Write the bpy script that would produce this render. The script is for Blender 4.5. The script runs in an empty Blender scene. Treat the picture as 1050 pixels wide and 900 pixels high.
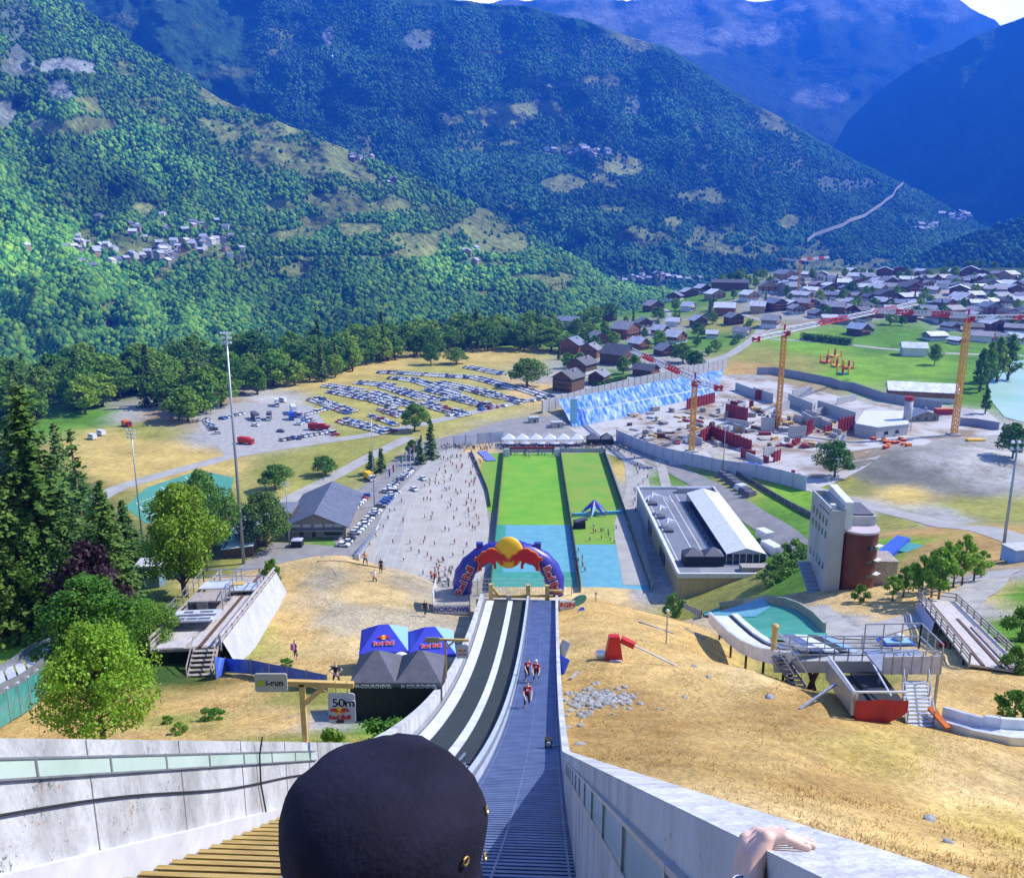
import bpy, bmesh, math, random
import numpy as np
from mathutils import Vector, Matrix, noise
R = math.radians
rnd = random.Random(11)
S = bpy.context.scene
COL = S.collection
# ------------------------------------------------------------------ camera
TH, FOC = R(13.7), 895.0
CT, ST = math.cos(TH), math.sin(TH)
cd = bpy.data.cameras.new("camera"); cam = bpy.data.objects.new("camera", cd); COL.objects.link(cam)
cam.rotation_euler = (R(90) - TH, 0, 0)
cd.sensor_width = 36; cd.lens = 36 * FOC / 1050; cd.clip_start = .05; cd.clip_end = 60000
S.camera = cam

def ray(px, py):
    u, v = (px - 525) / FOC, (450 - py) / FOC
    return (u, CT + v * ST, -ST + v * CT)
def P(px, py, Y):
    d = ray(px, py); k = Y / d[1]
    return Vector((d[0] * k, Y, d[2] * k))
def proj(x, y, z):
    D = y * CT - z * ST
    return 525 + FOC * x / D, 450 - FOC * (y * ST + z * CT) / D

# ------------------------------------------------------------------ object helpers
KIDS = {}
def link(o, parent=None):
    COL.objects.link(o)
    if parent is not None:
        o.parent = parent; KIDS.setdefault(parent.name, []).append(o)
    return o
def tag(o, label=None, cat=None, group=None, kind=None):
    for k, v in (('label', label), ('category', cat), ('group', group), ('kind', kind)):
        if v: o[k] = v
    return o
def thing(name, label, cat, loc=(0, 0, 0), rz=0, group=None):
    o = bpy.data.objects.new(name, None); o.empty_display_size = .3
    o.location = loc; o.rotation_euler = (0, 0, rz); link(o)
    return tag(o, label, cat, group)
def copy_tree(o, parent=None):
    c = o.copy(); link(c, parent)
    for ch in KIDS.get(o.name, []): copy_tree(ch, c)
    return c
def colour_tree(o, names, col):
    for ch in [o] + KIDS.get(o.name, []):
        if ch.name.split('.')[0] in names: ch.color = (*col, 1)
ONES = ['', 'first', 'second', 'third', 'fourth', 'fifth', 'sixth', 'seventh', 'eighth', 'ninth', 'tenth', 'eleventh', 'twelfth', 'thirteenth',
        'fourteenth', 'fifteenth', 'sixteenth', 'seventeenth', 'eighteenth', 'nineteenth', 'twentieth']
TENS = {2: 'twenty', 3: 'thirty', 4: 'forty', 5: 'fifty', 6: 'sixty', 7: 'seventy', 8: 'eighty', 9: 'ninety'}
def ordw(n):
    if n <= 20: return ONES[n]
    t, r = divmod(n, 10)
    return TENS[t] + '-' + ONES[r] if r else TENS[t][:-1] + 'ieth'
def rank(items, where, end='left'):
    """items: (object, description); label each by its order across the view"""
    def key(it):
        p = it[0].location; return proj(*p)[0]
    it = sorted(items, key=key, reverse=(end == 'right'))
    for i, (o, d) in enumerate(it):
        o['label'] = '%s, %s from %s %s' % (d, ordw(i + 1), end, where)

class MB:
    def __init__(s): s.v = []; s.f = []; s.m = []
    def add(s, vs, fs, m=0):
        o = len(s.v); s.v += [tuple(v) for v in vs]; s.f += [tuple(i + o for i in f) for f in fs]; s.m += [m] * len(fs); return s
    def hexa(s, p, m=0):      # 8 points: bottom 4 ccw, top 4 ccw
        return s.add(p, [(3, 2, 1, 0), (4, 5, 6, 7), (0, 1, 5, 4), (1, 2, 6, 5), (2, 3, 7, 6), (3, 0, 4, 7)], m)
    def box(s, c, d, rz=0, m=0, top=1.0, rx=0, ry=0):
        x, y, z = d[0] / 2, d[1] / 2, d[2] / 2
        Mx = Matrix.Rotation(rz, 3, 'Z') @ Matrix.Rotation(ry, 3, 'Y') @ Matrix.Rotation(rx, 3, 'X')
        ps = [(-x, -y, -z), (x, -y, -z), (x, y, -z), (-x, y, -z), (-x * top, -y * top, z), (x * top, -y * top, z), (x * top, y * top, z), (-x * top, y * top, z)]
        return s.hexa([Mx @ Vector(p) + Vector(c) for p in ps], m)
    def bar(s, p, q, w, h=None, m=0):
        p, q = Vector(p), Vector(q); h = h or w
        d = (q - p).normalized(); up = Vector((0, 0, 1)) if abs(d.z) < .95 else Vector((0, 1, 0))
        a = d.cross(up).normalized() * w / 2; b = a.cross(d).normalized() * h / 2
        return s.hexa([p - a - b, p + a - b, q + a - b, q - a - b, p - a + b, p + a + b, q + a + b, q - a + b], m)
    def tube(s, pts, r, n=8, m=0, cap=True):
        pts = [Vector(p) for p in pts]; rs = r if isinstance(r, (list, tuple)) else [r] * len(pts)
        vs = []; prev = None
        for i, p in enumerate(pts):
            d = (pts[min(i + 1, len(pts) - 1)] - pts[max(i - 1, 0)]).normalized()
            if prev is None: a = d.orthogonal().normalized()
            else: a = (prev - d * prev.dot(d)).normalized()
            prev = a; b = d.cross(a)
            for k in range(n):
                t = 2 * math.pi * k / n; vs.append(p + (a * math.cos(t) + b * math.sin(t)) * rs[i])
        fs = [(i * n + k, i * n + (k + 1) % n, (i + 1) * n + (k + 1) % n, (i + 1) * n + k) for i in range(len(pts) - 1) for k in range(n)]
        if cap: fs += [tuple(range(n - 1, -1, -1)), tuple(range((len(pts) - 1) * n, len(pts) * n))]
        return s.add(vs, fs, m)
    def prism(s, poly, z0, z1, m=0):
        n = len(poly)
        if sum(poly[i][0] * poly[(i + 1) % n][1] - poly[(i + 1) % n][0] * poly[i][1] for i in range(n)) < 0: poly = poly[::-1]
        vs = [(x, y, z0) for x, y in poly] + [(x, y, z1) for x, y in poly]
        return s.add(vs, [tuple(range(n - 1, -1, -1)), tuple(range(n, 2 * n))] + [(i, (i + 1) % n, n + (i + 1) % n, n + i) for i in range(n)], m)
    def ell(s, c, r, nu=10, nv=6, m=0, z0=-1.0):
        vs = []; fs = []
        for j in range(nv + 1):
            ph = math.asin(z0) + (math.pi / 2 - math.asin(z0)) * j / nv
            for i in range(nu):
                t = 2 * math.pi * i / nu
                vs.append((c[0] + r[0] * math.cos(ph) * math.cos(t), c[1] + r[1] * math.cos(ph) * math.sin(t), c[2] + r[2] * math.sin(ph)))
        for j in range(nv):
            for i in range(nu): fs.append((j * nu + i, j * nu + (i + 1) % nu, (j + 1) * nu + (i + 1) % nu, (j + 1) * nu + i))
        return s.add(vs, fs, m)
    def xf(s, M):
        s.v = [tuple(M @ Vector(v)) for v in s.v]; return s
    def build(s, name, mats, parent=None, smooth=False, loc=None, rz=0, col=None):
        me = bpy.data.meshes.new(name); me.from_pydata(s.v, [], s.f)
        for m in (mats if isinstance(mats, (list, tuple)) else [mats]): me.materials.append(m)
        if any(s.m): me.polygons.foreach_set('material_index', s.m)
        if smooth: me.polygons.foreach_set('use_smooth', [True] * len(s.f))
        me.update()
        o = bpy.data.objects.new(name, me)
        if loc is not None: o.location = loc
        if rz: o.rotation_euler = (0, 0, rz)
        if col: o.color = (*col, 1)
        return link(o, parent)
def pieces(mb, name, m, parent, nf=6, nv=8):
    """builds each equal box of a gathered MB as a part of its own"""
    out = []
    for i in range(len(mb.v) // nv):
        q = MB(); q.v = mb.v[i * nv:(i + 1) * nv]; q.f = [tuple(k - i * nv for k in f) for f in mb.f[i * nf:(i + 1) * nf]]; q.m = mb.m[i * nf:(i + 1) * nf]; out.append(q.build(name, m, parent))
    return out
def np_mesh(name, V, F, mats, parent=None, smooth=False, colors=None, cname='Col', mi=None):
    """V (n,3) array, F (m,k) array of equal-sized faces"""
    me = bpy.data.meshes.new(name); n, m, k = len(V), len(F), F.shape[1]
    me.vertices.add(n); me.vertices.foreach_set('co', np.asarray(V, np.float32).ravel())
    me.loops.add(m * k); me.polygons.add(m)
    me.loops.foreach_set('vertex_index', np.asarray(F, np.int32).ravel())
    me.polygons.foreach_set('loop_start', np.arange(0, m * k, k, dtype=np.int32))
    if smooth: me.polygons.foreach_set('use_smooth', np.ones(m, bool))
    for mm in (mats if isinstance(mats, (list, tuple)) else [mats]): me.materials.append(mm)
    if mi is not None: me.polygons.foreach_set('material_index', np.asarray(mi, np.int32))
    if colors is not None:
        a = me.attributes.new(cname, 'FLOAT_COLOR', 'POINT')
        a.data.foreach_set('color', np.concatenate([colors, np.ones((n, 1))], 1).astype(np.float32).ravel())
    me.update(calc_edges=True); me.validate()
    return link(bpy.data.objects.new(name, me), parent)

# ------------------------------------------------------------------ materials
def mat(name, c, c2=None, sc=2.0, r=.75, metal=0, bump=0, bsc=None, detail=4, spec=.5, lo=.35, hi=.65, coord='Object', objcol=False, attr=None, alpha=None, var=0, stretch=None, trans=0):
    m = bpy.data.materials.new(name); m.use_nodes = True
    nt = m.node_tree; N = nt.nodes; L = nt.links; b = N['Principled BSDF']
    b.inputs['Roughness'].default_value = r; b.inputs['Metallic'].default_value = metal
    b.inputs['Specular IOR Level'].default_value = spec
    b.inputs['Base Color'].default_value = (*c, 1)
    base = None
    tc = None
    if c2 or bump or attr or objcol or var:
        tc = N.new('ShaderNodeTexCoord')
        mp = N.new('ShaderNodeMapping'); L.new(tc.outputs[coord], mp.inputs[0])
        if stretch: mp.inputs['Scale'].default_value = stretch
    if c2 or attr or objcol or var:
        nz = N.new('ShaderNodeTexNoise'); nz.inputs['Scale'].default_value = sc; nz.inputs['Detail'].default_value = detail
        nz.inputs['Roughness'].default_value = .6
        L.new(mp.outputs[0], nz.inputs['Vector'])
        rp = N.new('ShaderNodeMapRange'); rp.inputs[1].default_value = lo; rp.inputs[2].default_value = hi
        L.new(nz.outputs[0], rp.inputs[0])
        mx = N.new('ShaderNodeMix'); mx.data_type = 'RGBA'; L.new(rp.outputs[0], mx.inputs[0])
        mx.inputs[6].default_value = (*c, 1); mx.inputs[7].default_value = (*(c2 or c), 1)
        base = mx.outputs[2]
        if attr or objcol:      # colour of the thing itself, varied by the noise (c..c2 become multipliers)
            s = N.new('ShaderNodeAttribute') if attr else N.new('ShaderNodeObjectInfo')
            if attr: s.attribute_name = attr
            m2 = N.new('ShaderNodeMix'); m2.data_type = 'RGBA'; m2.blend_type = 'MULTIPLY'; m2.inputs[0].default_value = 1
            L.new(s.outputs['Color'], m2.inputs[6]); L.new(base, m2.inputs[7]); base = m2.outputs[2]
        if var:                 # each copy a little different
            oi = N.new('ShaderNodeObjectInfo'); hs = N.new('ShaderNodeHueSaturation')
            a = N.new('ShaderNodeMapRange'); a.inputs[3].default_value = 1 - var; a.inputs[4].default_value = 1 + var
            L.new(oi.outputs['Random'], a.inputs[0]); L.new(a.outputs[0], hs.inputs['Value'])
            a2 = N.new('ShaderNodeMapRange'); a2.inputs[3].default_value = .5 + var * .08; a2.inputs[4].default_value = .5 - var * .08
            L.new(oi.outputs['Random'], a2.inputs[0]); L.new(a2.outputs[0], hs.inputs['Hue'])
            L.new(base, hs.inputs['Color']); base = hs.outputs[0]
        L.new(base, b.inputs['Base Color'])
    if bump:
        n2 = N.new('ShaderNodeTexNoise'); n2.inputs['Scale'].default_value = bsc or sc * 4; n2.inputs['Detail'].default_value = 5
        L.new(mp.outputs[0], n2.inputs['Vector'])
        bp = N.new('ShaderNodeBump'); bp.inputs['Strength'].default_value = bump; bp.inputs['Distance'].default_value = .3
        L.new(n2.outputs[0], bp.inputs['Height']); L.new(bp.outputs[0], b.inputs['Normal'])
    if trans:                   # leaves let light through
        out = N['Material Output']; tr = N.new('ShaderNodeBsdfTranslucent'); ms = N.new('ShaderNodeMixShader'); ms.inputs[0].default_value = trans
        if base is not None: L.new(base, tr.inputs[0])
        else: tr.inputs[0].default_value = (*c, 1)
        L.new(b.outputs[0], ms.inputs[1]); L.new(tr.outputs[0], ms.inputs[2]); L.new(ms.outputs[0], out.inputs[0])
    return m
W1, W8 = (1, 1, 1), (.72, .72, .72)
MT = dict(
    concrete=mat('pale_concrete', (.48, .49, .51), (.32, .33, .35), sc=.9, bump=.12, bsc=14, lo=.3, hi=.75, detail=8),
    wallconc=mat('stained_concrete', (.54, .55, .56), (.22, .22, .22), sc=1.1, bump=.25, bsc=9, lo=.42, hi=.78, detail=9, stretch=(1, 1, .35)),
    glass_strip=mat('greenish_glass', (.42, .55, .46), (.55, .66, .58), sc=.6, r=.15),
    steel=mat('galvanised_steel', (.42, .44, .47), (.3, .32, .35), sc=3, r=.42, metal=.6),
    grate=mat('blue_grey_grating', (.155, .215, .40), (.10, .145, .29), sc=1.2, r=.42, metal=.3),
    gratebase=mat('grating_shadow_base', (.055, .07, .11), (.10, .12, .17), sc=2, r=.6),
    mat_dark=mat('dark_green_matting', (.010, .020, .022), (.020, .034, .035), sc=1.5, r=.8, bump=.3, bsc=30),
    white=mat('white_paint', (.66, .67, .70), (.54, .55, .58), sc=1.5, r=.5),
    whitesheet=mat('white_sheet', (.66, .68, .73), (.52, .55, .61), sc=1.2, r=.55, bump=.2, bsc=3),
    yellowwood=mat('yellow_timber', (.62, .42, .14), (.46, .29, .08), sc=2, r=.6, stretch=(1, 8, 1)),
    greywood=mat('weathered_timber', (.40, .36, .33), (.24, .21, .19), sc=2.5, r=.8, bump=.2),
    darkwood=mat('brown_timber', (.12, .07, .045), (.07, .04, .026), sc=2, r=.75),
    redwood=mat('reddish_timber', (.24, .10, .05), (.13, .055, .03), sc=1, r=.75),
    black=mat('black_fabric', (.012, .012, .014), (.02, .02, .022), sc=3, r=.85),
    rubber=mat('black_rubber', (.02, .02, .022), r=.7),
    blue=mat('bright_blue_sheet', (.03, .10, .62), (.02, .07, .45), sc=1.3, r=.5),
    rbblue=mat('deep_blue_nylon', (.035, .035, .34), (.025, .025, .26), sc=1, r=.38),
    navytent=mat('blue_canopy', (.035, .05, .52), (.03, .04, .44), sc=1, r=.5),
    lightblue=mat('pale_blue_canopy', (.22, .40, .70), r=.5),
    slatetent=mat('charcoal_canopy', (.10, .10, .13), (.075, .075, .10), sc=2, r=.6),
    red=mat('red_paint', (.55, .012, .012), (.42, .01, .012), sc=2, r=.45),
    redtarp=mat('red_tarpaulin', (.36, .012, .018), (.24, .008, .012), sc=1.2, r=.6, bump=.3, bsc=2),
    yellow=mat('yellow_paint', (.85, .50, .02), (.75, .42, .02), sc=1, r=.45),
    cranes=mat('yellow_crane_paint', (.80, .40, .03), (.66, .30, .02), sc=.5, r=.5),
    orange=mat('orange_paint', (.75, .19, .02), (.6, .14, .02), sc=1, r=.5),
    teal=mat('teal_matting', (.03, .235, .165), (.055, .29, .215), sc=.35, r=.6),
    cyan=mat('sky_blue_matting', (.085, .29, .37), (.13, .35, .42), sc=.3, r=.6),
    glass=mat('dark_glass', (.02, .03, .045), r=.08, spec=.8),
    paint=mat('vehicle_paint', W1, (.88, .88, .9), sc=1, r=.28, objcol=True, spec=.6),
    cloth=mat('coloured_cloth', W1, W8, sc=4, r=.8, objcol=True),
    skin=mat('skin', (.76, .50, .40), (.68, .41, .32), sc=14, r=.55),
    dark=mat('dark_trousers', (.02, .022, .03), (.04, .04, .05), sc=4, r=.8),
    hair=mat('brown_hair', (.05, .03, .02), r=.6),
    roof=mat('slate_roof', W1, (.62, .63, .66), sc=.35, r=.55, objcol=True, bump=.3, bsc=2.5, detail=8),
    wall=mat('house_wall', W1, W8, sc=.4, r=.8, objcol=True),
    stone=mat('grey_stone', (.34, .34, .34), (.20, .20, .195), sc=2, r=.85, bump=.3),
    rust=mat('rusty_red_cladding', (.13, .028, .014), (.075, .016, .010), sc=.6, r=.6),
    asphalt=mat('asphalt', (.265, .26, .25), (.195, .19, .185), sc=.2, r=.85, detail=7),
    road=mat('pale_asphalt', (.385, .375, .35), (.29, .28, .26), sc=.15, r=.85, detail=7),
    gravel=mat('pale_gravel', (.40, .395, .38), (.27, .26, .245), sc=.5, r=.9, detail=10, bump=.3, bsc=6),
    plaza=mat('worn_plaza', (.345, .325, .28), (.42, .40, .355), sc=.12, r=.85, detail=9),
    turf=mat('bright_turf', (.10, .33, .012), (.18, .36, .015), sc=.09, r=.9, detail=6, bump=.3, bsc=3),
    turf2=mat('mid_turf', (.12, .30, .015), (.20, .30, .03), sc=.1, r=.9, detail=8),
    court=mat('green_court', (.06, .25, .17), (.08, .29, .20), sc=.1, r=.7),
    line=mat('white_marking', (.62, .62, .61), r=.7),
    strip=mat('pale_lane_strip', (.44, .43, .41), (.36, .35, .33), sc=.3, r=.8),
    site=mat('building_site_ground', (.44, .43, .42), (.22, .165, .105), sc=.055, r=.95, detail=10, lo=.46, hi=.62, bump=.4, bsc=.7),
    lake=mat('lake_water', (.28, .50, .40), (.42, .58, .50), sc=.02, r=.35, spec=.3),
    mesh=mat('green_mesh_sheet', (.035, .20, .17), (.06, .30, .28), sc=1.2, r=.4),
    bark=mat('bark', (.075, .052, .038), (.13, .10, .075), sc=3, r=.9, bump=.3),
    leafA=mat('leaf_bright', (.17, .31, .02), (.075, .20, .016), sc=2.2, r=.55, var=.28, trans=.35, spec=.3),
    leafB=mat('leaf_mid', (.15, .31, .03), (.065, .175, .02), sc=2.0, r=.55, var=.3, trans=.4, spec=.3),
    tarp=mat('pale_lavender_tarpaulin', (.46, .47, .55), (.38, .39, .47), sc=.6, r=.6, bump=.5, bsc=1.5),
    divider=mat('bluish_white_board', (.46, .52, .64), (.36, .42, .54), sc=1.5, r=.5),
    stepwood=mat('dull_yellow_timber', (.42, .30, .095), (.28, .185, .055), sc=2, r=.65, stretch=(1, 8, 1)),
    leafF=mat('leaf_meadow_wood', (.235, .40, .03), (.10, .23, .022), sc=1.2, r=.55, var=.3, trans=.4, spec=.3),
    leafE=mat('leaf_deep', (.085, .20, .022), (.028, .09, .012), sc=2.0, r=.55, var=.3, trans=.3, spec=.3),
    leafC=mat('leaf_pale', (.25, .42, .03), (.12, .29, .02), sc=2.6, r=.55, var=.2, trans=.35, spec=.3),
    leafD=mat('leaf_purple', (.045, .018, .025), (.03, .015, .02), sc=1, r=.6, trans=.2, spec=.3),
    needle=mat('conifer_needles', (.15, .235, .04), (.055, .125, .025), sc=1.6, r=.6, var=.3, trans=.15, spec=.2),
    grassy=mat('grass_blades', W1, W8, sc=.4, r=.8, attr='Col', trans=.45, spec=.1),
    hedge=mat('hedge_leaf', (.07, .19, .02), (.04, .11, .015), sc=1.2, r=.6, trans=.25),
    bluetarp=mat('blue_and_white_sheeting', (.02, .15, .66), (.55, .66, .80), sc=.75, r=.4, lo=.42, hi=.68, detail=8, stretch=(1, .10, .10), bump=.3, bsc=1),
    mesh_red=mat('red_formwork', (.30, .022, .03), (.18, .02, .03), sc=.6, r=.6),
    soil=mat('grey_spoil', (.36, .35, .32), (.20, .20, .18), sc=.09, r=.95, detail=9, bump=.4, bsc=.6),
    beige=mat('beige_vertical_boards', (.52, .40, .20), (.36, .27, .13), sc=1.5, r=.7, stretch=(3, 3, .1)),
    flatroof=mat('grey_roof_deck', (.18, .20, .245), (.13, .145, .18), sc=.15, r=.8, detail=6),
    lilac=mat('lilac_screen', (.45, .46, .66), (.38, .39, .58), sc=.4, r=.6),
    hoarding=mat('pale_lilac_hoarding', (.50, .52, .62), (.42, .44, .54), sc=.3, r=.6),
    silver=mat('silver_sheet', (.68, .72, .80), (.5, .54, .62), sc=.7, r=.35, metal=.2, bump=.2, bsc=2),
)
def spots(m, col, scale, lo, hi, amount, big=1.3):
    """blotches of growth or dirt on an existing material"""
    N = m.node_tree.nodes; L = m.node_tree.links; b = N['Principled BSDF']; src = b.inputs['Base Color'].links[0].from_socket
    tc = N.new('ShaderNodeTexCoord'); n = N.new('ShaderNodeTexNoise'); n.inputs['Scale'].default_value = scale; n.inputs['Detail'].default_value = 6; n.inputs['Roughness'].default_value = .7
    n2 = N.new('ShaderNodeTexNoise'); n2.inputs['Scale'].default_value = big; n2.inputs['Detail'].default_value = 3
    L.new(tc.outputs['Object'], n.inputs[0]); L.new(tc.outputs['Object'], n2.inputs[0]); ad = N.new('ShaderNodeMath'); ad.operation = 'MULTIPLY_ADD'; ad.inputs[1].default_value = .5; L.new(n2.outputs[0], ad.inputs[0]); L.new(n.outputs[0], ad.inputs[2])
    r = N.new('ShaderNodeMapRange'); r.inputs[1].default_value = lo; r.inputs[2].default_value = hi; r.inputs[4].default_value = amount; L.new(ad.outputs[0], r.inputs[0])
    mx = N.new('ShaderNodeMix'); mx.data_type = 'RGBA'; L.new(r.outputs[0], mx.inputs[0]); L.new(src, mx.inputs[6]); mx.inputs[7].default_value = (*col, 1); L.new(mx.outputs[2], b.inputs['Base Color'])
spots(MT['wallconc'], (.035, .035, .035), 17, .885, .96, .85); spots(MT['wallconc'], (.42, .17, .02), 11, .93, .99, .9, 2.1); spots(MT['wallconc'], (.16, .16, .16), 3.2, .84, 1.04, .4, .7)
for k_, c_ in (('whitesheet', (.36, .38, .40)), ('concrete', (.20, .20, .19)), ('white', (.36, .36, .36))): spots(MT[k_], c_, 1.4, .78, 1.0, .55, .3)
# ------------------------------------------------------------------ light
EL, AZ = R(46), R(15)            # sun ahead and to the right of the view
sv = Vector((math.cos(EL) * math.cos(AZ), math.cos(EL) * math.sin(AZ), math.sin(EL)))
w = bpy.data.worlds.new("World"); S.world = w; w.use_nodes = True
nt = w.node_tree; bg = nt.nodes['Background']
sky = nt.nodes.new('ShaderNodeTexSky'); sky.sky_type = 'NISHITA'; sky.sun_disc = False
sky.sun_elevation = EL; sky.sun_rotation = math.pi / 2 - AZ; sky.altitude = 1300; sky.air_density = 1.1; sky.dust_density = .4; sky.ozone_density = 2.0
tcw = nt.nodes.new('ShaderNodeTexCoord'); mpw = nt.nodes.new('ShaderNodeMapping'); mpw.inputs['Scale'].default_value = (4, 4, 11)
nzw = nt.nodes.new('ShaderNodeTexNoise'); nzw.inputs['Scale'].default_value = 1.3; nzw.inputs['Detail'].default_value = 7
nt.links.new(tcw.outputs['Generated'], mpw.inputs[0]); nt.links.new(mpw.outputs[0], nzw.inputs[0])
mrw = nt.nodes.new('ShaderNodeMapRange'); mrw.inputs[1].default_value = .36; mrw.inputs[2].default_value = .54
nt.links.new(nzw.outputs[0], mrw.inputs[0])
mxw = nt.nodes.new('ShaderNodeMix'); mxw.data_type = 'RGBA'; mxw.inputs[7].default_value = (34, 34, 35, 1)
sx_ = nt.nodes.new('ShaderNodeSeparateXYZ'); nt.links.new(tcw.outputs['Generated'], sx_.inputs[0])      # a bank of cloud low over the mountains ahead
ma = nt.nodes.new('ShaderNodeMapRange'); ma.inputs[1].default_value = .34; ma.inputs[2].default_value = .22; nt.links.new(sx_.outputs['Z'], ma.inputs[0])
mb_ = nt.nodes.new('ShaderNodeMapRange'); mb_.inputs[1].default_value = .45; mb_.inputs[2].default_value = .8; nt.links.new(sx_.outputs['Y'], mb_.inputs[0])
m1_ = nt.nodes.new('ShaderNodeMath'); m1_.operation = 'MULTIPLY'; nt.links.new(ma.outputs[0], m1_.inputs[0]); nt.links.new(mb_.outputs[0], m1_.inputs[1])
m2_ = nt.nodes.new('ShaderNodeMath'); m2_.operation = 'MULTIPLY'; nt.links.new(m1_.outputs[0], m2_.inputs[0]); nt.links.new(mrw.outputs[0], m2_.inputs[1])
nt.links.new(m2_.outputs[0], mxw.inputs[0]); nt.links.new(sky.outputs[0], mxw.inputs[6]); nt.links.new(mxw.outputs[2], bg.inputs[0])
bg.inputs[1].default_value = .115
ld = bpy.data.lights.new("sun", 'SUN'); ld.energy = 5.0; ld.angle = R(.55); ld.color = (1, .95, .86)
sun = bpy.data.objects.new("sun", ld); COL.objects.link(sun); sun.rotation_euler = sv.to_track_quat('Z', 'Y').to_euler(); sun.location = sv * 300
vs = S.view_settings; vs.view_transform = 'Standard'; vs.look = 'None'; vs.exposure = 1.3; vs.gamma = 1; vs.use_curve_mapping = False
cy = S.cycles; S.render.engine = 'CYCLES'
cy.use_denoising = True; cy.max_bounces = 5; cy.diffuse_bounces = 2; cy.glossy_bounces = 2; cy.transmission_bounces = 3; cy.volume_bounces = 0; cy.transparent_max_bounces = 6
cy.sample_clamp_indirect = 4; cy.caustics_reflective = False; cy.caustics_refractive = False
# ------------------------------------------------------------------ terrain height
INA = R(2.77)
ic, isn = math.cos(INA), math.sin(INA)
def zs(y):
    return -2.3 - .649 * y + (.00325 * (y - 5) ** 2 if y > 5 else 0)
def I(e, y, h=0):
    return Vector((e * ic + y * isn, y * ic - e * isn, zs(y) + h))
TX = [-420, -225, -135, -90, -54, -36, -22, -11, 0, 7, 16, 25, 40, 63, 90, 144, 270, 500]
TY = [-18, 0, 18, 36, 54, 72, 85.5, 99, 117, 150, 200, 240, 300, 400]
TZ = {   # by column, first nine rows scaled by .9 below
    0: [9, -4.5, -16.6, -26.3, -34, -39.8, -44.5, -55, -66], 7: [8, -5, -16.6, -26.5, -32.9, -38.6, -42.6, -50, -63],
    16: [4, -8, -17.6, -28.2, -33.2, -39.2, -45, -52, -64], 25: [1, -10, -19, -29.3, -35, -42.5, -47.5, -53.5, -62],
    40: [-2, -12, -21, -29.5, -35.5, -42, -47.5, -52, -57.5], 63: [-3, -13, -22, -30, -36, -42, -46.5, -50, -55],
    90: [-4, -14, -22, -30, -36, -42, -46, -49, -53.5], 144: [-4, -14, -22, -30, -36, -41, -45, -48, -52],
    270: [-4, -14, -22, -29, -35, -40, -44, -47, -50], 500: [-4, -14, -22, -29, -35, -40, -44, -46, -49],
    -11: [8, -5, -16.6, -26.5, -33.5, -39.8, -42, -46, -62], -22: [4, -8, -18, -27, -34.5, -40, -42, -43.4, -57],
    -36: [1, -11, -20, -28.5, -34, -38.7, -41, -46, -58], -54: [-2, -13, -22, -30, -35.5, -40.5, -44, -50, -60],
    -90: [-3, -15, -24, -32, -38, -44, -50, -57, -67], -135: [-4, -16, -26, -34, -42, -50, -57, -64, -73],
    -225: [-6, -18, -28, -37, -46, -55, -62, -69, -78], -420: [-8, -20, -31, -41, -51, -60, -68, -75, -84]}
TZ2 = {0: [-82, -98.5, -100, -100, -100], 40: [-76, -99, -100, -100, -100], 63: [-67, -87, -96, -99, -100], 90: [-61, -75, -87, -94, -99], 144: [-57, -69, -82, -91, -99],
       270: [-53, -64, -77, -89, -98], 500: [-52, -60, -74, -87, -98]}
Tb = np.array([[z * .9 for z in TZ[c]] + TZ2.get(c, TZ2[0]) for c in TX])      # [x][y]
def crom(t, v):
    n = len(t)
    def f(q):
        q = np.clip(q, t[0], t[-1]); i = np.clip(np.searchsorted(t, q) - 1, 0, n - 2)
        return i, (q - np.array(t)[i]) / (np.array(t)[i + 1] - np.array(t)[i])
    return f
def pchip_slopes(t, v):
    t = np.array(t, float); h = np.diff(t); d = np.diff(v, axis=-1) / h
    m = np.zeros_like(v); s = np.sign(d[..., 1:]) * np.sign(d[..., :-1]) > 0
    w1, w2 = 2 * h[1:] + h[:-1], h[1:] + 2 * h[:-1]
    with np.errstate(divide='ignore', invalid='ignore'):
        mm = (w1 + w2) / (w1 / d[..., :-1] + w2 / d[..., 1:])
    m[..., 1:-1] = np.where(s, mm, 0); m[..., 0] = d[..., 0]; m[..., -1] = d[..., -1]
    return m
def hermite(t, v, q):          # v[..., len(t)] -> [..., len(q)]
    t = np.array(t, float); m = pchip_slopes(t, v); q = np.clip(q, t[0], t[-1])
    i = np.clip(np.searchsorted(t, q) - 1, 0, len(t) - 2); h = t[i + 1] - t[i]; s = (q - t[i]) / h
    return (2 * s**3 - 3 * s**2 + 1) * v[..., i] + (s**3 - 2 * s**2 + s) * h * m[..., i] + (-2 * s**3 + 3 * s**2) * v[..., i + 1] + (s**3 - s**2) * h * m[..., i + 1]
def spaced(segs):
    out = []
    for a, b, st in segs: out += list(np.arange(a, b, st))
    return np.array(out + [segs[-1][1]], float)
GX = spaced([(-900, -400, 25), (-400, -160, 8), (-160, -60, 4), (-60, 60, 1.5), (60, 160, 4), (160, 400, 8), (400, 1100, 25)])
GY = spaced([(-18, 120, 1.5), (120, 260, 3), (260, 700, 8), (700, 1700, 22)])
A1 = hermite(TY, Tb, GY)                      # [xcols, GY]
GZ = hermite(TX, A1.T, GX).T                  # [GX, GY]
XX, YY = np.meshgrid(GX, GY, indexing='ij')
def sstep(a, b, x):
    t = np.clip((x - a) / (b - a), 0, 1); return t * t * (3 - 2 * t)
GZ = GZ + sstep(560, 1250, YY) * sstep(60, 330, XX) * 34           # the village climbs gently
EX = [-900, -350, -180, -60, 60, 200, 420, 700, 1100]; EY = [520, 600, 690, 800, 900, 1060, 1330, 1400, 1400]
EDGE = np.interp(XX, EX, EY)
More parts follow.
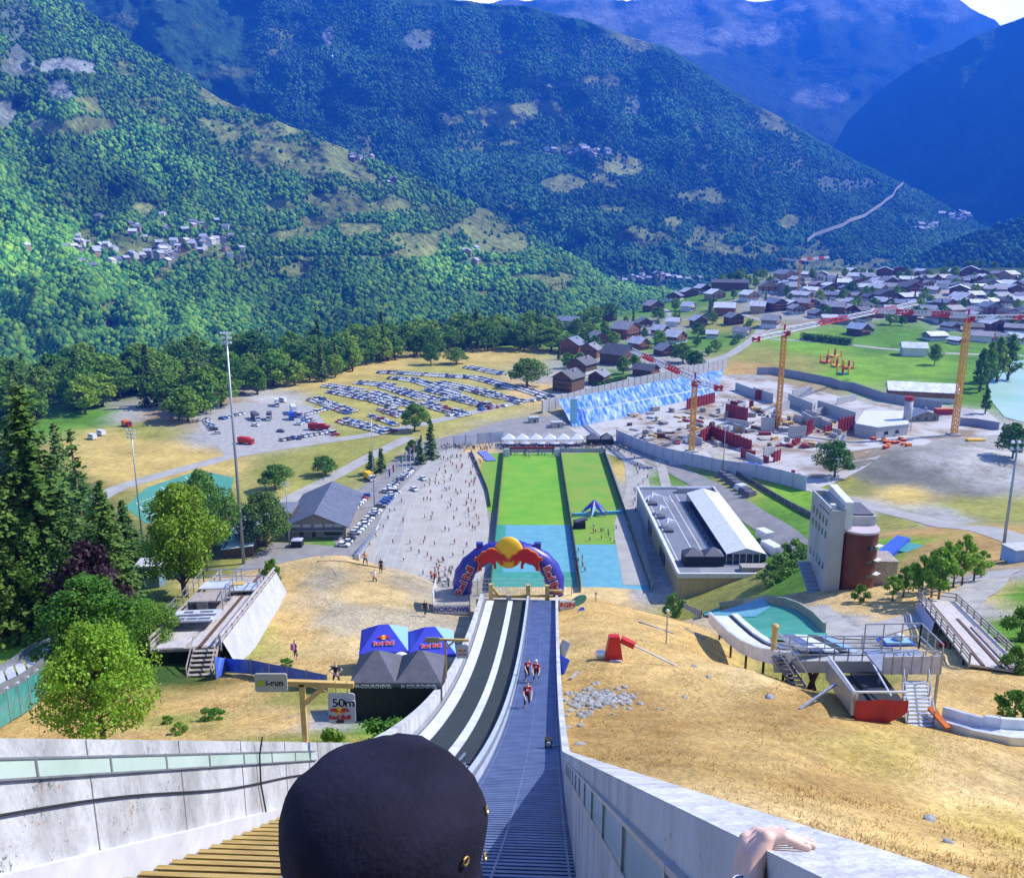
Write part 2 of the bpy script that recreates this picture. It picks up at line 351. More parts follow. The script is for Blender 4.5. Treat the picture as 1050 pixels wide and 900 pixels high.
GZ = GZ - np.maximum(0, YY - EDGE) * .55 * sstep(0, 60, YY - EDGE)
# spoil heap
hx, hy = P(955, 478, 342).x, 342
GZ = GZ + 7 * np.exp(-(((XX - hx) / 42) ** 2 + ((YY - hy) / 26) ** 2) ** 1.5)
GZ = GZ - 2.9 * np.exp(-(((XX - 22.5) / 8.5) ** 2 + ((YY - 66) / 7) ** 2) ** 1.3)
near = (1 - sstep(90, 170, YY)) * sstep(-17, -5, YY)
NZ = np.array([[noise.noise((x * .21, y * .21, 0)) * .36 + noise.noise((x * .07, y * .07, 3)) * .8 + noise.noise((x * .6, y * .6, 9)) * .08 for y in GY] for x in GX])
side = np.clip((np.abs(XX - YY * isn + 3) - 5) / 4, 0, 1)
GZ = GZ + NZ * near * side
def Hz(x, y):
    i = min(max(int(np.searchsorted(GX, x)) - 1, 0), len(GX) - 2); j = min(max(int(np.searchsorted(GY, y)) - 1, 0), len(GY) - 2)
    a = min(max((x - GX[i]) / (GX[i + 1] - GX[i]), 0), 1); b = min(max((y - GY[j]) / (GY[j + 1] - GY[j]), 0), 1)
    return float((GZ[i, j] * (1 - a) + GZ[i + 1, j] * a) * (1 - b) + (GZ[i, j + 1] * (1 - a) + GZ[i + 1, j + 1] * a) * b)
def gp(px, py, ymin=14.0, ymax=1600.0):
    d = ray(px, py); y = ymin; last = y
    while y < ymax:
        k = y / d[1]
        if d[2] * k < Hz(d[0] * k, y): break
        last = y; y += max(.7, y * .012)
    a, b = last, y
    for _ in range(14):
        q = (a + b) / 2; k = q / d[1]
        if d[2] * k < Hz(d[0] * k, q): b = q
        else: a = q
    k = b / d[1]; x = d[0] * k
    return Vector((x, b, Hz(x, b)))
def onground(x, y, dz=0): return Vector((x, y, Hz(x, y) + dz))
# ------------------------------------------------------------------ ground colours (what grows or lies where)
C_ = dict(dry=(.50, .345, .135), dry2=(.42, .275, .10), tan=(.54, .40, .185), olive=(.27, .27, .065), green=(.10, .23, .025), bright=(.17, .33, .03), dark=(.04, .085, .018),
          gravel=(.34, .335, .32), pale=(.43, .42, .395), brown=(.30, .22, .13), grey=(.33, .32, .29), yel=(.50, .375, .12), field=(.36, .33, .09), path=(.30, .295, .285), path2=(.33, .285, .20), spoil=(.17, .17, .15))
ANCH = [(610, 605, 'tan'), (650, 640, 'dry'), (620, 620, 'dry'), (700, 700, 'dry'), (800, 780, 'dry'), (950, 850, 'dry'), (1000, 740, 'dry'), (640, 740, 'dry2'), (620, 715, 'dry2'), (760, 690, 'tan'),
        (1050, 800, 'tan'), (870, 720, 'dry2'), (700, 850, 'dry'), (900, 770, 'yel'), (1040, 860, 'yel'), (850, 800, 'dry2'), (600, 750, 'dry2'), (690, 660, 'dry'), (820, 722, 'dry2'), (850, 706, 'olive'), (950, 712, 'dry'),
        (1000, 705, 'dry'), (1045, 760, 'dry'), (1000, 795, 'tan'), (780, 840, 'tan'),
        (300, 600, 'dry'), (380, 605, 'tan'), (428, 640, 'path2'), (440, 606, 'path2'), (430, 670, 'path2'), (322, 600, 'path2'), (345, 632, 'path2'), (300, 575, 'tan'), (390, 660, 'tan'), (250, 650, 'olive'), (300, 640, 'dry'), (310, 690, 'dry'), (215, 725, 'dry'), (280, 740, 'dry'), (60, 750, 'dry2'), (150, 750, 'dry'), (100, 720, 'dry2'),
        (390, 745, 'green'), (420, 740, 'green'), (330, 740, 'path'), (310, 765, 'olive'), (360, 760, 'olive'), (460, 700, 'olive'), (340, 715, 'olive'), (180, 740, 'olive'),
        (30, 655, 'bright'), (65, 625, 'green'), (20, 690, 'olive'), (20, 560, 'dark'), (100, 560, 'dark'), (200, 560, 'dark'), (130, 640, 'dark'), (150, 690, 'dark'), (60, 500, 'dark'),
        (240, 560, 'olive'), (250, 520, 'olive'), (300, 480, 'olive'), (350, 470, 'olive'), (265, 530, 'tan'), (180, 520, 'olive'), (215, 530, 'brown'), (370, 465, 'olive'), (370, 560, 'green'),
        (160, 465, 'yel'), (205, 470, 'yel'), (110, 450, 'yel'), (120, 480, 'yel'), (60, 435, 'green'), (95, 428, 'green'), (170, 430, 'brown'), (150, 440, 'olive'), (130, 425, 'grey'),
        (260, 435, 'gravel'), (215, 425, 'pale'), (300, 440, 'gravel'), (240, 412, 'brown'), (265, 412, 'pale'), (225, 450, 'gravel'),
        (345, 430, 'field'), (350, 410, 'field'), (400, 400, 'field'), (450, 405, 'field'), (500, 405, 'field'), (420, 430, 'field'), (380, 375, 'yel'), (325, 388, 'yel'), (470, 362, 'yel'), (540, 400, 'tan'), (440, 382, 'field'), (350, 450, 'olive'),
        (600, 340, 'green'), (560, 340, 'green'), (650, 340, 'grey'), (700, 350, 'green'), (760, 330, 'olive'), (630, 390, 'green'), (590, 390, 'grey'), (680, 375, 'grey'), (850, 300, 'grey'), (950, 300, 'grey'), (1030, 320, 'grey'), (800, 320, 'grey'), (620, 325, 'olive'), (690, 310, 'green'),
        (825, 355, 'bright'), (880, 380, 'bright'), (960, 372, 'bright'), (905, 350, 'green'), (1000, 370, 'green'), (790, 365, 'olive'), (770, 380, 'dry2'), (1000, 400, 'green'), (815, 378, 'olive'),
        (650, 450, 'pale'), (700, 430, 'pale'), (760, 430, 'gravel'), (850, 440, 'gravel'), (800, 470, 'pale'), (700, 470, 'pale'), (930, 430, 'pale'), (900, 450, 'brown'), (750, 455, 'pale'), (790, 400, 'brown'), (760, 390, 'grey'), (850, 475, 'brown'),
        (950, 490, 'spoil'), (1000, 468, 'pale'), (890, 490, 'spoil'), (980, 497, 'spoil'), (920, 478, 'spoil'), (950, 455, 'grey'), (1030, 490, 'gravel'), (960, 470, 'gravel'),
        (870, 497, 'olive'), (920, 507, 'yel'), (1000, 520, 'olive'), (1045, 525, 'olive'), (890, 520, 'pale'), (960, 530, 'gravel'),
        (940, 545, 'dry2'), (990, 560, 'dry2'), (920, 535, 'olive'), (900, 560, 'bright'), (760, 500, 'olive'), (800, 530, 'green'), (790, 560, 'green'), (815, 590, 'green'), (760, 605, 'olive'), (740, 610, 'olive'), (800, 500, 'bright'), (830, 510, 'bright'), (690, 485, 'green'), (690, 477, 'olive'),
        (900, 620, 'tan'), (850, 638, 'path'), (880, 650, 'path'), (960, 610, 'dry'), (930, 640, 'tan'), (1010, 610, 'tan'), (990, 625, 'path'), (1025, 590, 'path'), (1042, 610, 'green'), (1040, 650, 'green'), (890, 690, 'olive'), (960, 680, 'tan'), (1045, 700, 'dry'),
        (500, 480, 'olive'), (490, 470, 'tan'), (640, 480, 'yel'), (625, 465, 'olive'), (650, 510, 'path'), (670, 480, 'path'), (640, 560, 'path'), (545, 457, 'path'), (450, 480, 'path'), (430, 560, 'path'), (580, 455, 'path'), (660, 590, 'path'), (390, 580, 'path'),
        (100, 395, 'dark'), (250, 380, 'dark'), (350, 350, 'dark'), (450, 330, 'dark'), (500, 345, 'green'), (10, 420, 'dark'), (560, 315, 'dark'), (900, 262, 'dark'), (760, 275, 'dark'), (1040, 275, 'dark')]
AW = []
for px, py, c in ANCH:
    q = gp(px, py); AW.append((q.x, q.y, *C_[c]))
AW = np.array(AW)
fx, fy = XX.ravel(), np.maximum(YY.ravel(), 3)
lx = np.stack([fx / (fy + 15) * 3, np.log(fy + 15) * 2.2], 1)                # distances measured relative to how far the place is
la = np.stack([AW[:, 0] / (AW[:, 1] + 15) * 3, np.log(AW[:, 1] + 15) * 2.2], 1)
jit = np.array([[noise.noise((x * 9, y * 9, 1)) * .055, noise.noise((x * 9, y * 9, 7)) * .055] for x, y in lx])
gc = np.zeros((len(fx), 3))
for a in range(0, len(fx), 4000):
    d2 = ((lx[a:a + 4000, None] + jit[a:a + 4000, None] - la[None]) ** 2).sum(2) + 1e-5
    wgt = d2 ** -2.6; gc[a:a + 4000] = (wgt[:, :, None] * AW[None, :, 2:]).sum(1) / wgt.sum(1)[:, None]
def ground_mat():
    m = bpy.data.materials.new('ground_cover'); m.use_nodes = True; N = m.node_tree.nodes; L = m.node_tree.links; b = N['Principled BSDF']
    b.inputs['Roughness'].default_value = .95; b.inputs['Specular IOR Level'].default_value = .1
    at = N.new('ShaderNodeAttribute'); at.attribute_name = 'Col'; tc = N.new('ShaderNodeTexCoord')
    col = at.outputs['Color']
    for sc, lo, hi, d in ((.05, .72, 1.25, 6), (.45, .74, 1.26, 8), (3.2, .72, 1.25, 5)):
        n = N.new('ShaderNodeTexNoise'); n.inputs['Scale'].default_value = sc; n.inputs['Detail'].default_value = d; n.inputs['Roughness'].default_value = .65
        L.new(tc.outputs['Object'], n.inputs[0])
        r = N.new('ShaderNodeMapRange'); r.inputs[1].default_value = .3; r.inputs[2].default_value = .7; r.inputs[3].default_value = lo; r.inputs[4].default_value = hi
        L.new(n.outputs[0], r.inputs[0]); x = N.new('ShaderNodeVectorMath'); x.operation = 'SCALE'; L.new(col, x.inputs[0]); L.new(r.outputs[0], x.inputs['Scale']); col = x.outputs[0]
    # patches of browner growth
    n = N.new('ShaderNodeTexNoise'); n.inputs['Scale'].default_value = .16; n.inputs['Detail'].default_value = 9; n.inputs['Roughness'].default_value = .7; L.new(tc.outputs['Object'], n.inputs[0])
    r = N.new('ShaderNodeMapRange'); r.inputs[1].default_value = .52; r.inputs[2].default_value = .68; r.inputs[4].default_value = .8; L.new(n.outputs[0], r.inputs[0])
    mx = N.new('ShaderNodeMix'); mx.data_type = 'RGBA'; mx.blend_type = 'MULTIPLY'; mx.inputs[7].default_value = (.78, .70, .55, 1); L.new(r.outputs[0], mx.inputs[0]); L.new(col, mx.inputs[6])
    L.new(mx.outputs[2], b.inputs['Base Color'])
    n2 = N.new('ShaderNodeTexNoise'); n2.inputs['Scale'].default_value = 2.2; n2.inputs['Detail'].default_value = 8; L.new(tc.outputs['Object'], n2.inputs[0])
    bp = N.new('ShaderNodeBump'); bp.inputs['Strength'].default_value = .55; bp.inputs['Distance'].default_value = .35; L.new(n2.outputs[0], bp.inputs['Height']); L.new(bp.outputs[0], b.inputs['Normal'])
    return m
MT['ground'] = ground_mat()
nx, ny = len(GX), len(GY)
idx = np.arange(nx * ny).reshape(nx, ny)
GF = np.stack([idx[:-1, :-1], idx[1:, :-1], idx[1:, 1:], idx[:-1, 1:]], 2).reshape(-1, 4)
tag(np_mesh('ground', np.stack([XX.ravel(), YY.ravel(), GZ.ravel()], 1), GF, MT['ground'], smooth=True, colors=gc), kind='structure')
COLG = gc.reshape(nx, ny, 3)
def gcol(x, y):
    i = min(max(int(np.searchsorted(GX, x)) - 1, 0), nx - 2); j = min(max(int(np.searchsorted(GY, y)) - 1, 0), ny - 2)
    return COLG[i, j]

# ------------------------------------------------------------------ sheets lying on the ground
def drape(name, pts, m, dz=.05, step=4.0, parent=None, kind='structure'):
    """pts: world xy outline, draped on the terrain"""
    bm = bmesh.new(); vs_ = [bm.verts.new((x, y, 0)) for x, y in pts]; bm.faces.new(vs_)
    xs = [p[0] for p in pts]; ys = [p[1] for p in pts]
    for lo, hi, nrm in ((min(xs), max(xs), (1, 0, 0)), (min(ys), max(ys), (0, 1, 0))):
        k = lo + step
        while k < hi:
            g = bm.verts[:] + bm.edges[:] + bm.faces[:]
            bmesh.ops.bisect_plane(bm, geom=g, plane_co=(k * nrm[0], k * nrm[1], 0), plane_no=nrm); k += step
    for v in bm.verts: v.co.z = Hz(v.co.x, v.co.y) + dz
    bmesh.ops.recalc_face_normals(bm, faces=bm.faces[:])
    if bm.faces and sum(f.normal.z for f in bm.faces) < 0: bmesh.ops.reverse_faces(bm, faces=bm.faces[:])
    bmesh.ops.triangulate(bm, faces=bm.faces[:])
    me = bpy.data.meshes.new(name); bm.to_mesh(me); bm.free(); me.materials.append(m)
    o = link(bpy.data.objects.new(name, me), parent)
    return tag(o, kind=kind) if kind else o
def pxy(pts): return [tuple(gp(*p)[:2]) for p in pts]
def strip_world(line, wd, n=8):
    """resampled polyline -> left/right edges"""
    L_ = [Vector((p[0], p[1])) for p in line]; out = []
    for i in range(len(L_) - 1):
        for k in range(n): out.append(L_[i].lerp(L_[i + 1], k / n))
    out.append(L_[-1])
    for _ in range(3):
        out = [out[0]] + [(out[i - 1] + out[i] * 2 + out[i + 1]) / 4 for i in range(1, len(out) - 1)] + [out[-1]]
    res = []
    for i, p in enumerate(out):
        d = (out[min(i + 1, len(out) - 1)] - out[max(i - 1, 0)]).normalized(); nrm = Vector((-d.y, d.x)) * wd / 2
        res.append((p + nrm, p, p - nrm))
    return res
def road(name, line, wd, m, dz=.08, kerb=None, parent=None, kind='structure'):
    st = strip_world(line, wd); V = []; F = []
    for i, (a, p, b) in enumerate(st):
        for k in range(5):
            q = a.lerp(b, k / 4); V.append((q.x, q.y, Hz(q.x, q.y) + dz))
        if i:
            for k in range(4): F.append(((i - 1) * 5 + k, i * 5 + k, i * 5 + k + 1, (i - 1) * 5 + k + 1))
    mb = MB(); mb.add(V, F); o = mb.build(name, m, parent)
    return tag(o, kind=kind) if kind else o

# roads, paths and yards
road('road', pxy([(20, 560), (115, 502), (165, 487), (240, 467), (300, 457), (380, 446), (445, 432), (520, 415), (600, 398), (680, 380), (745, 366), (775, 345), (785, 330)]), 8, MT['road'])
road('path', pxy([(232, 560), (300, 510), (330, 495), (380, 468), (420, 448)]), 7, MT['road'], .09)
drape('yard', pxy([(345, 560), (330, 530), (370, 500), (425, 455), (470, 445), (520, 430), (575, 425), (590, 437), (480, 458), (455, 466), (345, 590), (240, 585), (280, 556)]), MT['asphalt'], .06, 10)
road('path', pxy([(360, 577), (400, 525), (450, 470), (470, 460)]), 8, MT['road'], .11)
road('path', pxy([(610, 458), (650, 470), (655, 500), (642, 540), (655, 600)]), 9, MT['road'], .10)
road('road', pxy([(600, 447), (640, 458), (690, 480), (740, 505), (800, 545), (830, 570)]), 9, MT['asphalt'], .12)
road('road', pxy([(690, 470), (760, 480), (820, 497), (880, 515), (960, 535), (1050, 556), (1100, 572)]), 7, MT['road'], .09)
road('path', pxy([(676, 470), (686, 510)]), 4, MT['road'], .14)
road('road', pxy([(790, 348), (840, 350), (900, 357), (960, 362), (1050, 365)]), 7, MT['road'], .1)
road('road', pxy([(785, 330), (760, 322), (720, 325), (690, 330), (650, 318), (600, 330)]), 6, MT['road'], .12)
road('road', pxy([(775, 345), (800, 335), (860, 330), (930, 325), (1010, 330)]), 6, MT['road'], .14)
road('path', pxy([(1030, 585), (1010, 600), (975, 625), (905, 645), (870, 652), (845, 640), (830, 622)]), 5, MT['gravel'], .1)
drape('yard', pxy([(235, 470), (205, 440), (200, 420), (250, 412), (320, 416), (345, 448)]), MT['gravel'], .05, 10)
drape('yard', pxy([(640, 470), (575, 435), (600, 410), (740, 385), (790, 390), (900, 415), (1010, 420), (1040, 445), (960, 450), (900, 470), (840, 500), (720, 478)]), MT['site'], .05, 10)
drape('path', pxy([(790, 398), (900, 425), (990, 418), (1005, 425), (900, 440), (800, 420)]), MT['gravel'], .09, 10)
# lake
lz = -99.2
drape('lake', pxy([(1012, 378), (1030, 372), (1100, 362), (1180, 375), (1180, 440), (1060, 436), (1030, 428), (1015, 410)]), MT['lake'], .25, 20)
# stadium
def FL(e, y): return (e + .0155 * y, y)
drape('plaza', pxy([(507, 575), (503, 555), (497, 500), (487, 463), (453, 467), (420, 500), (368, 572)]) + [(-48, 236), (-10, 236)], MT['plaza'], .07, 12)
for k in range(12):
    x = -46 + k * 3.3
    y0, y1 = 236, 300 + k * 6.5
    if k > 8: y1 = 372 - (k - 8) * 14
    mb = MB(); mb.box((x + .0 * y0, (y0 + y1) / 2, -99.89), (.45, y1 - y0, .04)); tag(mb.build('lane_marking', MT['strip']), kind='structure')
def rect(name, e0, e1, y0, y1, m, dz): 
    mb = MB(); pts = [FL(e0, y0), FL(e1, y0), FL(e1, y1), FL(e0, y1)]
    mb.add([(x, y, -100 + dz) for x, y in pts], [(0, 1, 2, 3)]); return tag(mb.build(name, m), kind='structure')
rect('lawn', -9.2, 15.2, 285, 383, MT['turf'], .08)
rect('lawn', 16.4, 35.4, 266, 383, MT['turf2'], .08)
rect('landing_mat', -9.6, 15.2, 243, 285, MT['cyan'], .08)
rect('landing_mat', -9.6, 15.2, 222, 243, MT['teal'], .08)
rect('landing_mat', -9.6, -6.5, 243, 285, MT['teal'], .12)
rect('landing_mat', 16.4, 35.4, 225, 266, MT['cyan'], .08)
rect('landing_mat', 35.6, 37.2, 215, 383, MT['asphalt'], .06)
rect('lawn', -18, -9.9, 300, 383, MT['turf2'], .06)
# courts
cp = pxy([(128, 520), (150, 500), (205, 482), (240, 490), (235, 510), (150, 537)])
drape('court', cp, MT['court'], .07, 12)
for a, b in (((140, 516), (215, 489)), ((150, 530), (232, 503)), ((165, 499), (190, 520)), ((140, 516), (155, 532)), ((190, 489), (212, 511))):
    road('court_marking', pxy([a, b]), .35, MT['line'], .12)

# ------------------------------------------------------------------ mountains
def mtn_mat(name):
    m = bpy.data.materials.new(name); m.use_nodes = True; N = m.node_tree.nodes; L = m.node_tree.links; b = N['Principled BSDF']
    b.inputs['Roughness'].default_value = .95; b.inputs['Specular IOR Level'].default_value = .05
    at = N.new('ShaderNodeAttribute'); at.attribute_name = 'Col'; tc = N.new('ShaderNodeTexCoord'); col = at.outputs['Color']
    for sc, lo, hi in ((.006, .65, 1.35), (.03, .6, 1.4), (.14, .6, 1.35)):
        n = N.new('ShaderNodeTexNoise'); n.inputs['Scale'].default_value = sc; n.inputs['Detail'].default_value = 7; n.inputs['Roughness'].default_value = .68
        L.new(tc.outputs['Object'], n.inputs[0]); r = N.new('ShaderNodeMapRange'); r.inputs[1].default_value = .32; r.inputs[2].default_value = .68; r.inputs[3].default_value = lo; r.inputs[4].default_value = hi
        L.new(n.outputs[0], r.inputs[0]); x = N.new('ShaderNodeVectorMath'); x.operation = 'SCALE'; L.new(col, x.inputs[0]); L.new(r.outputs[0], x.inputs['Scale']); col = x.outputs[0]
    L.new(col, b.inputs['Base Color'])
    n2 = N.new('ShaderNodeTexVoronoi'); n2.inputs['Scale'].default_value = .05; L.new(tc.outputs['Object'], n2.inputs['Vector'])
    n3 = N.new('ShaderNodeTexNoise'); n3.inputs['Scale'].default_value = .02; n3.inputs['Detail'].default_value = 8; L.new(tc.outputs['Object'], n3.inputs[0])
    ad = N.new('ShaderNodeMath'); ad.operation = 'MULTIPLY_ADD'; ad.inputs[1].default_value = 3.0; L.new(n3.outputs[0], ad.inputs[0]); L.new(n2.outputs['Distance'], ad.inputs[2])
    bp = N.new('ShaderNodeBump'); bp.inputs['Strength'].default_value = .5; bp.inputs['Distance'].default_value = 14; L.new(ad.outputs[0], bp.inputs['Height']); L.new(bp.outputs[0], b.inputs['Normal'])
    return m
MT['mtn'] = mtn_mat('mountain_cover')
FOREST, MEADOW, ROCK, HIGH = np.array((.030, .082, .028)), np.array((.24, .27, .08)), np.array((.31, .33, .33)), np.array((.05, .085, .035))
def clear_at(c, px, row): return math.exp(-((px - c[1]) / c[4]) ** 2 - ((row - c[2] - (px - c[1]) * c[3]) / c[5]) ** 2) - .25
def mountain(name, ridge, base, Yb, Yr, amp, seed, nu, nv, spots=(), tree=None, fs=1.0, jag=3.0, rockline=None, bcol=FOREST, back=.25, clear=None):
    """ridge/base: [(px,row)...]; Yb/Yr: [(px,dist)...]; a real slope from its foot (near) to its crest (far) and down the back."""
    px0, px1 = ridge[0][0], ridge[-1][0]
    U = np.linspace(px0, px1, nu); T = np.linspace(0, 1, nv)
    ip = lambda tab: np.interp(U, [p[0] for p in tab], [p[1] for p in tab])
    rr, bb, yb, yr = ip(ridge), ip(base), ip(Yb), ip(Yr)
    V = np.zeros((nu, nv + 4, 3)); Cc = np.zeros((nu, nv + 4, 3)); PXY = np.zeros((nu, nv, 2))
    for i, px in enumerate(U):
        j2 = noise.fractal((px * .02 * fs, seed, 0), 1, 2, 6) * jag
        for k, t in enumerate(T):
            row = bb[i] + (rr[i] + j2 - bb[i]) * t
            n = noise.fractal((px * .011 * fs, row * .011 * fs, seed), .9, 2.1, 6) + .5 * noise.noise((px * .03 * fs + row * .012, row * .008 * fs, seed + 5))
            Y = yb[i] + (yr[i] - yb[i]) * (t ** 1.15) + amp * n * min(1, 3 * t + .15)
            d = ray(px, row); q = Y / d[1]; V[i, k] = (d[0] * q, Y, d[2] * q); PXY[i, k] = (px, row)
            c = bcol
            nn = noise.fractal((px * .035, row * .05, seed + 9), 1, 2, 5)
            for kind, sx, sy, rx, ry, k_ in spots:
                dd = math.hypot((px - sx) / rx, (row - sy) / ry) + nn * .55
                if dd < 1: 
                    wgt = min(1, (1 - dd) * 4) * k_; c = c * (1 - wgt) + (MEADOW if kind == 'm' else ROCK if kind == 'r' else HIGH) * wgt
            if clear:
                g = noise.fractal((px * .017 + 3, row * .034, seed + 31), 1, 2.1, 5) + .35 * clear_at(clear, px, row); g = min(.85, max(0, g * 2.2 - .35) * clear[0]); c = c * (1 - g) + MEADOW * .8 * g
            if rockline is not None:
                g = (rockline - row) / 60 + nn * .9
                if g > 0: g = min(1, g * 2); c = c * (1 - g) + (ROCK * .55 + HIGH * .45) * g
            Cc[i, k] = c
        top = V[i, nv - 1]
        for k in range(4):
            f = (k + 1) / 4; V[i, nv + k] = (top[0] * (1 + back * f), top[1] * (1 + back * f), top[2] - (top[2] + 500) * f * .8); Cc[i, nv + k] = bcol
    n2 = nv + 4; ix = np.arange(nu * n2).reshape(nu, n2)
    F = np.stack([ix[:-1, :-1], ix[1:, :-1], ix[1:, 1:], ix[:-1, 1:]], 2).reshape(-1, 4)
    tag(np_mesh(name, V.reshape(-1, 3), F, MT['mtn'], smooth=True, colors=Cc.reshape(-1, 3)), kind='structure')
    return V[:, :nv], Cc[:, :nv], PXY
ICO_V = None
def blob():
    bm = bmesh.new(); bmesh.ops.create_icosphere(bm, subdivisions=1, radius=1); v = np.array([x.co[:] for x in bm.verts]); f = np.array([[q.index for q in x.verts] for x in bm.faces]); bm.free(); return v, f
BV, BF = blob()
MT['wood'] = mat('distant_trees', W1, W8, sc=.08, r=.9, attr='Col', spec=.05)
def forest(name, V, Cc, n, hmin, hmax, seed, cols, conif=.4, rng=None, label='', umin=0, umax=1, tmax=1.0):
    rs = np.random.RandomState(seed); nu, nv = V.shape[:2]
    a = np.linalg.norm(np.cross(V[1:, :-1] - V[:-1, :-1], V[:-1, 1:] - V[:-1, :-1]), axis=2) / np.maximum(V[:-1, :-1, 1], 300) ** 2
    dark = np.clip(1.35 - np.linalg.norm(Cc[:-1, :-1] - FOREST, axis=2) / .12, 0.02, 1)
    uu = np.arange(nu - 1)[:, None] / (nu - 1); tt = np.arange(nv - 1)[None] / (nv - 1)
    a = a * dark * (uu >= umin) * (uu <= umax) * (tt <= tmax); p = (a / a.sum()).ravel()
    k = rs.choice(len(p), n, p=p); i, j = np.divmod(k, nv - 1); fu, fv = rs.rand(n, 1), rs.rand(n, 1)
    pos = (V[i, j] * (1 - fu) + V[i + 1, j] * fu) * (1 - fv) + (V[i, j + 1] * (1 - fu) + V[i + 1, j + 1] * fu) * fv
    h = rs.uniform(hmin, hmax, n); con = rs.rand(n) < conif
    rx = np.where(con, h * .26, h * .48)
    verts = BV[None] * np.stack([rx, rx, h * .55], 1)[:, None] * (1 + rs.uniform(-.28, .28, (n, 12, 1)))
    tp = (BV[:, 2] + 1) / 2; tap = np.where(con[:, None], 1.35 - 1.15 * tp[None], 1.0); verts[:, :, :2] *= tap[:, :, None]
    verts[:, :, 2] += (h * .4)[:, None]; verts += pos[:, None]
    ns = np.array([noise.noise((x * .004, y * .004, z * .004)) for x, y, z in pos])
    c = np.array(cols)[rs.randint(0, len(cols), n)] * (1 + .9 * ns[:, None]) * rs.uniform(.84, 1.18, (n, 1)); c[con] *= .62
    F = (BF[None] + (np.arange(n) * 12)[:, None, None]).reshape(-1, 3)
    o = np_mesh(name, verts.reshape(-1, 3), F, MT['wood'], colors=np.repeat(np.clip(c, 0.004, 1), 12, 0))
    return tag(o, label, 'forest', kind='stuff')
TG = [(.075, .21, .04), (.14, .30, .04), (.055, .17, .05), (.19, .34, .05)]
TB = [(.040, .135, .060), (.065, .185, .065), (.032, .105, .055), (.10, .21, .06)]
H1 = mountain('hill', [(-420, -160), (-200, -120), (0, -70), (75, 0), (140, 45), (200, 85), (250, 112), (300, 132), (350, 150), (400, 172), (450, 195), (500, 216), (560, 250), (620, 282), (655, 296), (720, 305)],
              [(-420, 460), (0, 440), (200, 420), (400, 372), (560, 345), (720, 330)], [(-420, 900), (0, 1050), (400, 1300), (720, 1700)], [(-420, 2500), (0, 2700), (300, 2600), (720, 2300)], 120, 2.3, 300, 190,
              [('r', 62, 68, 42, 10, .8), ('r', 22, 64, 24, 18, .4), ('r', 60, 92, 17, 16, .7), ('r', 42, 130, 22, 11, .45), ('r', 3, 118, 16, 15, .5), ('r', 12, 20, 26, 24, .25), ('m', 225, 98, 22, 12, .9), ('m', 280, 133, 26, 10, 1), ('m', 320, 175, 22, 12, .6), ('m', 245, 108, 20, 10, .5), ('m', 150, 105, 20, 10, .4), ('m', 365, 235, 26, 9, 1), ('m', 425, 258, 22, 9, 1), ('m', 510, 250, 30, 10, .9),
               ('m', 290, 242, 25, 8, .9), ('m', 285, 212, 20, 10, .5), ('m', 145, 215, 24, 9, .8), ('m', 65, 200, 15, 8, .4), ('m', 165, 255, 110, 17, .55), ('m', 450, 215, 25, 8, .4), ('m', 490, 270, 50, 4, .5), ('m', 350, 265, 150, 2.5, .8), ('m', 470, 300, 40, 3, .5), ('m', 400, 210, 20, 8, .4), ('m', 160, 262, 60, 9, .7), ('m', 560, 285, 40, 6, .6), ('m', 330, 205, 26, 8, .6), ('m', 215, 128, 18, 8, .6)], jag=4, clear=(.9, 400, 200, .28, 190, 70))
forest('forest', *H1[:2], 80000, 5, 13.5, 5, TG, .42, label='green broadleaf wood covering the hillside across the valley', umin=.22)
H2 = mountain('mountain', [(-100, -170), (150, -100), (300, -20), (360, -12), (420, -5), (480, 2), (545, 8), (600, 20), (640, 36), (690, 52), (720, 70), (760, 98), (800, 120), (850, 148), (880, 165), (930, 190), (980, 216), (1010, 228), (1100, 262)],
              [(-100, 330), (300, 330), (600, 320), (800, 295), (1000, 262), (1100, 268)], [(-100, 2600), (400, 2500), (700, 2450), (1100, 3000)], [(-100, 4600), (500, 4600), (800, 4300), (1100, 4000)], 230, 7.7, 330, 170,
              [('m', 505, 118, 45, 14, 1), ('m', 465, 125, 18, 10, .8), ('m', 575, 190, 24, 10, .9), ('m', 640, 172, 26, 10, 1), ('m', 565, 158, 14, 6, .9), ('m', 655, 245, 30, 14, .5), ('m', 720, 250, 30, 14, .5), ('m', 805, 228, 14, 8, .9), ('m', 760, 258, 40, 8, .5), ('m', 690, 228, 12, 7, .7), ('m', 840, 255, 45, 7, .5), ('r', 430, 40, 14, 10, .4), ('r', 335, 35, 7, 10, .6), ('r', 570, 88, 14, 4, .5), ('r', 625, 84, 12, 4, .45), ('r', 650, 110, 12, 12, .3), ('r', 660, 40, 10, 4, .4), ('r', 800, 98, 20, 5, .5), ('m', 520, 150, 18, 7, .5), ('m', 610, 215, 26, 8, .45), ('m', 700, 205, 18, 10, .35), ('m', 540, 230, 30, 6, .4), ('r', 720, 150, 10, 30, .22), ('r', 600, 60, 8, 22, .2),
               ('r', 860, 190, 40, 10, .3), ('r', 795, 165, 30, 20, .2), ('m', 640, 275, 30, 6, .4)], jag=3, clear=(.75, 700, 225, .22, 170, 45))
forest('forest', *H2[:2], 80000, 9, 17, 6, TB, .5, label='dark blue green wood covering the middle mountain', umin=.3, tmax=.97)
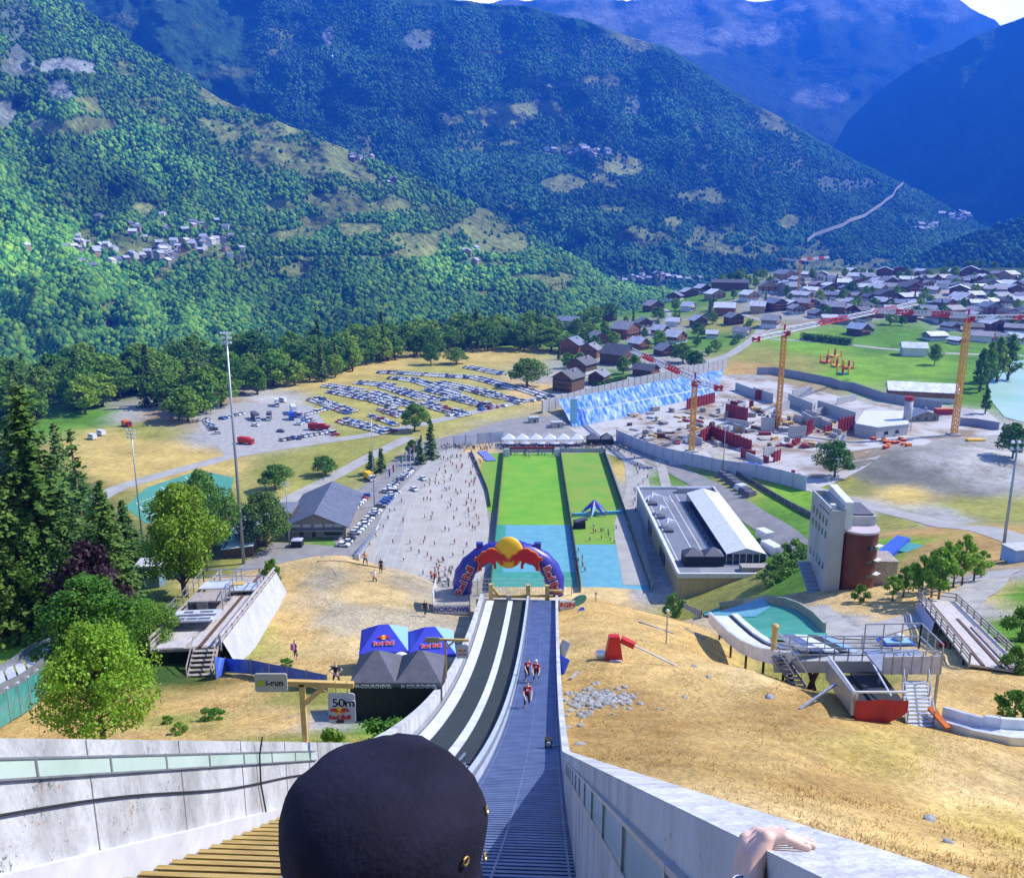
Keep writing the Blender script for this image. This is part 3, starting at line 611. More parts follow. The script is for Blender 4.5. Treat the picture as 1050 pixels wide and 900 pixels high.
mountain('mountain', [(-150, -120), (80, -60), (150, -40), (230, -50), (330, -60), (430, -20), (450, 3), (540, 3), (560, -6), (600, -3), (640, 0), (700, -8), (780, -4), (830, -6), (900, -3), (960, -4), (985, 0), (1020, 24), (1060, 60), (1150, 120)],
         [(-150, 200), (600, 160), (860, 230), (1150, 240)], [(-150, 5400), (600, 5600), (1150, 6200)], [(-150, 7800), (600, 8400), (1150, 9000)], 420, 12.1, 260, 90,
         [('r', 120, 8, 22, 14, 1), ('r', 250, 12, 40, 14, .9), ('r', 345, 5, 40, 14, 1), ('r', 232, 25, 10, 18, .7), ('r', 700, 40, 40, 22, .6), ('r', 770, 35, 40, 14, .9), ('r', 790, 8, 30, 10, .9), ('r', 840, 95, 30, 16, .6), ('r', 620, 18, 50, 8, .7)], jag=10, fs=.8, rockline=28, bcol=HIGH * .8)
mountain('mountain', [(855, 150), (870, 122), (905, 90), (950, 60), (1000, 38), (1050, 18), (1120, -20), (1400, -150)],
         [(855, 210), (980, 226), (1100, 275), (1400, 330)], [(855, 5600), (1000, 4300), (1400, 2500)], [(855, 6600), (1000, 5400), (1400, 4000)], 230, 17.9, 170, 110, [('m', 960, 205, 40, 8, .3)], jag=4, bcol=FOREST * .85)
H5 = mountain('hill', [(900, 275), (960, 254), (1000, 240), (1050, 222), (1150, 180), (1400, 60)], [(900, 290), (1050, 300), (1400, 400)], [(900, 2300), (1400, 1500)], [(900, 2700), (1400, 2400)], 60, 23.1, 90, 50, jag=3)
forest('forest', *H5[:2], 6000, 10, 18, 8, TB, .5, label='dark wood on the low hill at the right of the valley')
# the valley floor that joins the hills
V = MB(); V.add([(-2500, 1200, -560), (4000, 1200, -560), (6000, 9500, -560), (-3500, 9500, -560)], [(0, 1, 2, 3)]); tag(V.build('valley_ground', mat('valley_green', (.06, .10, .03), (.12, .14, .05), sc=.004)), kind='structure')
# pale road cut into the far mountain
def on_mtn(H, px, py):
    V_, _, Q = H; k = int(np.argmin((Q[:, :, 0] - px) ** 2 + (Q[:, :, 1] - py) ** 2)); return Vector(V_.reshape(-1, 3)[k])
def hill_road(H, pts, wd, lift):
    mb = MB(); ps = [on_mtn(H, *p) + Vector((0, -lift, lift)) for p in pts]
    for i in range(len(ps) - 1):
        a, b = ps[i], ps[i + 1]; mb.add([a, b, b + Vector((0, wd * .3, wd)), a + Vector((0, wd * .3, wd))], [(0, 1, 2, 3)])
    tag(mb.build('road', MT['gravel']), kind='structure')
hill_road(H2, [(825, 252), (835, 246), (848, 241), (862, 236), (872, 231), (884, 226), (893, 221), (902, 214), (908, 210), (914, 205), (918, 198), (926, 192)], 12, 12)
# haze
bm = MB(); bm.box((700, 5900, 1050), (15000, 11900, 3700))
m = bpy.data.materials.new('air'); m.use_nodes = True; N = m.node_tree.nodes; N.remove(N['Principled BSDF'])
pv = N.new('ShaderNodeVolumePrincipled'); pv.inputs['Density'].default_value = 1.7e-4; pv.inputs['Color'].default_value = (.02, .17, 1.0, 1); pv.inputs['Anisotropy'].default_value = .2
m.node_tree.links.new(pv.outputs[0], N['Material Output'].inputs['Volume'])
HAZE = tag(bm.build('haze', m), 'thin blue haze filling the valley air', 'haze', kind='stuff')
# ------------------------------------------------------------------ lettering
def text_mesh(body, size=1.0, depth=.01, bold=0.0):
    c = bpy.data.curves.new('lettering', 'FONT'); c.body = body; c.size = size; c.extrude = depth; c.offset = bold; c.align_x = 'CENTER'; c.align_y = 'CENTER'; c.resolution_u = 3
    o = bpy.data.objects.new('lettering', c); COL.objects.link(o); dg = bpy.context.evaluated_depsgraph_get(); dg.update()
    me = bpy.data.meshes.new_from_object(o.evaluated_get(dg)); bpy.data.objects.remove(o); bpy.data.curves.remove(c); return me
def text(body, size, m, parent, M, depth=.01, bold=0.0, name='lettering'):
    """M: 4x4 that takes the text plane (x right, y up, z towards the reader) into the parent's space"""
    me = text_mesh(body, size, depth, bold); me.transform(M); me.materials.clear(); me.materials.append(m)
    return link(bpy.data.objects.new(name, me), parent)
def facing(loc, rz=0, tilt=0):      # upright text read from -y side, turned by rz, leaning back by tilt
    return Matrix.Translation(loc) @ Matrix.Rotation(rz, 4, 'Z') @ Matrix.Rotation(R(90) - tilt, 4, 'X')
def flatshape(mb, pts, M, d=.02, m=0):
    n = len(pts); a = [M @ Vector((x, y, 0)) for x, y in pts]; b = [M @ Vector((x, y, d)) for x, y in pts]
    if sum(pts[i][0] * pts[(i + 1) % n][1] - pts[(i + 1) % n][0] * pts[i][1] for i in range(n)) < 0: a.reverse(); b.reverse()
    mb.add(a + b, [tuple(range(n - 1, -1, -1)), tuple(range(n, 2 * n))] + [(i, (i + 1) % n, n + (i + 1) % n, n + i) for i in range(n)], m)
BULL = [(0, .10), (.10, .33), (.27, .42), (.42, .62), (.62, .74), (.86, .78), (1.08, .72), (1.30, .74), (1.52, .66), (1.66, .58), (1.80, .62), (1.92, .50), (1.80, .50), (1.74, .40), (1.82, .26), (1.96, .12), (1.90, .02), (1.76, .02), (1.74, .16), (1.60, .26),
        (1.40, .22), (1.16, .26), (1.00, .20), (.92, .06), (1.00, -.08), (.86, -.12), (.78, .04), (.74, .20), (.60, .22), (.48, .12), (.50, -.04), (.36, -.06), (.34, .12), (.22, .16), (.10, .02), (.02, -.02)]
def bulls(parent, M, s, with_word=True):
    """the yellow disc, two charging red bulls, and the word under them; each a mesh of its own"""
    mb = MB(); flatshape(mb, [(math.cos(t) * .52 * s, .28 * s + math.sin(t) * .52 * s) for t in np.linspace(0, 2 * math.pi, 20, endpoint=False)], M, .012 * s); mb.build('sun_disc', MT['yellow'], parent)
    for sg in (1, -1):
        mb = MB(); flatshape(mb, [(sg * (x * .62 + .06) * s, y * .8 * s) for x, y in BULL], M @ Matrix.Translation((0, 0, .015 * s)), .012 * s); mb.build('bull_emblem', MT['red'], parent)
    if with_word: text('Red Bull', .62 * s, MT['red'], parent, M @ Matrix.Translation((0, -.36 * s, .01)), .008 * s, .012 * s)

# ------------------------------------------------------------------ the ski jump's inrun
YE = 80.0
def sweep(sec, y0, y1, st=1.0):
    """sec: function y -> closed section [(e,h)] ; swept along the inrun"""
    mb = MB(); ys = list(np.arange(y0, y1, st)) + [y1]; n = None
    for i, y in enumerate(ys):
        s = sec(y); n = len(s); mb.v += [tuple(I(e, y, h)) for e, h in s]
        if i:
            for k in range(n): mb.f.append(((i - 1) * n + k, (i - 1) * n + (k + 1) % n, i * n + (k + 1) % n, i * n + k)); mb.m.append(0)
    mb.f += [tuple(range(n - 1, -1, -1)), tuple(range((len(ys) - 1) * n, len(ys) * n))]; mb.m += [0, 0]
    return mb
inrun = thing('ski_jump_inrun', 'long concrete ski jump inrun with dark mats and a steel stair lane', 'ski jump', (0, 0, -2))
inrun.location = (0, 0, 0)
EL_, ER_ = -5.86, .42
def KF(y): return .84 + .21 * float(sstep(26, 84, y))
def EV(e, y): return -2.5 + (e + 2.5) * KF(y)
def htR(y): return max(-.215 - .649 * y - zs(y), .72 - .25 * sstep(40, 80, y))
def htL(y): return max(-.105 - .649 * y - zs(y), .82 - .2 * sstep(40, 80, y))
rw = sweep(lambda y: [(ER_, -1.6), (ER_ + .25, -3.4), (ER_ + .25, htR(y)), (ER_, htR(y))], -2, YE + .6).build('side_wall', MT['wallconc'], inrun)
lw = sweep(lambda y: [(EV(-6.5, y) - .32, -3.4), (EV(-6.5, y), -1.6), (EV(-6.5, y), htL(y)), (EV(-6.5, y) - .32, htL(y))], -2, YE + .6).build('side_wall', MT['wallconc'], inrun)
def strip_on(par, name, m, e0, e1, off0, off1, y0, y1, st=1.0):
    return sweep(lambda y: [(e0, -off1 - .649 * y - zs(y)), (e1, -off1 - .649 * y - zs(y)), (e1, -off0 - .649 * y - zs(y)), (e0, -off0 - .649 * y - zs(y))], y0, y1, st).build(name, m, par)
strip_on(rw, 'glass_strip', MT['glass_strip'], ER_ - .02, ER_ + .1, .45, .74, -1, 19)
strip_on(lw, 'glass_strip', MT['glass_strip'], EL_ - .1, EL_ + .025, .35, .585, -1, 19)
for par, e0, e1, o0, o1 in ((rw, ER_ - .035, ER_ + .05, .43, .76), (lw, EL_ - .05, EL_ + .04, .33, .605)):
    mb = MB()
    for off in (o0, o1 - .02): mb.v_ = 0; q = sweep(lambda y: [(e0, -off - .03 - .649 * y - zs(y)), (e1, -off - .03 - .649 * y - zs(y)), (e1, -off - .649 * y - zs(y)), (e0, -off - .649 * y - zs(y))], -1, 19.1); mb.add(q.v, q.f)
    y = 1.0
    while y < 19:
        a = I((e0 + e1) / 2, y, 0); a.z = -o0 - .649 * y; b = a.copy(); b.z = -o1 - .649 * y; mb.bar(a, b, .09, .03); y += 1.5
    mb.build('strip_frame', MT['steel'], par)
# vertical casting joints and a cable along the left wall
mb = MB(); y = 2.2
while y < 24:
    for e in (EL_ + .004,):
        a = I(e, y, htL(y)); b = I(e, y, -.3); mb = MB(); mb.bar(a, b, .012, .02); mb.build('casting_joint', MT['stone'], lw)
    y += 2.45
mb = MB(); pts = []
for y in np.arange(-1, 20, .6):
    a = I(EL_ + .03, y, 0); a.z = -1.02 - .649 * y + .05 * math.sin(y * .8); pts.append(a)
mb.tube(pts, .015, 6)
a = I(EL_ + .05, 15.2, htL(15.2)); mb.tube([a + Vector((.1, 0, .1)), a + Vector((.02, 0, -.3)), I(EL_ + .05, 15.2, .9), I(EL_ + .05, 15.4, .1)], .018, 5)
mb.build('cable', MT['rubber'], lw)
strip_on(lw, 'lower_band', MT['white'], EL_ - .02, EL_ + .10, 1.73, 2.27, -1, 16)
# decks
sweep(lambda y: [(EV(-6.48, y), -.75), (-2.35, -.75), (-2.35, -.16), (EV(-6.48, y), -.16)], 26.5, YE).build('track_deck', MT['concrete'], inrun)
sweep(lambda y: [(EL_ + .02, -.75), (-2.35, -.75), (-2.35, -.16), (EL_ + .02, -.16)], -2, 26.49).build('step_bed', MT['darkwood'], inrun)
def flat_strip(name, m, e0, e1, h0, h1, y0, y1): return sweep(lambda y: [(EV(e0, y), h0), (EV(e1, y), h0), (EV(e1, y), h1), (EV(e0, y), h1)] if e1 < -2.4 else [(e0, h0), (e1, h0), (e1, h1), (e0, h1)], y0, y1).build(name, m, inrun)
flat_strip('track_mat', MT['mat_dark'], -5.50, -4.20, -.16, -.09, 27, YE)
flat_strip('track_mat', MT['mat_dark'], -3.70, -2.50, -.16, -.09, 27, YE)
flat_strip('white_strip', MT['whitesheet'], -6.25, -5.52, -.16, -.05, 27, YE)
flat_strip('white_strip', MT['whitesheet'], -4.18, -3.72, -.16, -.05, 27, YE)
flat_strip('gutter', MT['steel'], -6.46, -6.32, -.16, .1, 27, YE)
sweep(lambda y: [(-2.46, -.5), (-2.12, -.5), (-2.18, .42), (-2.40, .42)], 8, YE + .3).build('divider', MT['divider'], inrun)
flat_strip('divider_rail', MT['steel'], -2.16, -2.11, .34, .46, 8, YE)
# steel stair lane: base and raised bars
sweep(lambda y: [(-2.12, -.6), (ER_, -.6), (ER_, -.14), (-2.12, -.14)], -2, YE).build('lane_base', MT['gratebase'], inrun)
mb = MB(); y = -1.0
while y < YE:
    a, b = I(-2.1, y, -.03), I(ER_ - .01, y, -.03); sl = -.649 + .0067 * max(y - 5, 0)
    w_ = .15; t = Vector((isn, ic, sl)).normalized() * w_ / 2; up = Vector((0, 0, .035))
    mb.hexa([a - t - up, b - t - up, b + t - up, a + t - up, a - t + up * .6, b - t + up * .6, b + t + up, a + t + up]); y += .30
for e in (-2.0, -.85, .3): 
    q = sweep(lambda y: [(e, -.06), (e + .04, -.06), (e + .04, .006), (e, .006)], -1, YE); mb.add(q.v, q.f)
mb.build('stair_grating', MT['grate'], inrun)
# yellow wooden steps in the upper left lane
mb = MB(); y = 1.0
while y < 26.5:
    a, b = I(EL_ + .14, y, .0), I(-2.9, y, .0); mb.bar(a, b, .085, .035); y += .46
mb.build('wooden_step', MT['stepwood'], inrun)
mb = MB()
for e in (-2.75,):
    for h in (.25, .6): mb.tube([I(e, y, h) for y in np.arange(4, 26, 1.5)], .05, 6)
    for y in np.arange(5, 26, 2): mb.bar(I(e, y, 0), I(e, y, .6), .05)
mb.build('blue_rail', mat('blue_grey_rail', (.16, .22, .33), r=.4, metal=.4), inrun)
# end of the table: wood frames
tk = thing('takeoff_barrier', 'pale timber posts and beams across the lower end of the ski jump', 'barrier', I(-3, YE + .4, 0))
def tkp(e, y, h): return I(e, y, h) - I(-3, YE + .4, 0)
for e in (-6.0, -2.3, -.4): mb = MB(); mb.box(tkp(e, YE + .5, .7), (.42, .34, 1.7)); mb.build('post', MT['yellowwood'], tk)
mb = MB()
mb.bar(tkp(-6.2, YE + .5, .3), tkp(-2.3, YE + .5, .3), .18, .3); mb.bar(tkp(-2.3, YE + .5, .4), tkp(.2, YE + .5, .4), .16, .22); mb.bar(tkp(-.4, YE + .5, 1.0), tkp(1.2, YE + .5, .9), .14, .2); mb.bar(tkp(-6, YE + .5, 1.4), tkp(-5.2, YE + .5, .3), .25)
mb.build('beam', MT['yellowwood'], tk)
mb = MB(); mb.box(tkp(-4.2, YE + .3, .25), (.5, .4, .5)); mb.build('box', MT['greywood'], tk)
mb = MB(); mb.box(tkp(-3, YE + .9, -2.2), (9, .3, 4.2), -INA); mb.build('end_wall', MT['concrete'], tk)

# start platform under the photographer and the person in front
mb = MB(); mb.box((-.2, -.2, -2.36), (3.6, 3.2, .12)); pf = mb.build('start_platform', MT['greywood']); tag(pf, 'grey timber start platform at the top of the stair lane', 'platform')
mb = MB()
for x in (-1.9, -.6, .35):
    for y in (-1.6, 1.2): mb.bar((x, y, -2.42), (x, y, zs(y) - .1 if y > 0 else -2.5), .1)
pieces(mb, 'leg', MT['steel'], pf)

# ------------------------------------------------------------------ people
def skin_mesh(joints, edges, sub=1, root=0):
    me = bpy.data.meshes.new('person'); me.from_pydata([j[0] for j in joints], edges, []); o = bpy.data.objects.new('person', me); COL.objects.link(o)
    o.modifiers.new('s', 'SKIN'); sk = me.skin_vertices[0].data
    for i, j in enumerate(joints):
        r = j[1] if isinstance(j[1], tuple) else (j[1], j[1]); sk[i].radius = r; sk[i].use_root = i == root
    if sub: mm = o.modifiers.new('u', 'SUBSURF'); mm.levels = sub; mm.render_levels = sub
    dg = bpy.context.evaluated_depsgraph_get(); dg.update(); out = bpy.data.meshes.new_from_object(o.evaluated_get(dg)); bpy.data.objects.remove(o); bpy.data.meshes.remove(me); return out
def pose(kind):
    """a 1.75 m figure facing -y (towards the viewer); joints: pelvis, chest, neck, head, arms, legs"""
    lean, la, ra, ll, rl, drop = dict(stand=(0, (.30, 0, -.62), (-.30, .02, -.62), (.02, 0), (-.02, 0), 0), walk=(.06, (.26, -.22, -.55), (-.26, .22, -.55), (.0, .26), (-.0, -.24), 0),
        run=(.22, (.26, -.34, -.36), (-.26, .25, -.40), (0, .38), (0, -.30), .02), climb=(.42, (.16, -.42, -.50), (-.14, -.46, -.46), (.03, .32), (-.03, -.30), .06), cheer=(0, (.30, -.05, .55), (-.32, 0, .55), (.06, .05), (-.06, -.05), 0),
        hips=(0, (.42, .04, -.30), (-.42, .04, -.30), (.10, .03), (-.10, -.03), 0))[kind]
    H = .93 - drop; J = []; E = []
    def j(p, r, par=None):
        J.append((p, r)); i = len(J) - 1
        if par is not None: E.append((par, i))
        return i
    pel = j((0, 0, H), (.155, .11)); wa = j((0, -lean * .22, H + .2), (.135, .095), pel); ch = j((0, -lean * .5, H + .42), (.165, .11), wa); nk = j((0, -lean * .72, H + .57), (.055, .055), ch)
    h0 = j((0, -lean * .80 - .01, H + .66), (.075, .085), nk); h1 = j((0, -lean * .86 - .015, H + .78), (.085, .10), h0); j((0, -lean * .9, H + .84), (.055, .065), h1)
    for s, a in ((1, la), (-1, ra)):
        sh = j((.17 * s, -lean * .56, H + .47), .058, ch); end = Vector((a[0] + .0, a[1] - lean * .56, H + .47 + a[2])); st = Vector(J[sh][0]); mid = (st + end) / 2 + Vector((.07 * s, .06, -.03))
        if kind == 'hips': mid = Vector((.44 * s, .06, H + .20)); end = Vector((.20 * s, -.02, H + .06))
        e = j(tuple(mid), .042, sh); wv = j(tuple(end), .030, e); d = (end - mid).normalized(); j(tuple(end + d * .10), (.035, .02), wv)
    for s, l in ((1, ll), (-1, rl)):
        hp = j((.095 * s, 0, H - .06), .095, pel); fy = l[1]; knee = j((.10 * s + l[0], -.10 - max(-fy, 0) * .6 + min(0, -fy) * .2, .50 - drop + max(-fy, 0) * .25), .062, hp)
        an = j((.10 * s + l[0] * 1.5, fy, .09 + max(fy, 0) * .2), .042, knee); j((.11 * s + l[0] * 1.5, fy - .16, .035 + max(fy, 0) * .2), (.045, .03), an)
    return J, E
BODY = {}
def body_mesh(kind, sub=1):
    if (kind, sub) in BODY: return BODY[kind, sub]
    J, E = pose(kind); me = skin_mesh(J, E, sub)
    H = J[0][0][2]; me.materials.clear()
    for m in (MT['skin'], MT['cloth'], MT['dark'], MT['hair']): me.materials.append(m)
    head = Vector(J[5][0]); pts = [Vector(p[0]) for p in J]
    for f in me.polygons:
        c = f.center
        i = min(range(len(pts)), key=lambda k: (pts[k] - c).length)
        if i in (4, 5, 6): k = 3 if (c.z > head.z + .03 or c.y > head.y + .035) else 0
        elif i in (0, 15, 16, 19, 20) : k = 2 if c.z < H + .07 else 1
        elif i in (1, 2, 7, 11): k = 1
        elif i in (17, 18, 21, 22): k = 0 if i in (17, 21) else 2
        else: k = 0
        f.material_index = k; f.use_smooth = True
    BODY[kind, sub] = me; return me
PEOPLE = []
def person(loc, kind='stand', col=(.6, .05, .05), rz=0.0, label=None, group=None, sub=0, scale=1.0):
    o = bpy.data.objects.new('person', body_mesh(kind, sub)); o.location = loc; o.rotation_euler = (0, 0, rz); o.color = (*col, 1); o.scale = (scale,) * 3
    link(o); tag(o, label, 'person', group); PEOPLE.append(o); return o
RED = (.72, .010, .018)
for px, py, k, rz, lb in ((540, 697, 'climb', .25, 'athlete in red shirt and black shorts, left of the pair climbing the stair lane'), (550, 699, 'climb', -.1, 'athlete in red shirt, right of the climbing pair, pale cap, nearer the wall'), (540, 725, 'climb', .1, 'athlete in red shirt leaning forward alone, lowest in view ahead of the climbing pair')):
    # on the stairs: find the point of the lane under this pixel
    d = ray(px, py); t = 20.0
    while d[2] * t / d[1] > zs(t): t += .1
    p = I(0, t, 0); x = d[0] * t / d[1]; o = person((x, t, zs(t) + .01), k, RED, rz, lb, 'athletes climbing the stair lane', 1)
    if px == 550:
        mb = MB(); J = pose(k)[0]; h = J[5][0]; mb.ell((h[0], h[1], h[2] + .02), (.10, .115, .10), 10, 4, 0, -.1); mb.build('cap', MT['white'], o)
    mb = MB(); J = pose(k)[0]; mb.box((0, J[2][0][1] - .125, J[2][0][2] - .06), (.13, .01, .12), rx=-.3); mb.build('race_bib', MT['white'], o)
# things on the stairs
d = ray(562, 766); t = 15.0
while d[2] * t / d[1] > zs(t): t += .1
q = Vector((d[0] * t / d[1], t, zs(t))); lampo = thing('stage_light', 'small black lamp with a white face clamped beside the stair lane', 'lamp', q)
mb = MB(); mb.box((0, 0, .25), (.26, .3, .3)); mb.bar((-.1, 0, 0), (-.1, 0, .2), .05); mb.bar((.1, 0, 0), (.1, 0, .2), .05); mb.build('housing', MT['black'], lampo)
mb = MB(); mb.tube([(0, -.2, .26), (0, -.15, .26)], .1, 10); mb.build('lens', MT['white'], lampo)
mb = MB(); mb.bar((.1, 0, .04), (.75, .1, .04), .05); mb.build('clamp_arm', MT['steel'], lampo)

# the person in front, seen from behind: one body, cap, shirt, a hand on the wall
pr = thing('person', 'person in a dark navy cap seen from behind, hand on the concrete wall', 'person', (0, 0, -2.3))
pr.location = (0, 0, 0)
hc = P(395, 864, .80)           # centre of the head
wy = 1.53; hand = I(ER_ + .05, wy, 0); hand.z = -.215 - .649 * wy
sh_r = Vector((hc.x + .19, hc.y + .02, hc.z - .34)); el = Vector((hc.x + .43, 1.08, hc.z - .66)); wr = I(ER_ - .052, wy - .085, 0); wr.z = -.215 - .649 * wy - .050
# the hand: back of the palm climbs over the wall's inner edge, fingers lie along the top pointing right, thumb hangs inside
dirw = Vector((isn, ic, -.649)).normalized()          # down the wall
out = Vector((ic, -isn, 0)); nrm = out.cross(dirw).normalized()
edge = I(ER_, wy, 0); edge.z = -.215 - .649 * wy
mb = MB()
def limb(pts, rs_, n=12):
    mb.tube(pts, rs_, n)
    for p, r in zip(pts, rs_): mb.ell(p, (r, r, r), n, 6)
HS = 1.14
def hv(a, b, c): return edge + out * a * HS + dirw * b * HS + nrm * c * HS
V3 = Vector; X, Y_, Z_ = hc.x, hc.y, hc.z
mb.tube([(X, Y_, Z_ - .95), (X, Y_, Z_ - .80), (X, Y_, Z_ - .55), (X, Y_, Z_ - .36), (X, Y_, Z_ - .27), (X, Y_, Z_ - .20)], [.15, .16, .14, .155, .10, .06], 16)
limb([V3((X, Y_, Z_ - .24)), V3((X, Y_ + .01, Z_ - .10))], [.058, .058]); mb.ell((X, Y_ + .015, Z_ - .02), (.076, .095, .115), 16, 10); mb.ell((X, Y_ + .115, Z_ - .035), (.014, .02, .022), 8, 6)
for s_ in (-1, 1): mb.ell((X + s_ * .082, Y_ + .0, Z_ - .03), (.012, .022, .033), 8, 6)
limb([V3((X + .12, Y_, Z_ - .33)), sh_r, sh_r.lerp(el, .55), el], [.07, .062, .05, .043]); limb([el, el.lerp(wr, .35), el.lerp(wr, .8), wr], [.043, .042, .031, .027])
limb([V3((X - .12, Y_, Z_ - .33)), V3((X - .19, Y_, Z_ - .34)), V3((X - .25, Y_ - .02, Z_ - .65))], [.07, .062, .043]); limb([V3((X - .25, Y_ - .02, Z_ - .65)), V3((X - .22, Y_ - .16, Z_ - .88))], [.042, .027]); limb([V3((X - .22, Y_ - .16, Z_ - .88)), V3((X - .205, Y_ - .22, Z_ - .96))], [.032, .03])
for k in range(4): limb([V3((X - .235 + k * .02, Y_ - .20, Z_ - .94)), V3((X - .225 + k * .018, Y_ - .25, Z_ - .985)), V3((X - .215 + k * .016, Y_ - .24, Z_ - 1.02))], [.0095, .009, .008], 8)
limb([V3((X - .19, Y_ - .17, Z_ - .9)), V3((X - .165, Y_ - .23, Z_ - .95))], [.012, .010], 8)
for s_ in (-1, 1): limb([V3((X + s_ * .09, Y_, Z_ - .92)), V3((X + s_ * .10, Y_ + .02, -1.85)), V3((X + s_ * .11, Y_ - .02, -2.24))], [.095, .06, .042]); limb([V3((X + s_ * .11, Y_ - .02, -2.255)), V3((X + s_ * .12, Y_ + .15, -2.265))], [.042, .033])
# palm: from the wrist up the inner face and over the edge; the little finger is nearest, the thumb on the far side
fwd = Vector((isn, ic, 0)); nails = []
fing = ((-.036, .064, -12, .0096), (-.0125, .082, 2, .0106), (.0115, .088, 13, .0110), (.035, .080, 24, .0108))
for b0, ln, ang, r0_ in fing:
    wv = (fwd * .75 + dirw * .25).normalized(); k_ = edge + out * (.006 * HS) + dirw * (b0 * 1.05 - .012) * HS + nrm * .0150 * HS
    limb([wr + wv * b0 * .5, edge + out * (-.032 * HS) + wv * (b0 * .85 - .040) * HS + nrm * (-.040 * HS), edge + out * (-.016 * HS) + wv * (b0 * .95 - .022) * HS + nrm * (.002 * HS), k_], [.021, .0185 * HS, .0165 * HS, .0140 * HS], 12)
    fd = out * math.cos(R(ang)) + dirw * math.sin(R(ang)); j1 = k_ + fd * ln * .46 * HS + nrm * .0045 * HS; j2 = k_ + fd * ln * .78 * HS - nrm * .0045 * HS; tp_ = k_ + fd * ln * 1.02 * HS - nrm * .0085 * HS
    mb.ell(k_ + nrm * .002, (.0150 * HS,) * 3, 10, 6); mb.ell(j1, (r0_ * 1.10 * HS,) * 3, 10, 6)
    limb([k_, k_.lerp(j1, .5), j1, j1.lerp(j2, .5), j2, tp_], [r0_ * 1.18 * HS, r0_ * .98 * HS, r0_ * 1.05 * HS, r0_ * .90 * HS, r0_ * .92 * HS, r0_ * .70 * HS], 10); nails.append((j2.lerp(tp_, .75) + nrm * r0_ * .66 * HS, fd, r0_ * HS))
limb([hv(-.034, -.012, -.042), hv(-.022, .034, -.034), hv(-.013, .062, -.030), hv(-.006, .086, -.024)], [.017, .0138, .0120, .0094], 10)
tmp = mb.build('body', MT['skin'], pr); rm = tmp.modifiers.new('r', 'REMESH'); rm.mode = 'VOXEL'; rm.voxel_size = .0030; rm.use_smooth_shade = True; smo = tmp.modifiers.new('s', 'SMOOTH'); smo.factor = .5; smo.iterations = 3
dg = bpy.context.evaluated_depsgraph_get(); dg.update(); me = bpy.data.meshes.new_from_object(tmp.evaluated_get(dg)); KIDS[pr.name].remove(tmp); bpy.data.objects.remove(tmp)
me.materials.clear(); me.materials.append(MT['skin'])
body_ = link(bpy.data.objects.new('body', me), pr)
nm_ = mat('fingernail', (.80, .58, .50), r=.3)
for c_, fd, r_ in nails:
    q = MB(); q.ell((0, 0, 0), (r_ * .75, r_ * .55, r_ * .22), 10, 5); sdv = nrm.cross(fd).normalized(); q.xf(Matrix.Translation(c_) @ Matrix((fd, sdv, nrm)).transposed().to_4x4()); q.build('fingernail', nm_, body_, smooth=True)
mb = MB()                                             # the cap: rounded crown with a flatter top, hem band, folds
for jj in range(19):
    ph = -.62 + (math.pi / 2 + .62) * jj / 18
    for i in range(48):
        t = 2 * math.pi * i / 48; cx = math.copysign(abs(math.cos(ph)) ** .78, math.cos(ph)); sz = math.copysign(abs(math.sin(ph)) ** .9, math.sin(ph))
        wob = 1 + cx * (.014 * math.sin(t * 6 + 2 * math.sin(ph * 4)) + .018 * noise.noise((math.cos(t) * 2.5, math.sin(t) * 2.5, ph * 3)) + .02 * noise.noise((math.cos(t) * 7, math.sin(t) * 7, ph * 9)))
        seam = 1 - .006 * cx * math.exp(-(((t * 6 / (2 * math.pi) + .5) % 1 - .5) / .045) ** 2)
        rr = .108 * (1 + .05 * math.sin(ph * 2))
        mb.v.append((hc.x + rr * cx * wob * seam * math.cos(t) * 1.0, hc.y + .108 * cx * wob * seam * math.sin(t), hc.z + .012 + .085 * sz * wob))
for jj in range(18):
    for i in range(48): mb.f.append((jj * 48 + i, jj * 48 + (i + 1) % 48, (jj + 1) * 48 + (i + 1) % 48, (jj + 1) * 48 + i)); mb.m.append(0)
capm = mat('navy_cap_cloth', (.0145, .0135, .034), (.006, .006, .015), sc=9, r=.85, bump=.12, bsc=140, spec=.18)
cap = mb.build('cap', capm, pr, smooth=True)
brass = mat('brass', (.55, .36, .12), r=.3, metal=.9)
for t, z in ((-.18, .0), (-.05, .045), (-.6, .03)):
    c = Vector((hc.x + .1085 * math.cos(t), hc.y + .1125 * math.sin(t), hc.z + z)); nd = Vector((math.cos(t), math.sin(t), .1)).normalized(); a = nd.orthogonal().normalized(); b = nd.cross(a)
    mb = MB(); mb.tube([c + (a * math.cos(q) + b * math.sin(q)) * .0042 for q in np.linspace(0, 2 * math.pi, 9)], .0013, 5); mb.build('eyelet', brass, cap)
mb = MB(); z = hc.z - .045
mb.tube([(hc.x + .094 * math.cos(t), hc.y + .101 * math.sin(t), z) for t in np.linspace(0, 2 * math.pi, 33)], .010, 6); mb.build('hem', capm, cap, smooth=True)
mb = MB(); mb.tube([(hc.x, hc.y + .115, hc.z - .035), (hc.x, hc.y + .15, hc.z - .04), (hc.x, hc.y + .185, hc.z - .055)], [.07, .068, .02], 14); mb.build('peak', capm, cap, smooth=True)
mb = MB(); mb.ell((hc.x, hc.y - .035, hc.z - .07), (.075, .065, .06), 14, 7); mb.build('hair', MT['hair'], pr, smooth=True)
mb = MB(); mb.tube([(hc.x, hc.y, hc.z - .20), (hc.x, hc.y, hc.z - .33), (hc.x, hc.y, hc.z - .6), (hc.x, hc.y, hc.z - .86)], [.085, .185, .175, .18], 16)
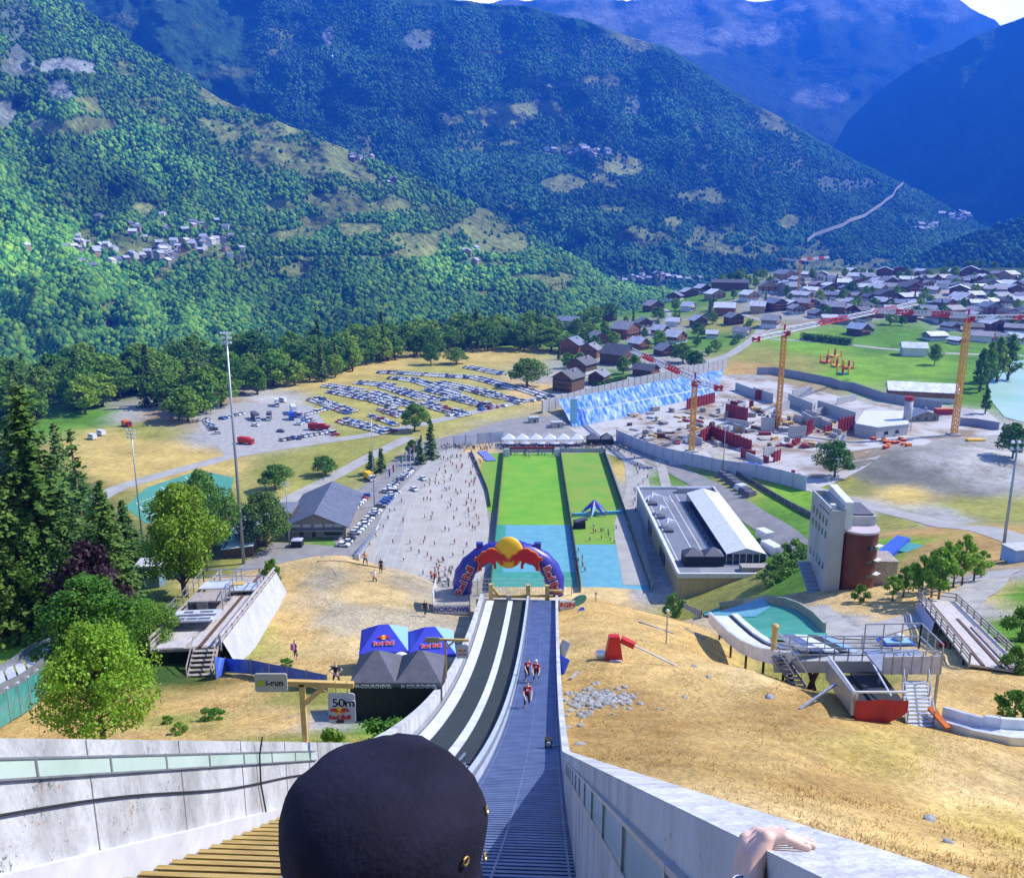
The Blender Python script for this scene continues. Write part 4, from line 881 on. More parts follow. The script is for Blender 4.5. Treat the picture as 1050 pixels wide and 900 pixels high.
for s in (-1, 1):
    a = Vector((hc.x + s * .15, hc.y, hc.z - .31)); b = el if s > 0 else Vector((hc.x - .25, hc.y - .02, hc.z - .65)); mb.tube([a, a.lerp(b, .55)], [.08, .066], 10)
mb.build('shirt', mat('dark_shirt', (.03, .03, .04), (.05, .05, .06), sc=9), pr, smooth=True)
wdir = (wr - el).normalized(); wa = wdir.orthogonal().normalized(); wb = wdir.cross(wa); wc = wr - wdir * .006
mb = MB(); 
for o_ in (-.008, .0, .008): mb.tube([wc + wdir * o_ + (wa * math.cos(t) + wb * math.sin(t)) * .036 for t in np.linspace(0, 2 * math.pi, 17)], .0055, 6)
watch = mb.build('wristwatch', MT['steel'], pr, smooth=True)
tocam = (-wc).normalized(); tocam = (tocam - wdir * tocam.dot(wdir)).normalized()
mb = MB(); mb.tube([wc + tocam * .033, wc + tocam * .046], .019, 16); mb.build('watch_case', MT['silver'], watch)
mb = MB(); mb.tube([wc + tocam * .046, wc + tocam * .0475], .016, 16); mb.build('watch_dial', MT['glass'], watch)
def mpp(p): return (p.y * CT - p.z * ST) / FOC        # metres per photo pixel at a point
def facez(p): return math.atan2(-p.x, p.y)            # turn that faces the hill top
# ------------------------------------------------------------------ inflatable arch
ay, az = 84.0, -36.9
arch = thing('inflatable_arch', 'big blue inflatable arch with a yellow sun and two red bulls', 'arch', (-.35, ay, az))
HW, HH, TR = 4.75, 4.75, 1.02
def apt(t): return Vector((-HW * math.cos(t), 0, 1.0 + (HH - 1.0) * math.sin(t))) if t > 0 else Vector((-HW, 0, 0))
pts = [Vector((-HW, 0, -.05)), Vector((-HW - .02, 0, .5))] + [apt(t) for t in np.linspace(.02, math.pi - .02, 22)] + [Vector((HW + .02, 0, .5)), Vector((HW, 0, -.05))]
mb = MB(); mb.tube(pts, [TR * .92] * 2 + [TR + .05 * math.cos(i * math.pi) for i in range(22)] + [TR * .92] * 2, 14); mb.build('arch_tube', MT['rbblue'], arch, smooth=True)
mb = MB(); mb.ell((0, -.85, 4.80), (1.50, .45, 1.70), 28, 14); mb.build('sun_disc', MT['yellow'], arch, smooth=True)
for sg in (1, -1):
    mb = MB(); M = Matrix.Translation((0, -TR - .16, 4.82)) @ Matrix.Rotation(R(90), 4, 'X') @ Matrix.Rotation(-sg * R(20), 4, 'Z')
    flatshape(mb, [(sg * (x * 1.55 + .38), (y - .3) * 2.35) for x, y in BULL], M, .26); mb.build('bull_emblem', MT['red'], arch)
    mb = MB(); M2 = M @ Matrix.Translation((0, 0, -.03)) @ Matrix.Translation((sg * 1.9, 0, 0)) @ Matrix.Scale(1.10, 4) @ Matrix.Translation((-sg * 1.9, 0, 0))
    flatshape(mb, [(sg * (x * 1.55 + .38), (y - .3) * 2.35) for x, y in BULL], M2, .2); mb.build('bull_outline', MT['orange'], arch)
    mb = MB(); mb.box((sg * 2.95, 0, 5.05), (.62, .5, 1.0), top=1.15); mb.build('can_top', MT['rbblue'], arch)
    mb = MB(); mb.box((sg * 2.95, -.02, 4.85), (.66, .54, .3)); mb.build('can_stripe', MT['red'], arch)
    t = R(20); c = apt(t); c.x *= sg * -1; c = Vector((-sg * abs(c.x), -TR - .04, c.z - .45))
    M = Matrix.Translation(c) @ Matrix.Rotation(R(90), 4, 'X') @ Matrix.Rotation(sg * R(66), 4, 'Z')
    text('Red Bull', .98, MT['red'], arch, M, .05, .02); text('Red Bull', .98, MT['white'], arch, M @ Matrix.Translation((0, 0, -.05)), .05, .085, 'lettering_outline')
# arch stands: left box with a printed banner, right box
lb = thing('podium_box', 'white box platform with a purple printed banner under the left arch foot', 'platform', (-5.75, 82.0, -36.7))
mb = MB(); mb.box((-.35, .9, -2.0), (3.6, 4.2, 4.0)); mb.build('base_box', MT['greywood'], lb)
mb = MB(); mb.box((-.35, -1.24, -.55), (3.5, .06, 1.05)); mb.build('banner', MT['white'], lb)
text('NORDNWS', .66, MT['rbblue'], lb, facing((-.35, -1.30, -.52)), .015, .02)
mb = MB(); mb.box((-2.18, .9, .55), (.06, 4.2, 1.1)); mb.bar((-2.18, -1.2, 0), (-2.18, -1.2, 1.3), .09); mb.build('side_panel', MT['white'], lb)
rb = thing('sign_board', 'white board lettered in red beside the right foot of the arch', 'sign', (5.5, 80.2, -36.6))
mb = MB(); mb.box((0, 0, .1), (1.5, .08, .95)); mb.build('board', MT['white'], rb); text('RGIN', .62, MT['red'], rb, facing((0, -.05, .12)), .012, .03)
mb = MB(); mb.bar((-.6, .1, -3), (-.6, .1, .5), .1); mb.bar((.6, .1, -3), (.6, .1, .5), .1); pieces(mb, 'post', MT['steel'], rb)
q = thing('banner_flag', 'bright blue oval banner standing beside the right end of the jump', 'banner', (6.6, 79.0, -37.6))
mb = MB(); flatshape(mb, [(.62 * math.cos(t) + .25 * math.sin(t), 1.35 * math.sin(t)) for t in np.linspace(0, 6.283, 16, endpoint=False)], facing((0, -.06, .1), .5), .04); mb.build('cloth', MT['blue'], q); mb = MB(); mb.tube([(0, .1, -2.2), (0, .1, .5)], .05, 6); mb.build('pole', MT['steel'], q)
q = thing('banner_flag', 'teal pop-up banner behind the red lettered board', 'banner', (6.7, 81.4, -36.6))
mb = MB(); flatshape(mb, [(.85 * math.cos(t), .55 * math.sin(t) + .2 * math.cos(t)) for t in np.linspace(0, 6.283, 16, endpoint=False)], facing((0, -.06, .1), .3), .04); mb.build('cloth', MT['mesh'], q); mb = MB(); mb.tube([(0, .1, -3), (0, .1, .5)], .05, 6); mb.build('pole', MT['steel'], q)
for (px, py, lb_, m_) in ((576, 690, 'blue folded mat leaning on the outside of the concrete wall', 'blue'), (578, 672, 'grey board leaning on the outside of the concrete wall', 'concrete')):
    p = gp(px, py); mb = MB(); mb.box((0, 0, .55), (.9, .12, 1.3), rx=-.5); tag(mb.build('leaning_panel', MT[m_], loc=p, rz=-.9), lb_, 'panel')
# netting between the arch and the mats
nt_ = thing('safety_net', 'white line net hung across behind the arch', 'net', (0, 150, -68)); nt_.location = (2, 226, -100)
mb = MB()
for k in range(27): mb.bar((-11.5 + k, 0, 0), (-11.5 + k, 0, 5), .06)
for h in (.1, 1.3, 2.6, 3.8, 5): mb.bar((-11.5, 0, h), (14.5, 0, h), .06)
mb.build('net_lines', MT['white'], nt_); mb = MB()
for x in (-11.6, 14.6): mb.bar((x, 0, 0), (x, 0, 5.2), .2)
pieces(mb, 'post', MT['steel'], nt_)

# ------------------------------------------------------------------ tents
def pyramid_tent(name, label, loc, rz, w, d, eave, peak, roofm, wallm=None, group=None, sidem=None, ridge=0.0, walls=()):
    t = thing(name, label, 'tent', loc, rz, group); x, y = w / 2, d / 2
    fr = MB(); fr.add([(-x, -y, eave), (x, -y, eave), (-ridge, 0, peak), (ridge, 0, peak)], [(0, 1, 3, 2)])
    fr.add([(x, y, eave), (-x, y, eave), (ridge, 0, peak), (-ridge, 0, peak)], [(0, 1, 3, 2)])
    fr.add([(x, -y, eave), (x, y, eave), (ridge, 0, peak)], [(0, 1, 2)], 1); fr.add([(-x, y, eave), (-x, -y, eave), (-ridge, 0, peak)], [(0, 1, 2)], 0)
    for a, b in (((-x, -y), (x, -y)), ((x, -y), (x, y)), ((x, y), (-x, y)), ((-x, y), (-x, -y))): fr.add([(*a, eave - .25), (*b, eave - .25), (*b, eave), (*a, eave)], [(0, 1, 2, 3)])
    fr.build('canopy', [roofm, sidem or roofm], t)
    for sx in (-1, 1):
        for sy in (-1, 1): l = MB(); l.bar((sx * (x - .05), sy * (y - .05), 0), (sx * (x - .05), sy * (y - .05), eave), .07); l.build('leg', MT['steel'], t)
    if wallm:
        for nme, a, b in (('front', (-x, -y), (x, -y)), ('right', (x, -y), (x, y)), ('left', (-x, y), (-x, -y))):
            if nme in walls: l = MB(); l.add([(*a, 0), (*b, 0), (*b, eave - .25), (*a, eave - .25)], [(0, 1, 2, 3)]); l.build('side_wall', wallm, t)
    return t
p = gp(407, 738); k = mpp(p); w_ = 46 * k
for i, (px, lb_) in enumerate(((384, 'left of the two charcoal canopy tents lettered in white beside the ski jump'), (430, 'right of the two charcoal canopy tents, next to the jump wall'))):
    x = (px - 525) * k; t = pyramid_tent('event_tent', lb_, (x, p.y + 1.5, Hz(x, p.y + 1.5) - .2), 0, w_, 3.2, 3.1, 4.25, MT['slatetent'], MT['black'], 'charcoal tents', walls=('front', 'right', 'left'), ridge=.1)
    text('H-COURCHEVEL' if i == 0 else 'H COURCHEVEL', .27, MT['white'], t, facing((.05, -1.64, 2.90)), .012, .004)
p2_ = gp(405, 690); k2 = mpp(p2_); w2 = 49 * k2
for i, (px, lb_) in enumerate(((393, 'left of the two blue pop-up tents printed with red bulls'), (441, 'right of the two blue pop-up tents, partly behind the jump wall'))):
    x = (px - 525) * k2; t = pyramid_tent('event_tent', lb_, (x, p2_.y + 1, Hz(x, p2_.y + 1)), .12, w2, 3.8, 2.3, 3.55, MT['navytent'], None, 'blue tents', sidem=MT['lightblue'], ridge=.35)
    tilt = math.atan2(1.9, 1.25)
    M = Matrix.Translation((-.1, -1.15, 2.3 + .55)) @ Matrix.Rotation(R(90) - tilt + .0, 4, 'X')
    M = M @ Matrix.Translation((.1, .02, 0)); bulls(t, M @ Matrix.Translation((0, .12, .03)), .36, False); text('Red Bull', .44, MT['red'], t, M @ Matrix.Translation((0, -.26, .05)), .01, .012); text('Red Bull', .44, MT['white'], t, M @ Matrix.Translation((0, -.26, .035)), .006, .035, 'lettering_outline')
q = gp(412, 705); o = thing('parasol_lamp', 'round white lamp on a stand between the blue and charcoal tents', 'lamp', q)
mb = MB(); mb.ell((0, 0, 2.2), (.55, .55, .35), 12, 6); mb.build('globe', MT['white'], o, smooth=True); mb = MB(); mb.tube([(0, 0, 0), (0, 0, 2)], .05, 6); mb.build('stand', MT['black'], o)

# ------------------------------------------------------------------ timber gantries with signs along the left wall
def gantry(y, ph, bl, sign, label, e=None, plate=None, off=0):
    e = EV(-6.5, y) - .16
    b = I(e, y, htL(y)); g = thing('sign_gantry', label, 'sign post', b, -INA * 0)
    m_ = MB(); m_.bar((0, 0, -.05), (0, 0, ph), .125); m_.build('post', MT['yellowwood'], g)
    m_ = MB(); m_.bar((-.35, 0, ph + .02), (bl, 0, ph - .04), .125, .135); m_.build('beam', MT['yellowwood'], g)
    m_ = MB(); m_.bar((.02, -.01, ph - .55), (.55, -.01, ph - .08), .10, .10); m_.build('brace', MT['yellowwood'], g)
    return g
def rounded(w, h, r):
    o = []
    for cx, cy, a0 in ((w / 2 - r, h / 2 - r, 0), (-w / 2 + r, h / 2 - r, 90), (-w / 2 + r, -h / 2 + r, 180), (w / 2 - r, -h / 2 + r, 270)):
        for k in range(4): a = R(a0 + k * 30); o.append((cx + r * math.cos(a), cy + r * math.sin(a)))
    return o
g = gantry(18.9, 1.6, 1.26, None, 'nearer timber gantry behind the cap, holding hanging signs')
gl = g.location
def hanging_sign(loc, w, h, label, m):
    o = thing('hanging_sign', label, 'sign', loc); mb = MB(); flatshape(mb, rounded(w, h, .08), facing((0, 0, 0)), .03); mb.build('board', m, o)
    for s in (-.15, .18): mb = MB(); mb.bar((s * w * 1.3, 0, h / 2), (s * w * 1.3, 0, h / 2 + .32), .02); mb.build('hanger', MT['yellowwood'], o)
    return o
grey = mat('pale_grey_sign', (.42, .43, .45), r=.5)
s1 = hanging_sign(gl + Vector((.95, -.02, .95)), .66, .82, 'pale grey sign reading 50m with red bulls, hung from the nearer gantry', grey)
text('50m', .32, MT['white'], s1, facing((.05, -.045, .16)), .006, .03, 'lettering_outline'); text('50m', .32, MT['black'], s1, facing((.05, -.055, .16)), .006, .004)
bulls(s1, facing((-.06, -.045, -.10)), .19, False); text('Red Bull', .16, MT['red'], s1, facing((-.06, -.05, -.23)), .006, .004); text('400', .13, MT['black'], s1, facing((-.06, -.05, -.345)), .006, .004)
s2 = thing('name_sign', 'beige sign reading i-run on the left end of the nearer gantry', 'sign', gl + Vector((-.70, -.12, 1.70)))
mb = MB(); flatshape(mb, rounded(.78, .48, .05), facing((0, 0, 0)), .04); mb.build('board', mat('beige_sign', (.42, .40, .33), r=.5), s2)
text('i-run', .22, MT['black'], s2, facing((.09, -.05, 0)), .006, .002); mb = MB(); flatshape(mb, [(.085 * math.cos(t), .085 * math.sin(t)) for t in np.linspace(0, 6.283, 14, endpoint=False)], facing((-.245, -.045, 0)), .01); mb.build('logo_dot', mat('olive_yellow', (.42, .42, .02)), s2)
g2 = gantry(47.5, 2.5, 1.4, None, 'farther timber gantry beside the charcoal tents, holding a small sign'); gl = g2.location
s3 = hanging_sign(gl + Vector((1.0, -.02, 1.75)), .72, .88, 'small grey sign with red bulls hung from the farther gantry', grey)
bulls(s3, facing((0, -.045, 0)), .2, False); text('Red Bull', .15, MT['red'], s3, facing((0, -.05, -.18)), .006, .004); 
mb = MB(); flatshape(mb, rounded(.84, .34, .04), facing((0, 0, 0)), .04); tag(mb.build('name_sign', mat('olive_sign', (.36, .33, .16)), loc=gl + Vector((-.75, -.12, 2.55))), 'olive beige plate on the left end of the farther gantry', 'sign')

# ------------------------------------------------------------------ wooden practice jump on the left
A = gp(229, 684); B = gp(278, 616); A, B = Vector((A.x, A.y)), Vector((B.x, B.y)); dr = (B - A).normalized(); nl = Vector((-dr.y, dr.x)); Lr = (B - A).length + 3
A3 = Vector((A.x, A.y, Hz(A.x, A.y)))
wj = thing('wooden_jump', 'grey timber practice ski jump with a white tarpaulin side and metal railings', 'ski jump', A3)
def wz(s): 
    q = A + dr * s; return Hz(q.x, q.y) - A3.z
def wp(s, l, h): q = dr * s + nl * l; return Vector((q.x, q.y, wj_z(s) + h))
wz0, wz1 = 1.75, wz(Lr) + 1.9
def wj_z(s): return wz0 + (wz1 - wz0) * s / Lr
WW = 5.4
def plank(s0, s1, l0, l1, h0, h1, name, m, par=wj):
    mb = MB(); mb.hexa([wp(s0, l1, h0), wp(s0, l0, h0), wp(s1, l0, h0), wp(s1, l1, h0), wp(s0, l1, h1), wp(s0, l0, h1), wp(s1, l0, h1), wp(s1, l1, h1)]); return mb.build(name, m, par)
plank(0, Lr, .25, WW - .2, -.25, 0, 'deck', MT['greywood'])
pale = mat('bleached_planks', (.52, .49, .48), (.36, .33, .32), sc=2, r=.8, stretch=(3, .4, 1), bump=.2)
plank(.2, Lr, .5, 1.5, 0, .05, 'track', pale); plank(.2, Lr - 2, 1.9, 2.6, 0, .05, 'track', pale); plank(.1, 6, 2.9, 5, 0, .06, 'track', pale)
plank(0, Lr, 1.55, 1.8, .0, .12, 'track_edge', MT['darkwood'])
for l in (.05, WW):
    mb = MB(); mb.bar(wp(0, l, .95), wp(Lr, l, .95), .16, .14); mb.bar(wp(0, l, .5), wp(Lr, l, .5), .1, .14); mb.bar(wp(0, l, .1), wp(Lr, l, .1), .14, .3)
    for s in np.arange(0, Lr, 2.0): mb.bar(wp(s, l, -.3), wp(s, l, .95), .14)
    mb.build('side_rail', pale if l < 1 else MT['greywood'], wj)
for s in np.arange(.6, Lr, 3.0):
    for l in (.4, WW - .4):
        mb = MB(); q = A + dr * s + nl * l; mb.bar(wp(s, l, -.2), Vector((*(dr * s + nl * l), Hz(q.x, q.y) - A3.z - .1)), .18); mb.build('leg', MT['darkwood'], wj)
mb = MB()
for k in range(10):
    s0, s1 = Lr * k / 10, Lr * (k + 1) / 10; q0, q1 = A + dr * s0 - nl * (.2 + .9), A + dr * s1 - nl * (.2 + .9)
    a, b = Vector((*(dr * s0 - nl * 1.1), Hz(q0.x, q0.y) - A3.z)), Vector((*(dr * s1 - nl * 1.1), Hz(q1.x, q1.y) - A3.z))
    mb.add([a, b, wp(s1, -.12, .45), wp(s0, -.12, .45)], [(0, 1, 2, 3)])
mb.build('tarpaulin', MT['tarp'], wj)
mb = MB(); mb.hexa([wp(4.4, 5.4, .85), wp(4.4, 1.7, .85), wp(7.6, 1.7, .85), wp(7.6, 5.4, .85), wp(4.4, 5.4, 1.0), wp(4.4, 1.7, 1.0), wp(7.6, 1.7, 1.0), wp(7.6, 5.4, 1.0)]); pl = mb.build('start_bridge', MT['silver'], wj)
for i, (s, l, a, b) in enumerate(((4.9, 4.6, .35, .55), (4.9, 3.5, .3, .45), (4.9, 2.5, .3, .5), (5.9, 4.5, .35, .5), (5.9, 3.4, .4, .6), (5.9, 2.4, .35, .6), (6.9, 4.3, .3, .4), (6.9, 2.8, .3, .55))):
    mb = MB(); mb.hexa([wp(s - a, l + b, 1.001), wp(s - a, l - b, 1.001), wp(s + a, l - b, 1.001), wp(s + a, l + b, 1.001), wp(s - a * .7, l + b * .8, 1.02), wp(s - a * .7, l - b * .8, 1.02), wp(s + a * .7, l - b * .8, 1.02), wp(s + a * .7, l + b * .8, 1.02)]); mb.build('patch', MT['slatetent'], pl)
plank(10.2, 13.6, 2.4, 5.3, .9, 1.05, 'platform', MT['greywood']); plank(13.6, 16.5, 2.4, 5.3, 1.25, 1.35, 'platform', MT['silver']); plank(15.5, 18.5, .6, 3.0, .4, .55, 'platform', MT['silver']); plank(13.8, 15.0, 1.2, 2.3, 1.5, 1.6, 'yellow_board', MT['yellowwood'])
def railing(path, h, name, par, m=MT['steel'], r=.035, post=1.4, mids=(.5,)):
    mb = MB(); path = [Vector(p) for p in path]; up = Vector((0, 0, 1))
    for i in range(len(path) - 1):
        a, b = path[i], path[i + 1]; n = max(1, int((b - a).length / post))
        for f in (1.0, *mids): mb.bar(a + up * h * f, b + up * h * f, r * 2)
        for k in range(n + 1): q = a.lerp(b, k / n); mb.bar(q, q + up * h, r * 2)
    return mb.build(name, m, par)
railing([wp(4.4, 5.4, 1), wp(8, 5.6, 1)], 1.1, 'railing', wj); railing([wp(9.6, 5.5, 1), wp(16.5, 5.5, 1.3), wp(16.5, 2.4, 1.3)], 1.2, 'railing', wj); railing([wp(9.8, 2.2, 0.2), wp(15.5, 2.2, .8)], 1.5, 'railing', wj); railing([wp(15.5, .3, .5), wp(18.5, .3, .5), wp(18.5, 4.5, .5)], 1.5, 'railing', wj)
mb = MB()
for k in range(5): a = wp(10, 4.0, .2 + k * .2); mb.bar(a - Vector((.5, 0, 0)), a + Vector((.5, 0, 0)), .06)
mb.build('ladder', MT['steel'], wj)
mb = MB()
for k in range(6): mb.bar(wp(-.5 - k * .35, .3, -.1 - k * .27), wp(-.5 - k * .35, 2.0, -.1 - k * .27), .34, .07)
for l in (.25, 2.05): mb.bar(wp(0, l, .1), wp(-2.6, l, -1.75), .1, .22); mb.bar(wp(0, l, 1.0), wp(-2.6, l, -.8), .08); mb.bar(wp(-2.6, l, -1.8), wp(-2.6, l, -.8), .1)
mb.build('wooden_stair', MT['greywood'], wj)
# blue printed fence banners
pts = [gp(*p) for p in ((222, 697), (232, 690), (258, 692), (277, 697), (296, 700), (315, 704), (336, 709))]
hs = [1.9, 1.25, 1.25, 1.3, 1.25, 1.2, 1.2]; bluea = mat('blue_banner', (.05, .12, .58), (.16, .28, .66), sc=.8, r=.55, lo=.5, hi=.7)
for i in range(6):
    a, b = pts[i], pts[i + 1]; o = thing('banner_fence', 'blue mesh banner', 'banner', a, 0, 'blue banners below the wooden jump'); d = b - a
    mb = MB(); up = Vector((0, 0, 1)); mb.add([(0, 0, .08), d + up * .08, d + up * hs[i + 1], up * hs[i]], [(0, 1, 2, 3)]); mb.build('cloth', bluea, o)
    mb = MB(); mb.bar((0, 0, 0), (0, 0, hs[i] + .1), .07); mb.bar(d, d + up * (hs[i + 1] + .1), .06); pieces(mb, 'post', MT['steel'], o)
    o['label'] = ['tall blue banner panel wrapped round the corner of the wooden jump', 'faded blue banner panel next to the corner of the wooden jump', 'bright blue banner panel, third along from the wooden jump', 'blue banner panel in the middle of the row, fourth from the jump', 'blue banner panel, fifth from the jump, behind the beige i-run sign', 'last blue banner panel, nearest the charcoal tents'][i]

# ------------------------------------------------------------------ left: mesh fence and steel conveyor track
fa, fb = gp(-40, 775), gp(82, 690); fb2 = gp(75, 672)
fn = thing('mesh_fence', 'translucent green mesh fence running up the lower left slope', 'fence', fa)
n = 12; mb = MB(); mp_ = MB(); up = Vector((0, 0, 1)); prev = None
for k in range(n + 1):
    q = fa.lerp(fb, k / n); q.z = Hz(q.x, q.y); q -= fa; t = q + up * 2.1
    if prev: mb.add([prev[0] + up * .1, q + up * .1, t, prev[1]], [(0, 1, 2, 3)]); mp_.bar(prev[1], t, .06); mp_.bar(prev[0] + up * 1.1, q + up * 1.1, .04)
    mp_.bar(q, t + up * .1, .07); prev = (q, t)
mb.build('mesh_panel', MT['mesh'], fn); pieces(mp_, 'post', MT['steel'], fn)
ct = thing('conveyor_track', 'raised steel track with pale cross slats behind the green mesh fence', 'conveyor', fa)
mb = MB(); mb2 = MB(); sl = MB(); lg = MB(); side_ = Vector((-.78, .62, 0)) * 2.3
for k in range(n * 2 + 5):
    q = fa.lerp(fb, k / (n * 2)); q.z = Hz(q.x, q.y); q -= fa; c = q + up * 2.0 - side_ * -.15; d = c + side_
    if k % 2 == 0 and k: sl.bar(c, d + (fb - fa).normalized() * 1.6, .5, .05)
    if k % 4 == 0: lg.bar(c, c - up * 2.2, .12); lg.bar(d, d - up * 2.5, .12)
    if k: 
        mb.bar(pc + up * .2, c + up * .2, .10, .5); mb2.bar(pd + up * .2, d + up * .2, .10, .5)
    pc, pd = c, d
mb.build('side_beam', MT['steel'], ct); mb2.build('side_beam', MT['steel'], ct); sl.build('cross_slat', MT['silver'], ct); pieces(lg, 'support_leg', MT['steel'], ct)

# ------------------------------------------------------------------ lamp masts
def mast(px, py, top, r, label, heads=4, rows=2, big=1.0, loc=None):
    b = loc or gp(px, py); k = mpp(b); h = (py - top) * k / math.cos(TH + math.atan((py - 450) / FOC) - .18) * 1.0
    # height that reaches the wanted row
    lo, hi = 1, 80
    for _ in range(30):
        h = (lo + hi) / 2
        if proj(b.x, b.y, b.z + h)[1] > top: lo = h
        else: hi = h
    o = thing('lamp_mast', label, 'lamp mast', b)
    mb = MB(); mb.tube([(0, 0, -.3), (0, 0, h * .5), (0, 0, h)], [r, r * .78, r * .5], 10); mb.build('pole', MT['steel'], o, smooth=True)
    hd = MB()
    for j in range(rows): hd.bar((-1.1 * big, 0, h - .3 - j * 1.1 * big), (1.1 * big, 0, h - .3 - j * 1.1 * big), .1 * big)
    hd.build('crossarm', MT['steel'], o)
    for j in range(rows):
        for i in range(heads):
            x = (-1.0 + 2.0 * i / max(1, heads - 1)) * big; m_ = MB(); m_.box((x, -.25 * big, h - .1 - j * 1.1 * big), (.5 * big, .32 * big, .5 * big), rx=-.5, top=.8); lp = m_.build('floodlight', MT['silver'], o)
    return o
mast(250, 578, 341, .52, 'tallest grey lamp mast, behind the wooden practice jump', 4, 3, 1.25)
mast(149, 581, 440, .30, 'thinner grey lamp mast rising from the dark cabin by the trees', 3, 3, 1.0)
mast(297, 561, 494, .20, 'short lamp mast in front of the gabled timber hall', 3, 2, .9)
mast(384, 520, 428, .20, 'slim lamp mast between the parked cars and the flagpoles', 2, 1, .6)
mast(1027, 574, 452, .34, 'lamp mast on the slope near the right edge, by the gravel path', 3, 2, 1.2)
mast(741, 487, 432, .18, 'slim lamp mast beside the lilac hoarding of the building site', 2, 1, .8)
mast(857, 506, 470, .16, 'short lamp mast under the round tree behind the grey tower', 2, 1, .8)
mast(676, 440 + 38, 462, .12, 'small lamp post beside the path near the white hoarding', 2, 1, .5)
# cabin
p = gp(156, 602); k = mpp(p); cb = thing('cabin', 'small blue grey cabin with a window under the trees', 'cabin', p, .1)
w_ = 22 * k; mb = MB(); mb.box((0, 0, 1.35), (w_, w_, 2.7)); mb.build('wall', mat('blue_grey_cabin', (.16, .24, .29), (.11, .17, .21), sc=1), cb)
mb = MB(); mb.box((0, 0, 2.8), (w_ * 1.12, w_ * 1.12, .2)); mb.build('roof', MT['concrete'], cb); mb = MB(); mb.box((0, -w_ / 2 - .02, 1.9), (w_ * .8, .06, .8)); mb.build('window', MT['glass'], cb)

# ------------------------------------------------------------------ snow gun, rubble, posts on the right slope
p = gp(629, 676); k = mpp(p); sg_ = thing('snow_gun', 'red padded snow gun with a long white lance on the dry slope', 'snow gun', p)
mb = MB(); mb.box((0, 0, .95), (1.35, 1.0, 2.0), top=.55); mb.build('padding', MT['red'], sg_)
a, b = Vector((.5, -.2, 1.75)), Vector((5.2, -2.4, .25)); mb = MB(); mb.bar(a, a.lerp(b, .2), .42); mb.build('padded_arm', MT['red'], sg_)
mb = MB(); mb.tube([a.lerp(b, .18), b], .07, 8); mb.build('lance', MT['white'], sg_)
mb = MB(); mb.tube([(-1.3, 0, .45), (-.7, 0, .45)], .3, 12); mb.build('drum', MT['silver'], sg_); mb = MB(); mb.box((.1, -.5, .1), (.9, .5, .25)); mb.build('foot', MT['white'], sg_)
ROCKS = []
def rock_mesh(seed):
    r_ = random.Random(seed); bm = bmesh.new(); bmesh.ops.create_icosphere(bm, subdivisions=2, radius=1)
    for v in bm.verts: v.co *= 1 + .35 * noise.noise(v.co * 1.3 + Vector((seed * 3.1, 0, 0))); 
    for v in bm.verts: v.co.z *= .62; v.co.x *= 1.2
    me = bpy.data.meshes.new('rock'); bm.to_mesh(me); bm.free(); me.materials.append(MT['stone']); return me
RM = [rock_mesh(i) for i in range(4)]
mb = MB(); rs = random.Random(9)
for k in range(330):
    px, py = rs.gauss(618, 18), rs.gauss(717, 5); 
    if k < 90: px, py = rs.gauss(598, 7), rs.gauss(722, 7)
    q = gp(px, py); s = rs.uniform(.05, .20); me = RM[k % 4]; M = Matrix.Translation(q + Vector((0, 0, s * .2))) @ Matrix.Rotation(rs.uniform(0, 6), 4, 'Z') @ Matrix.Scale(s, 4)
    mb.add([M @ v.co for v in me.vertices], [tuple(f.vertices) for f in me.polygons])
tag(mb.build('rubble', MT['stone']), 'heap of pale grey rubble on the dry slope by the wall', 'rubble', kind='stuff')
for px, py, s, d in ((582, 746, .35, 'grey boulder close to the outside of the concrete wall'), (594, 763, .4, 'pale boulder in dry grass where the wall top kinks'), (953, 841, .5, 'flat grey rock alone in the lower right grass'), (973, 863, .28, 'small grey rock below the flat rock in the grass'), (738, 678, .45, 'pale boulder halfway to the white ramp'), (712, 683, .4, 'greyish stone left of the pale boulder'), (727, 694, .4, 'low pale stone under the dry ridge'), (790, 715, .6, 'broad pale boulder above the ramp shadow'), (702, 715, .35, 'lone stone among dry grass near the rubble'), (640, 704, .3, 'flat stone lying on the slope below the snow gun')):
    q = gp(px, py); o = bpy.data.objects.new('rock', RM[int(px) % 4]); o.location = q; s *= .62; o.scale = (s, s * .8, s * .7); o.rotation_euler = (0, 0, px); link(o); tag(o, d, 'rock', 'rocks on the dry slope')
for px, py, h, d in ((611, 617, 1.0, 'short wooden post on the crest right of the arch'), (683, 660, 3.0, 'thin metal post with a white cap on the dry slope')):
    q = gp(px, py); o = thing('marker_post', d, 'post', q); mb = MB(); mb.tube([(0, 0, 0), (0, 0, h)], .06, 6); mb.build('shaft', MT['steel'] if h > 2 else MT['greywood'], o); mb = MB(); mb.ell((0, 0, h), (.16, .16, .16), 8, 5); mb.build('cap', MT['white'] if h > 2 else MT['greywood'], o)
for a, b, d in (((655, 638), (690, 650), 'grey plank lying on the slope behind the snow gun'), ((703, 645), (722, 656), 'long thin beam lying across the slope by the white ramp'), ((585, 697), (593, 690), 'short pale plank near the concrete wall')):
    a, b = gp(*a), gp(*b); mb = MB(); mb.bar((0, 0, .1), b - a + Vector((0, 0, .1)), .22, .1); tag(mb.build('plank', MT['greywood'], loc=a), d, 'plank')

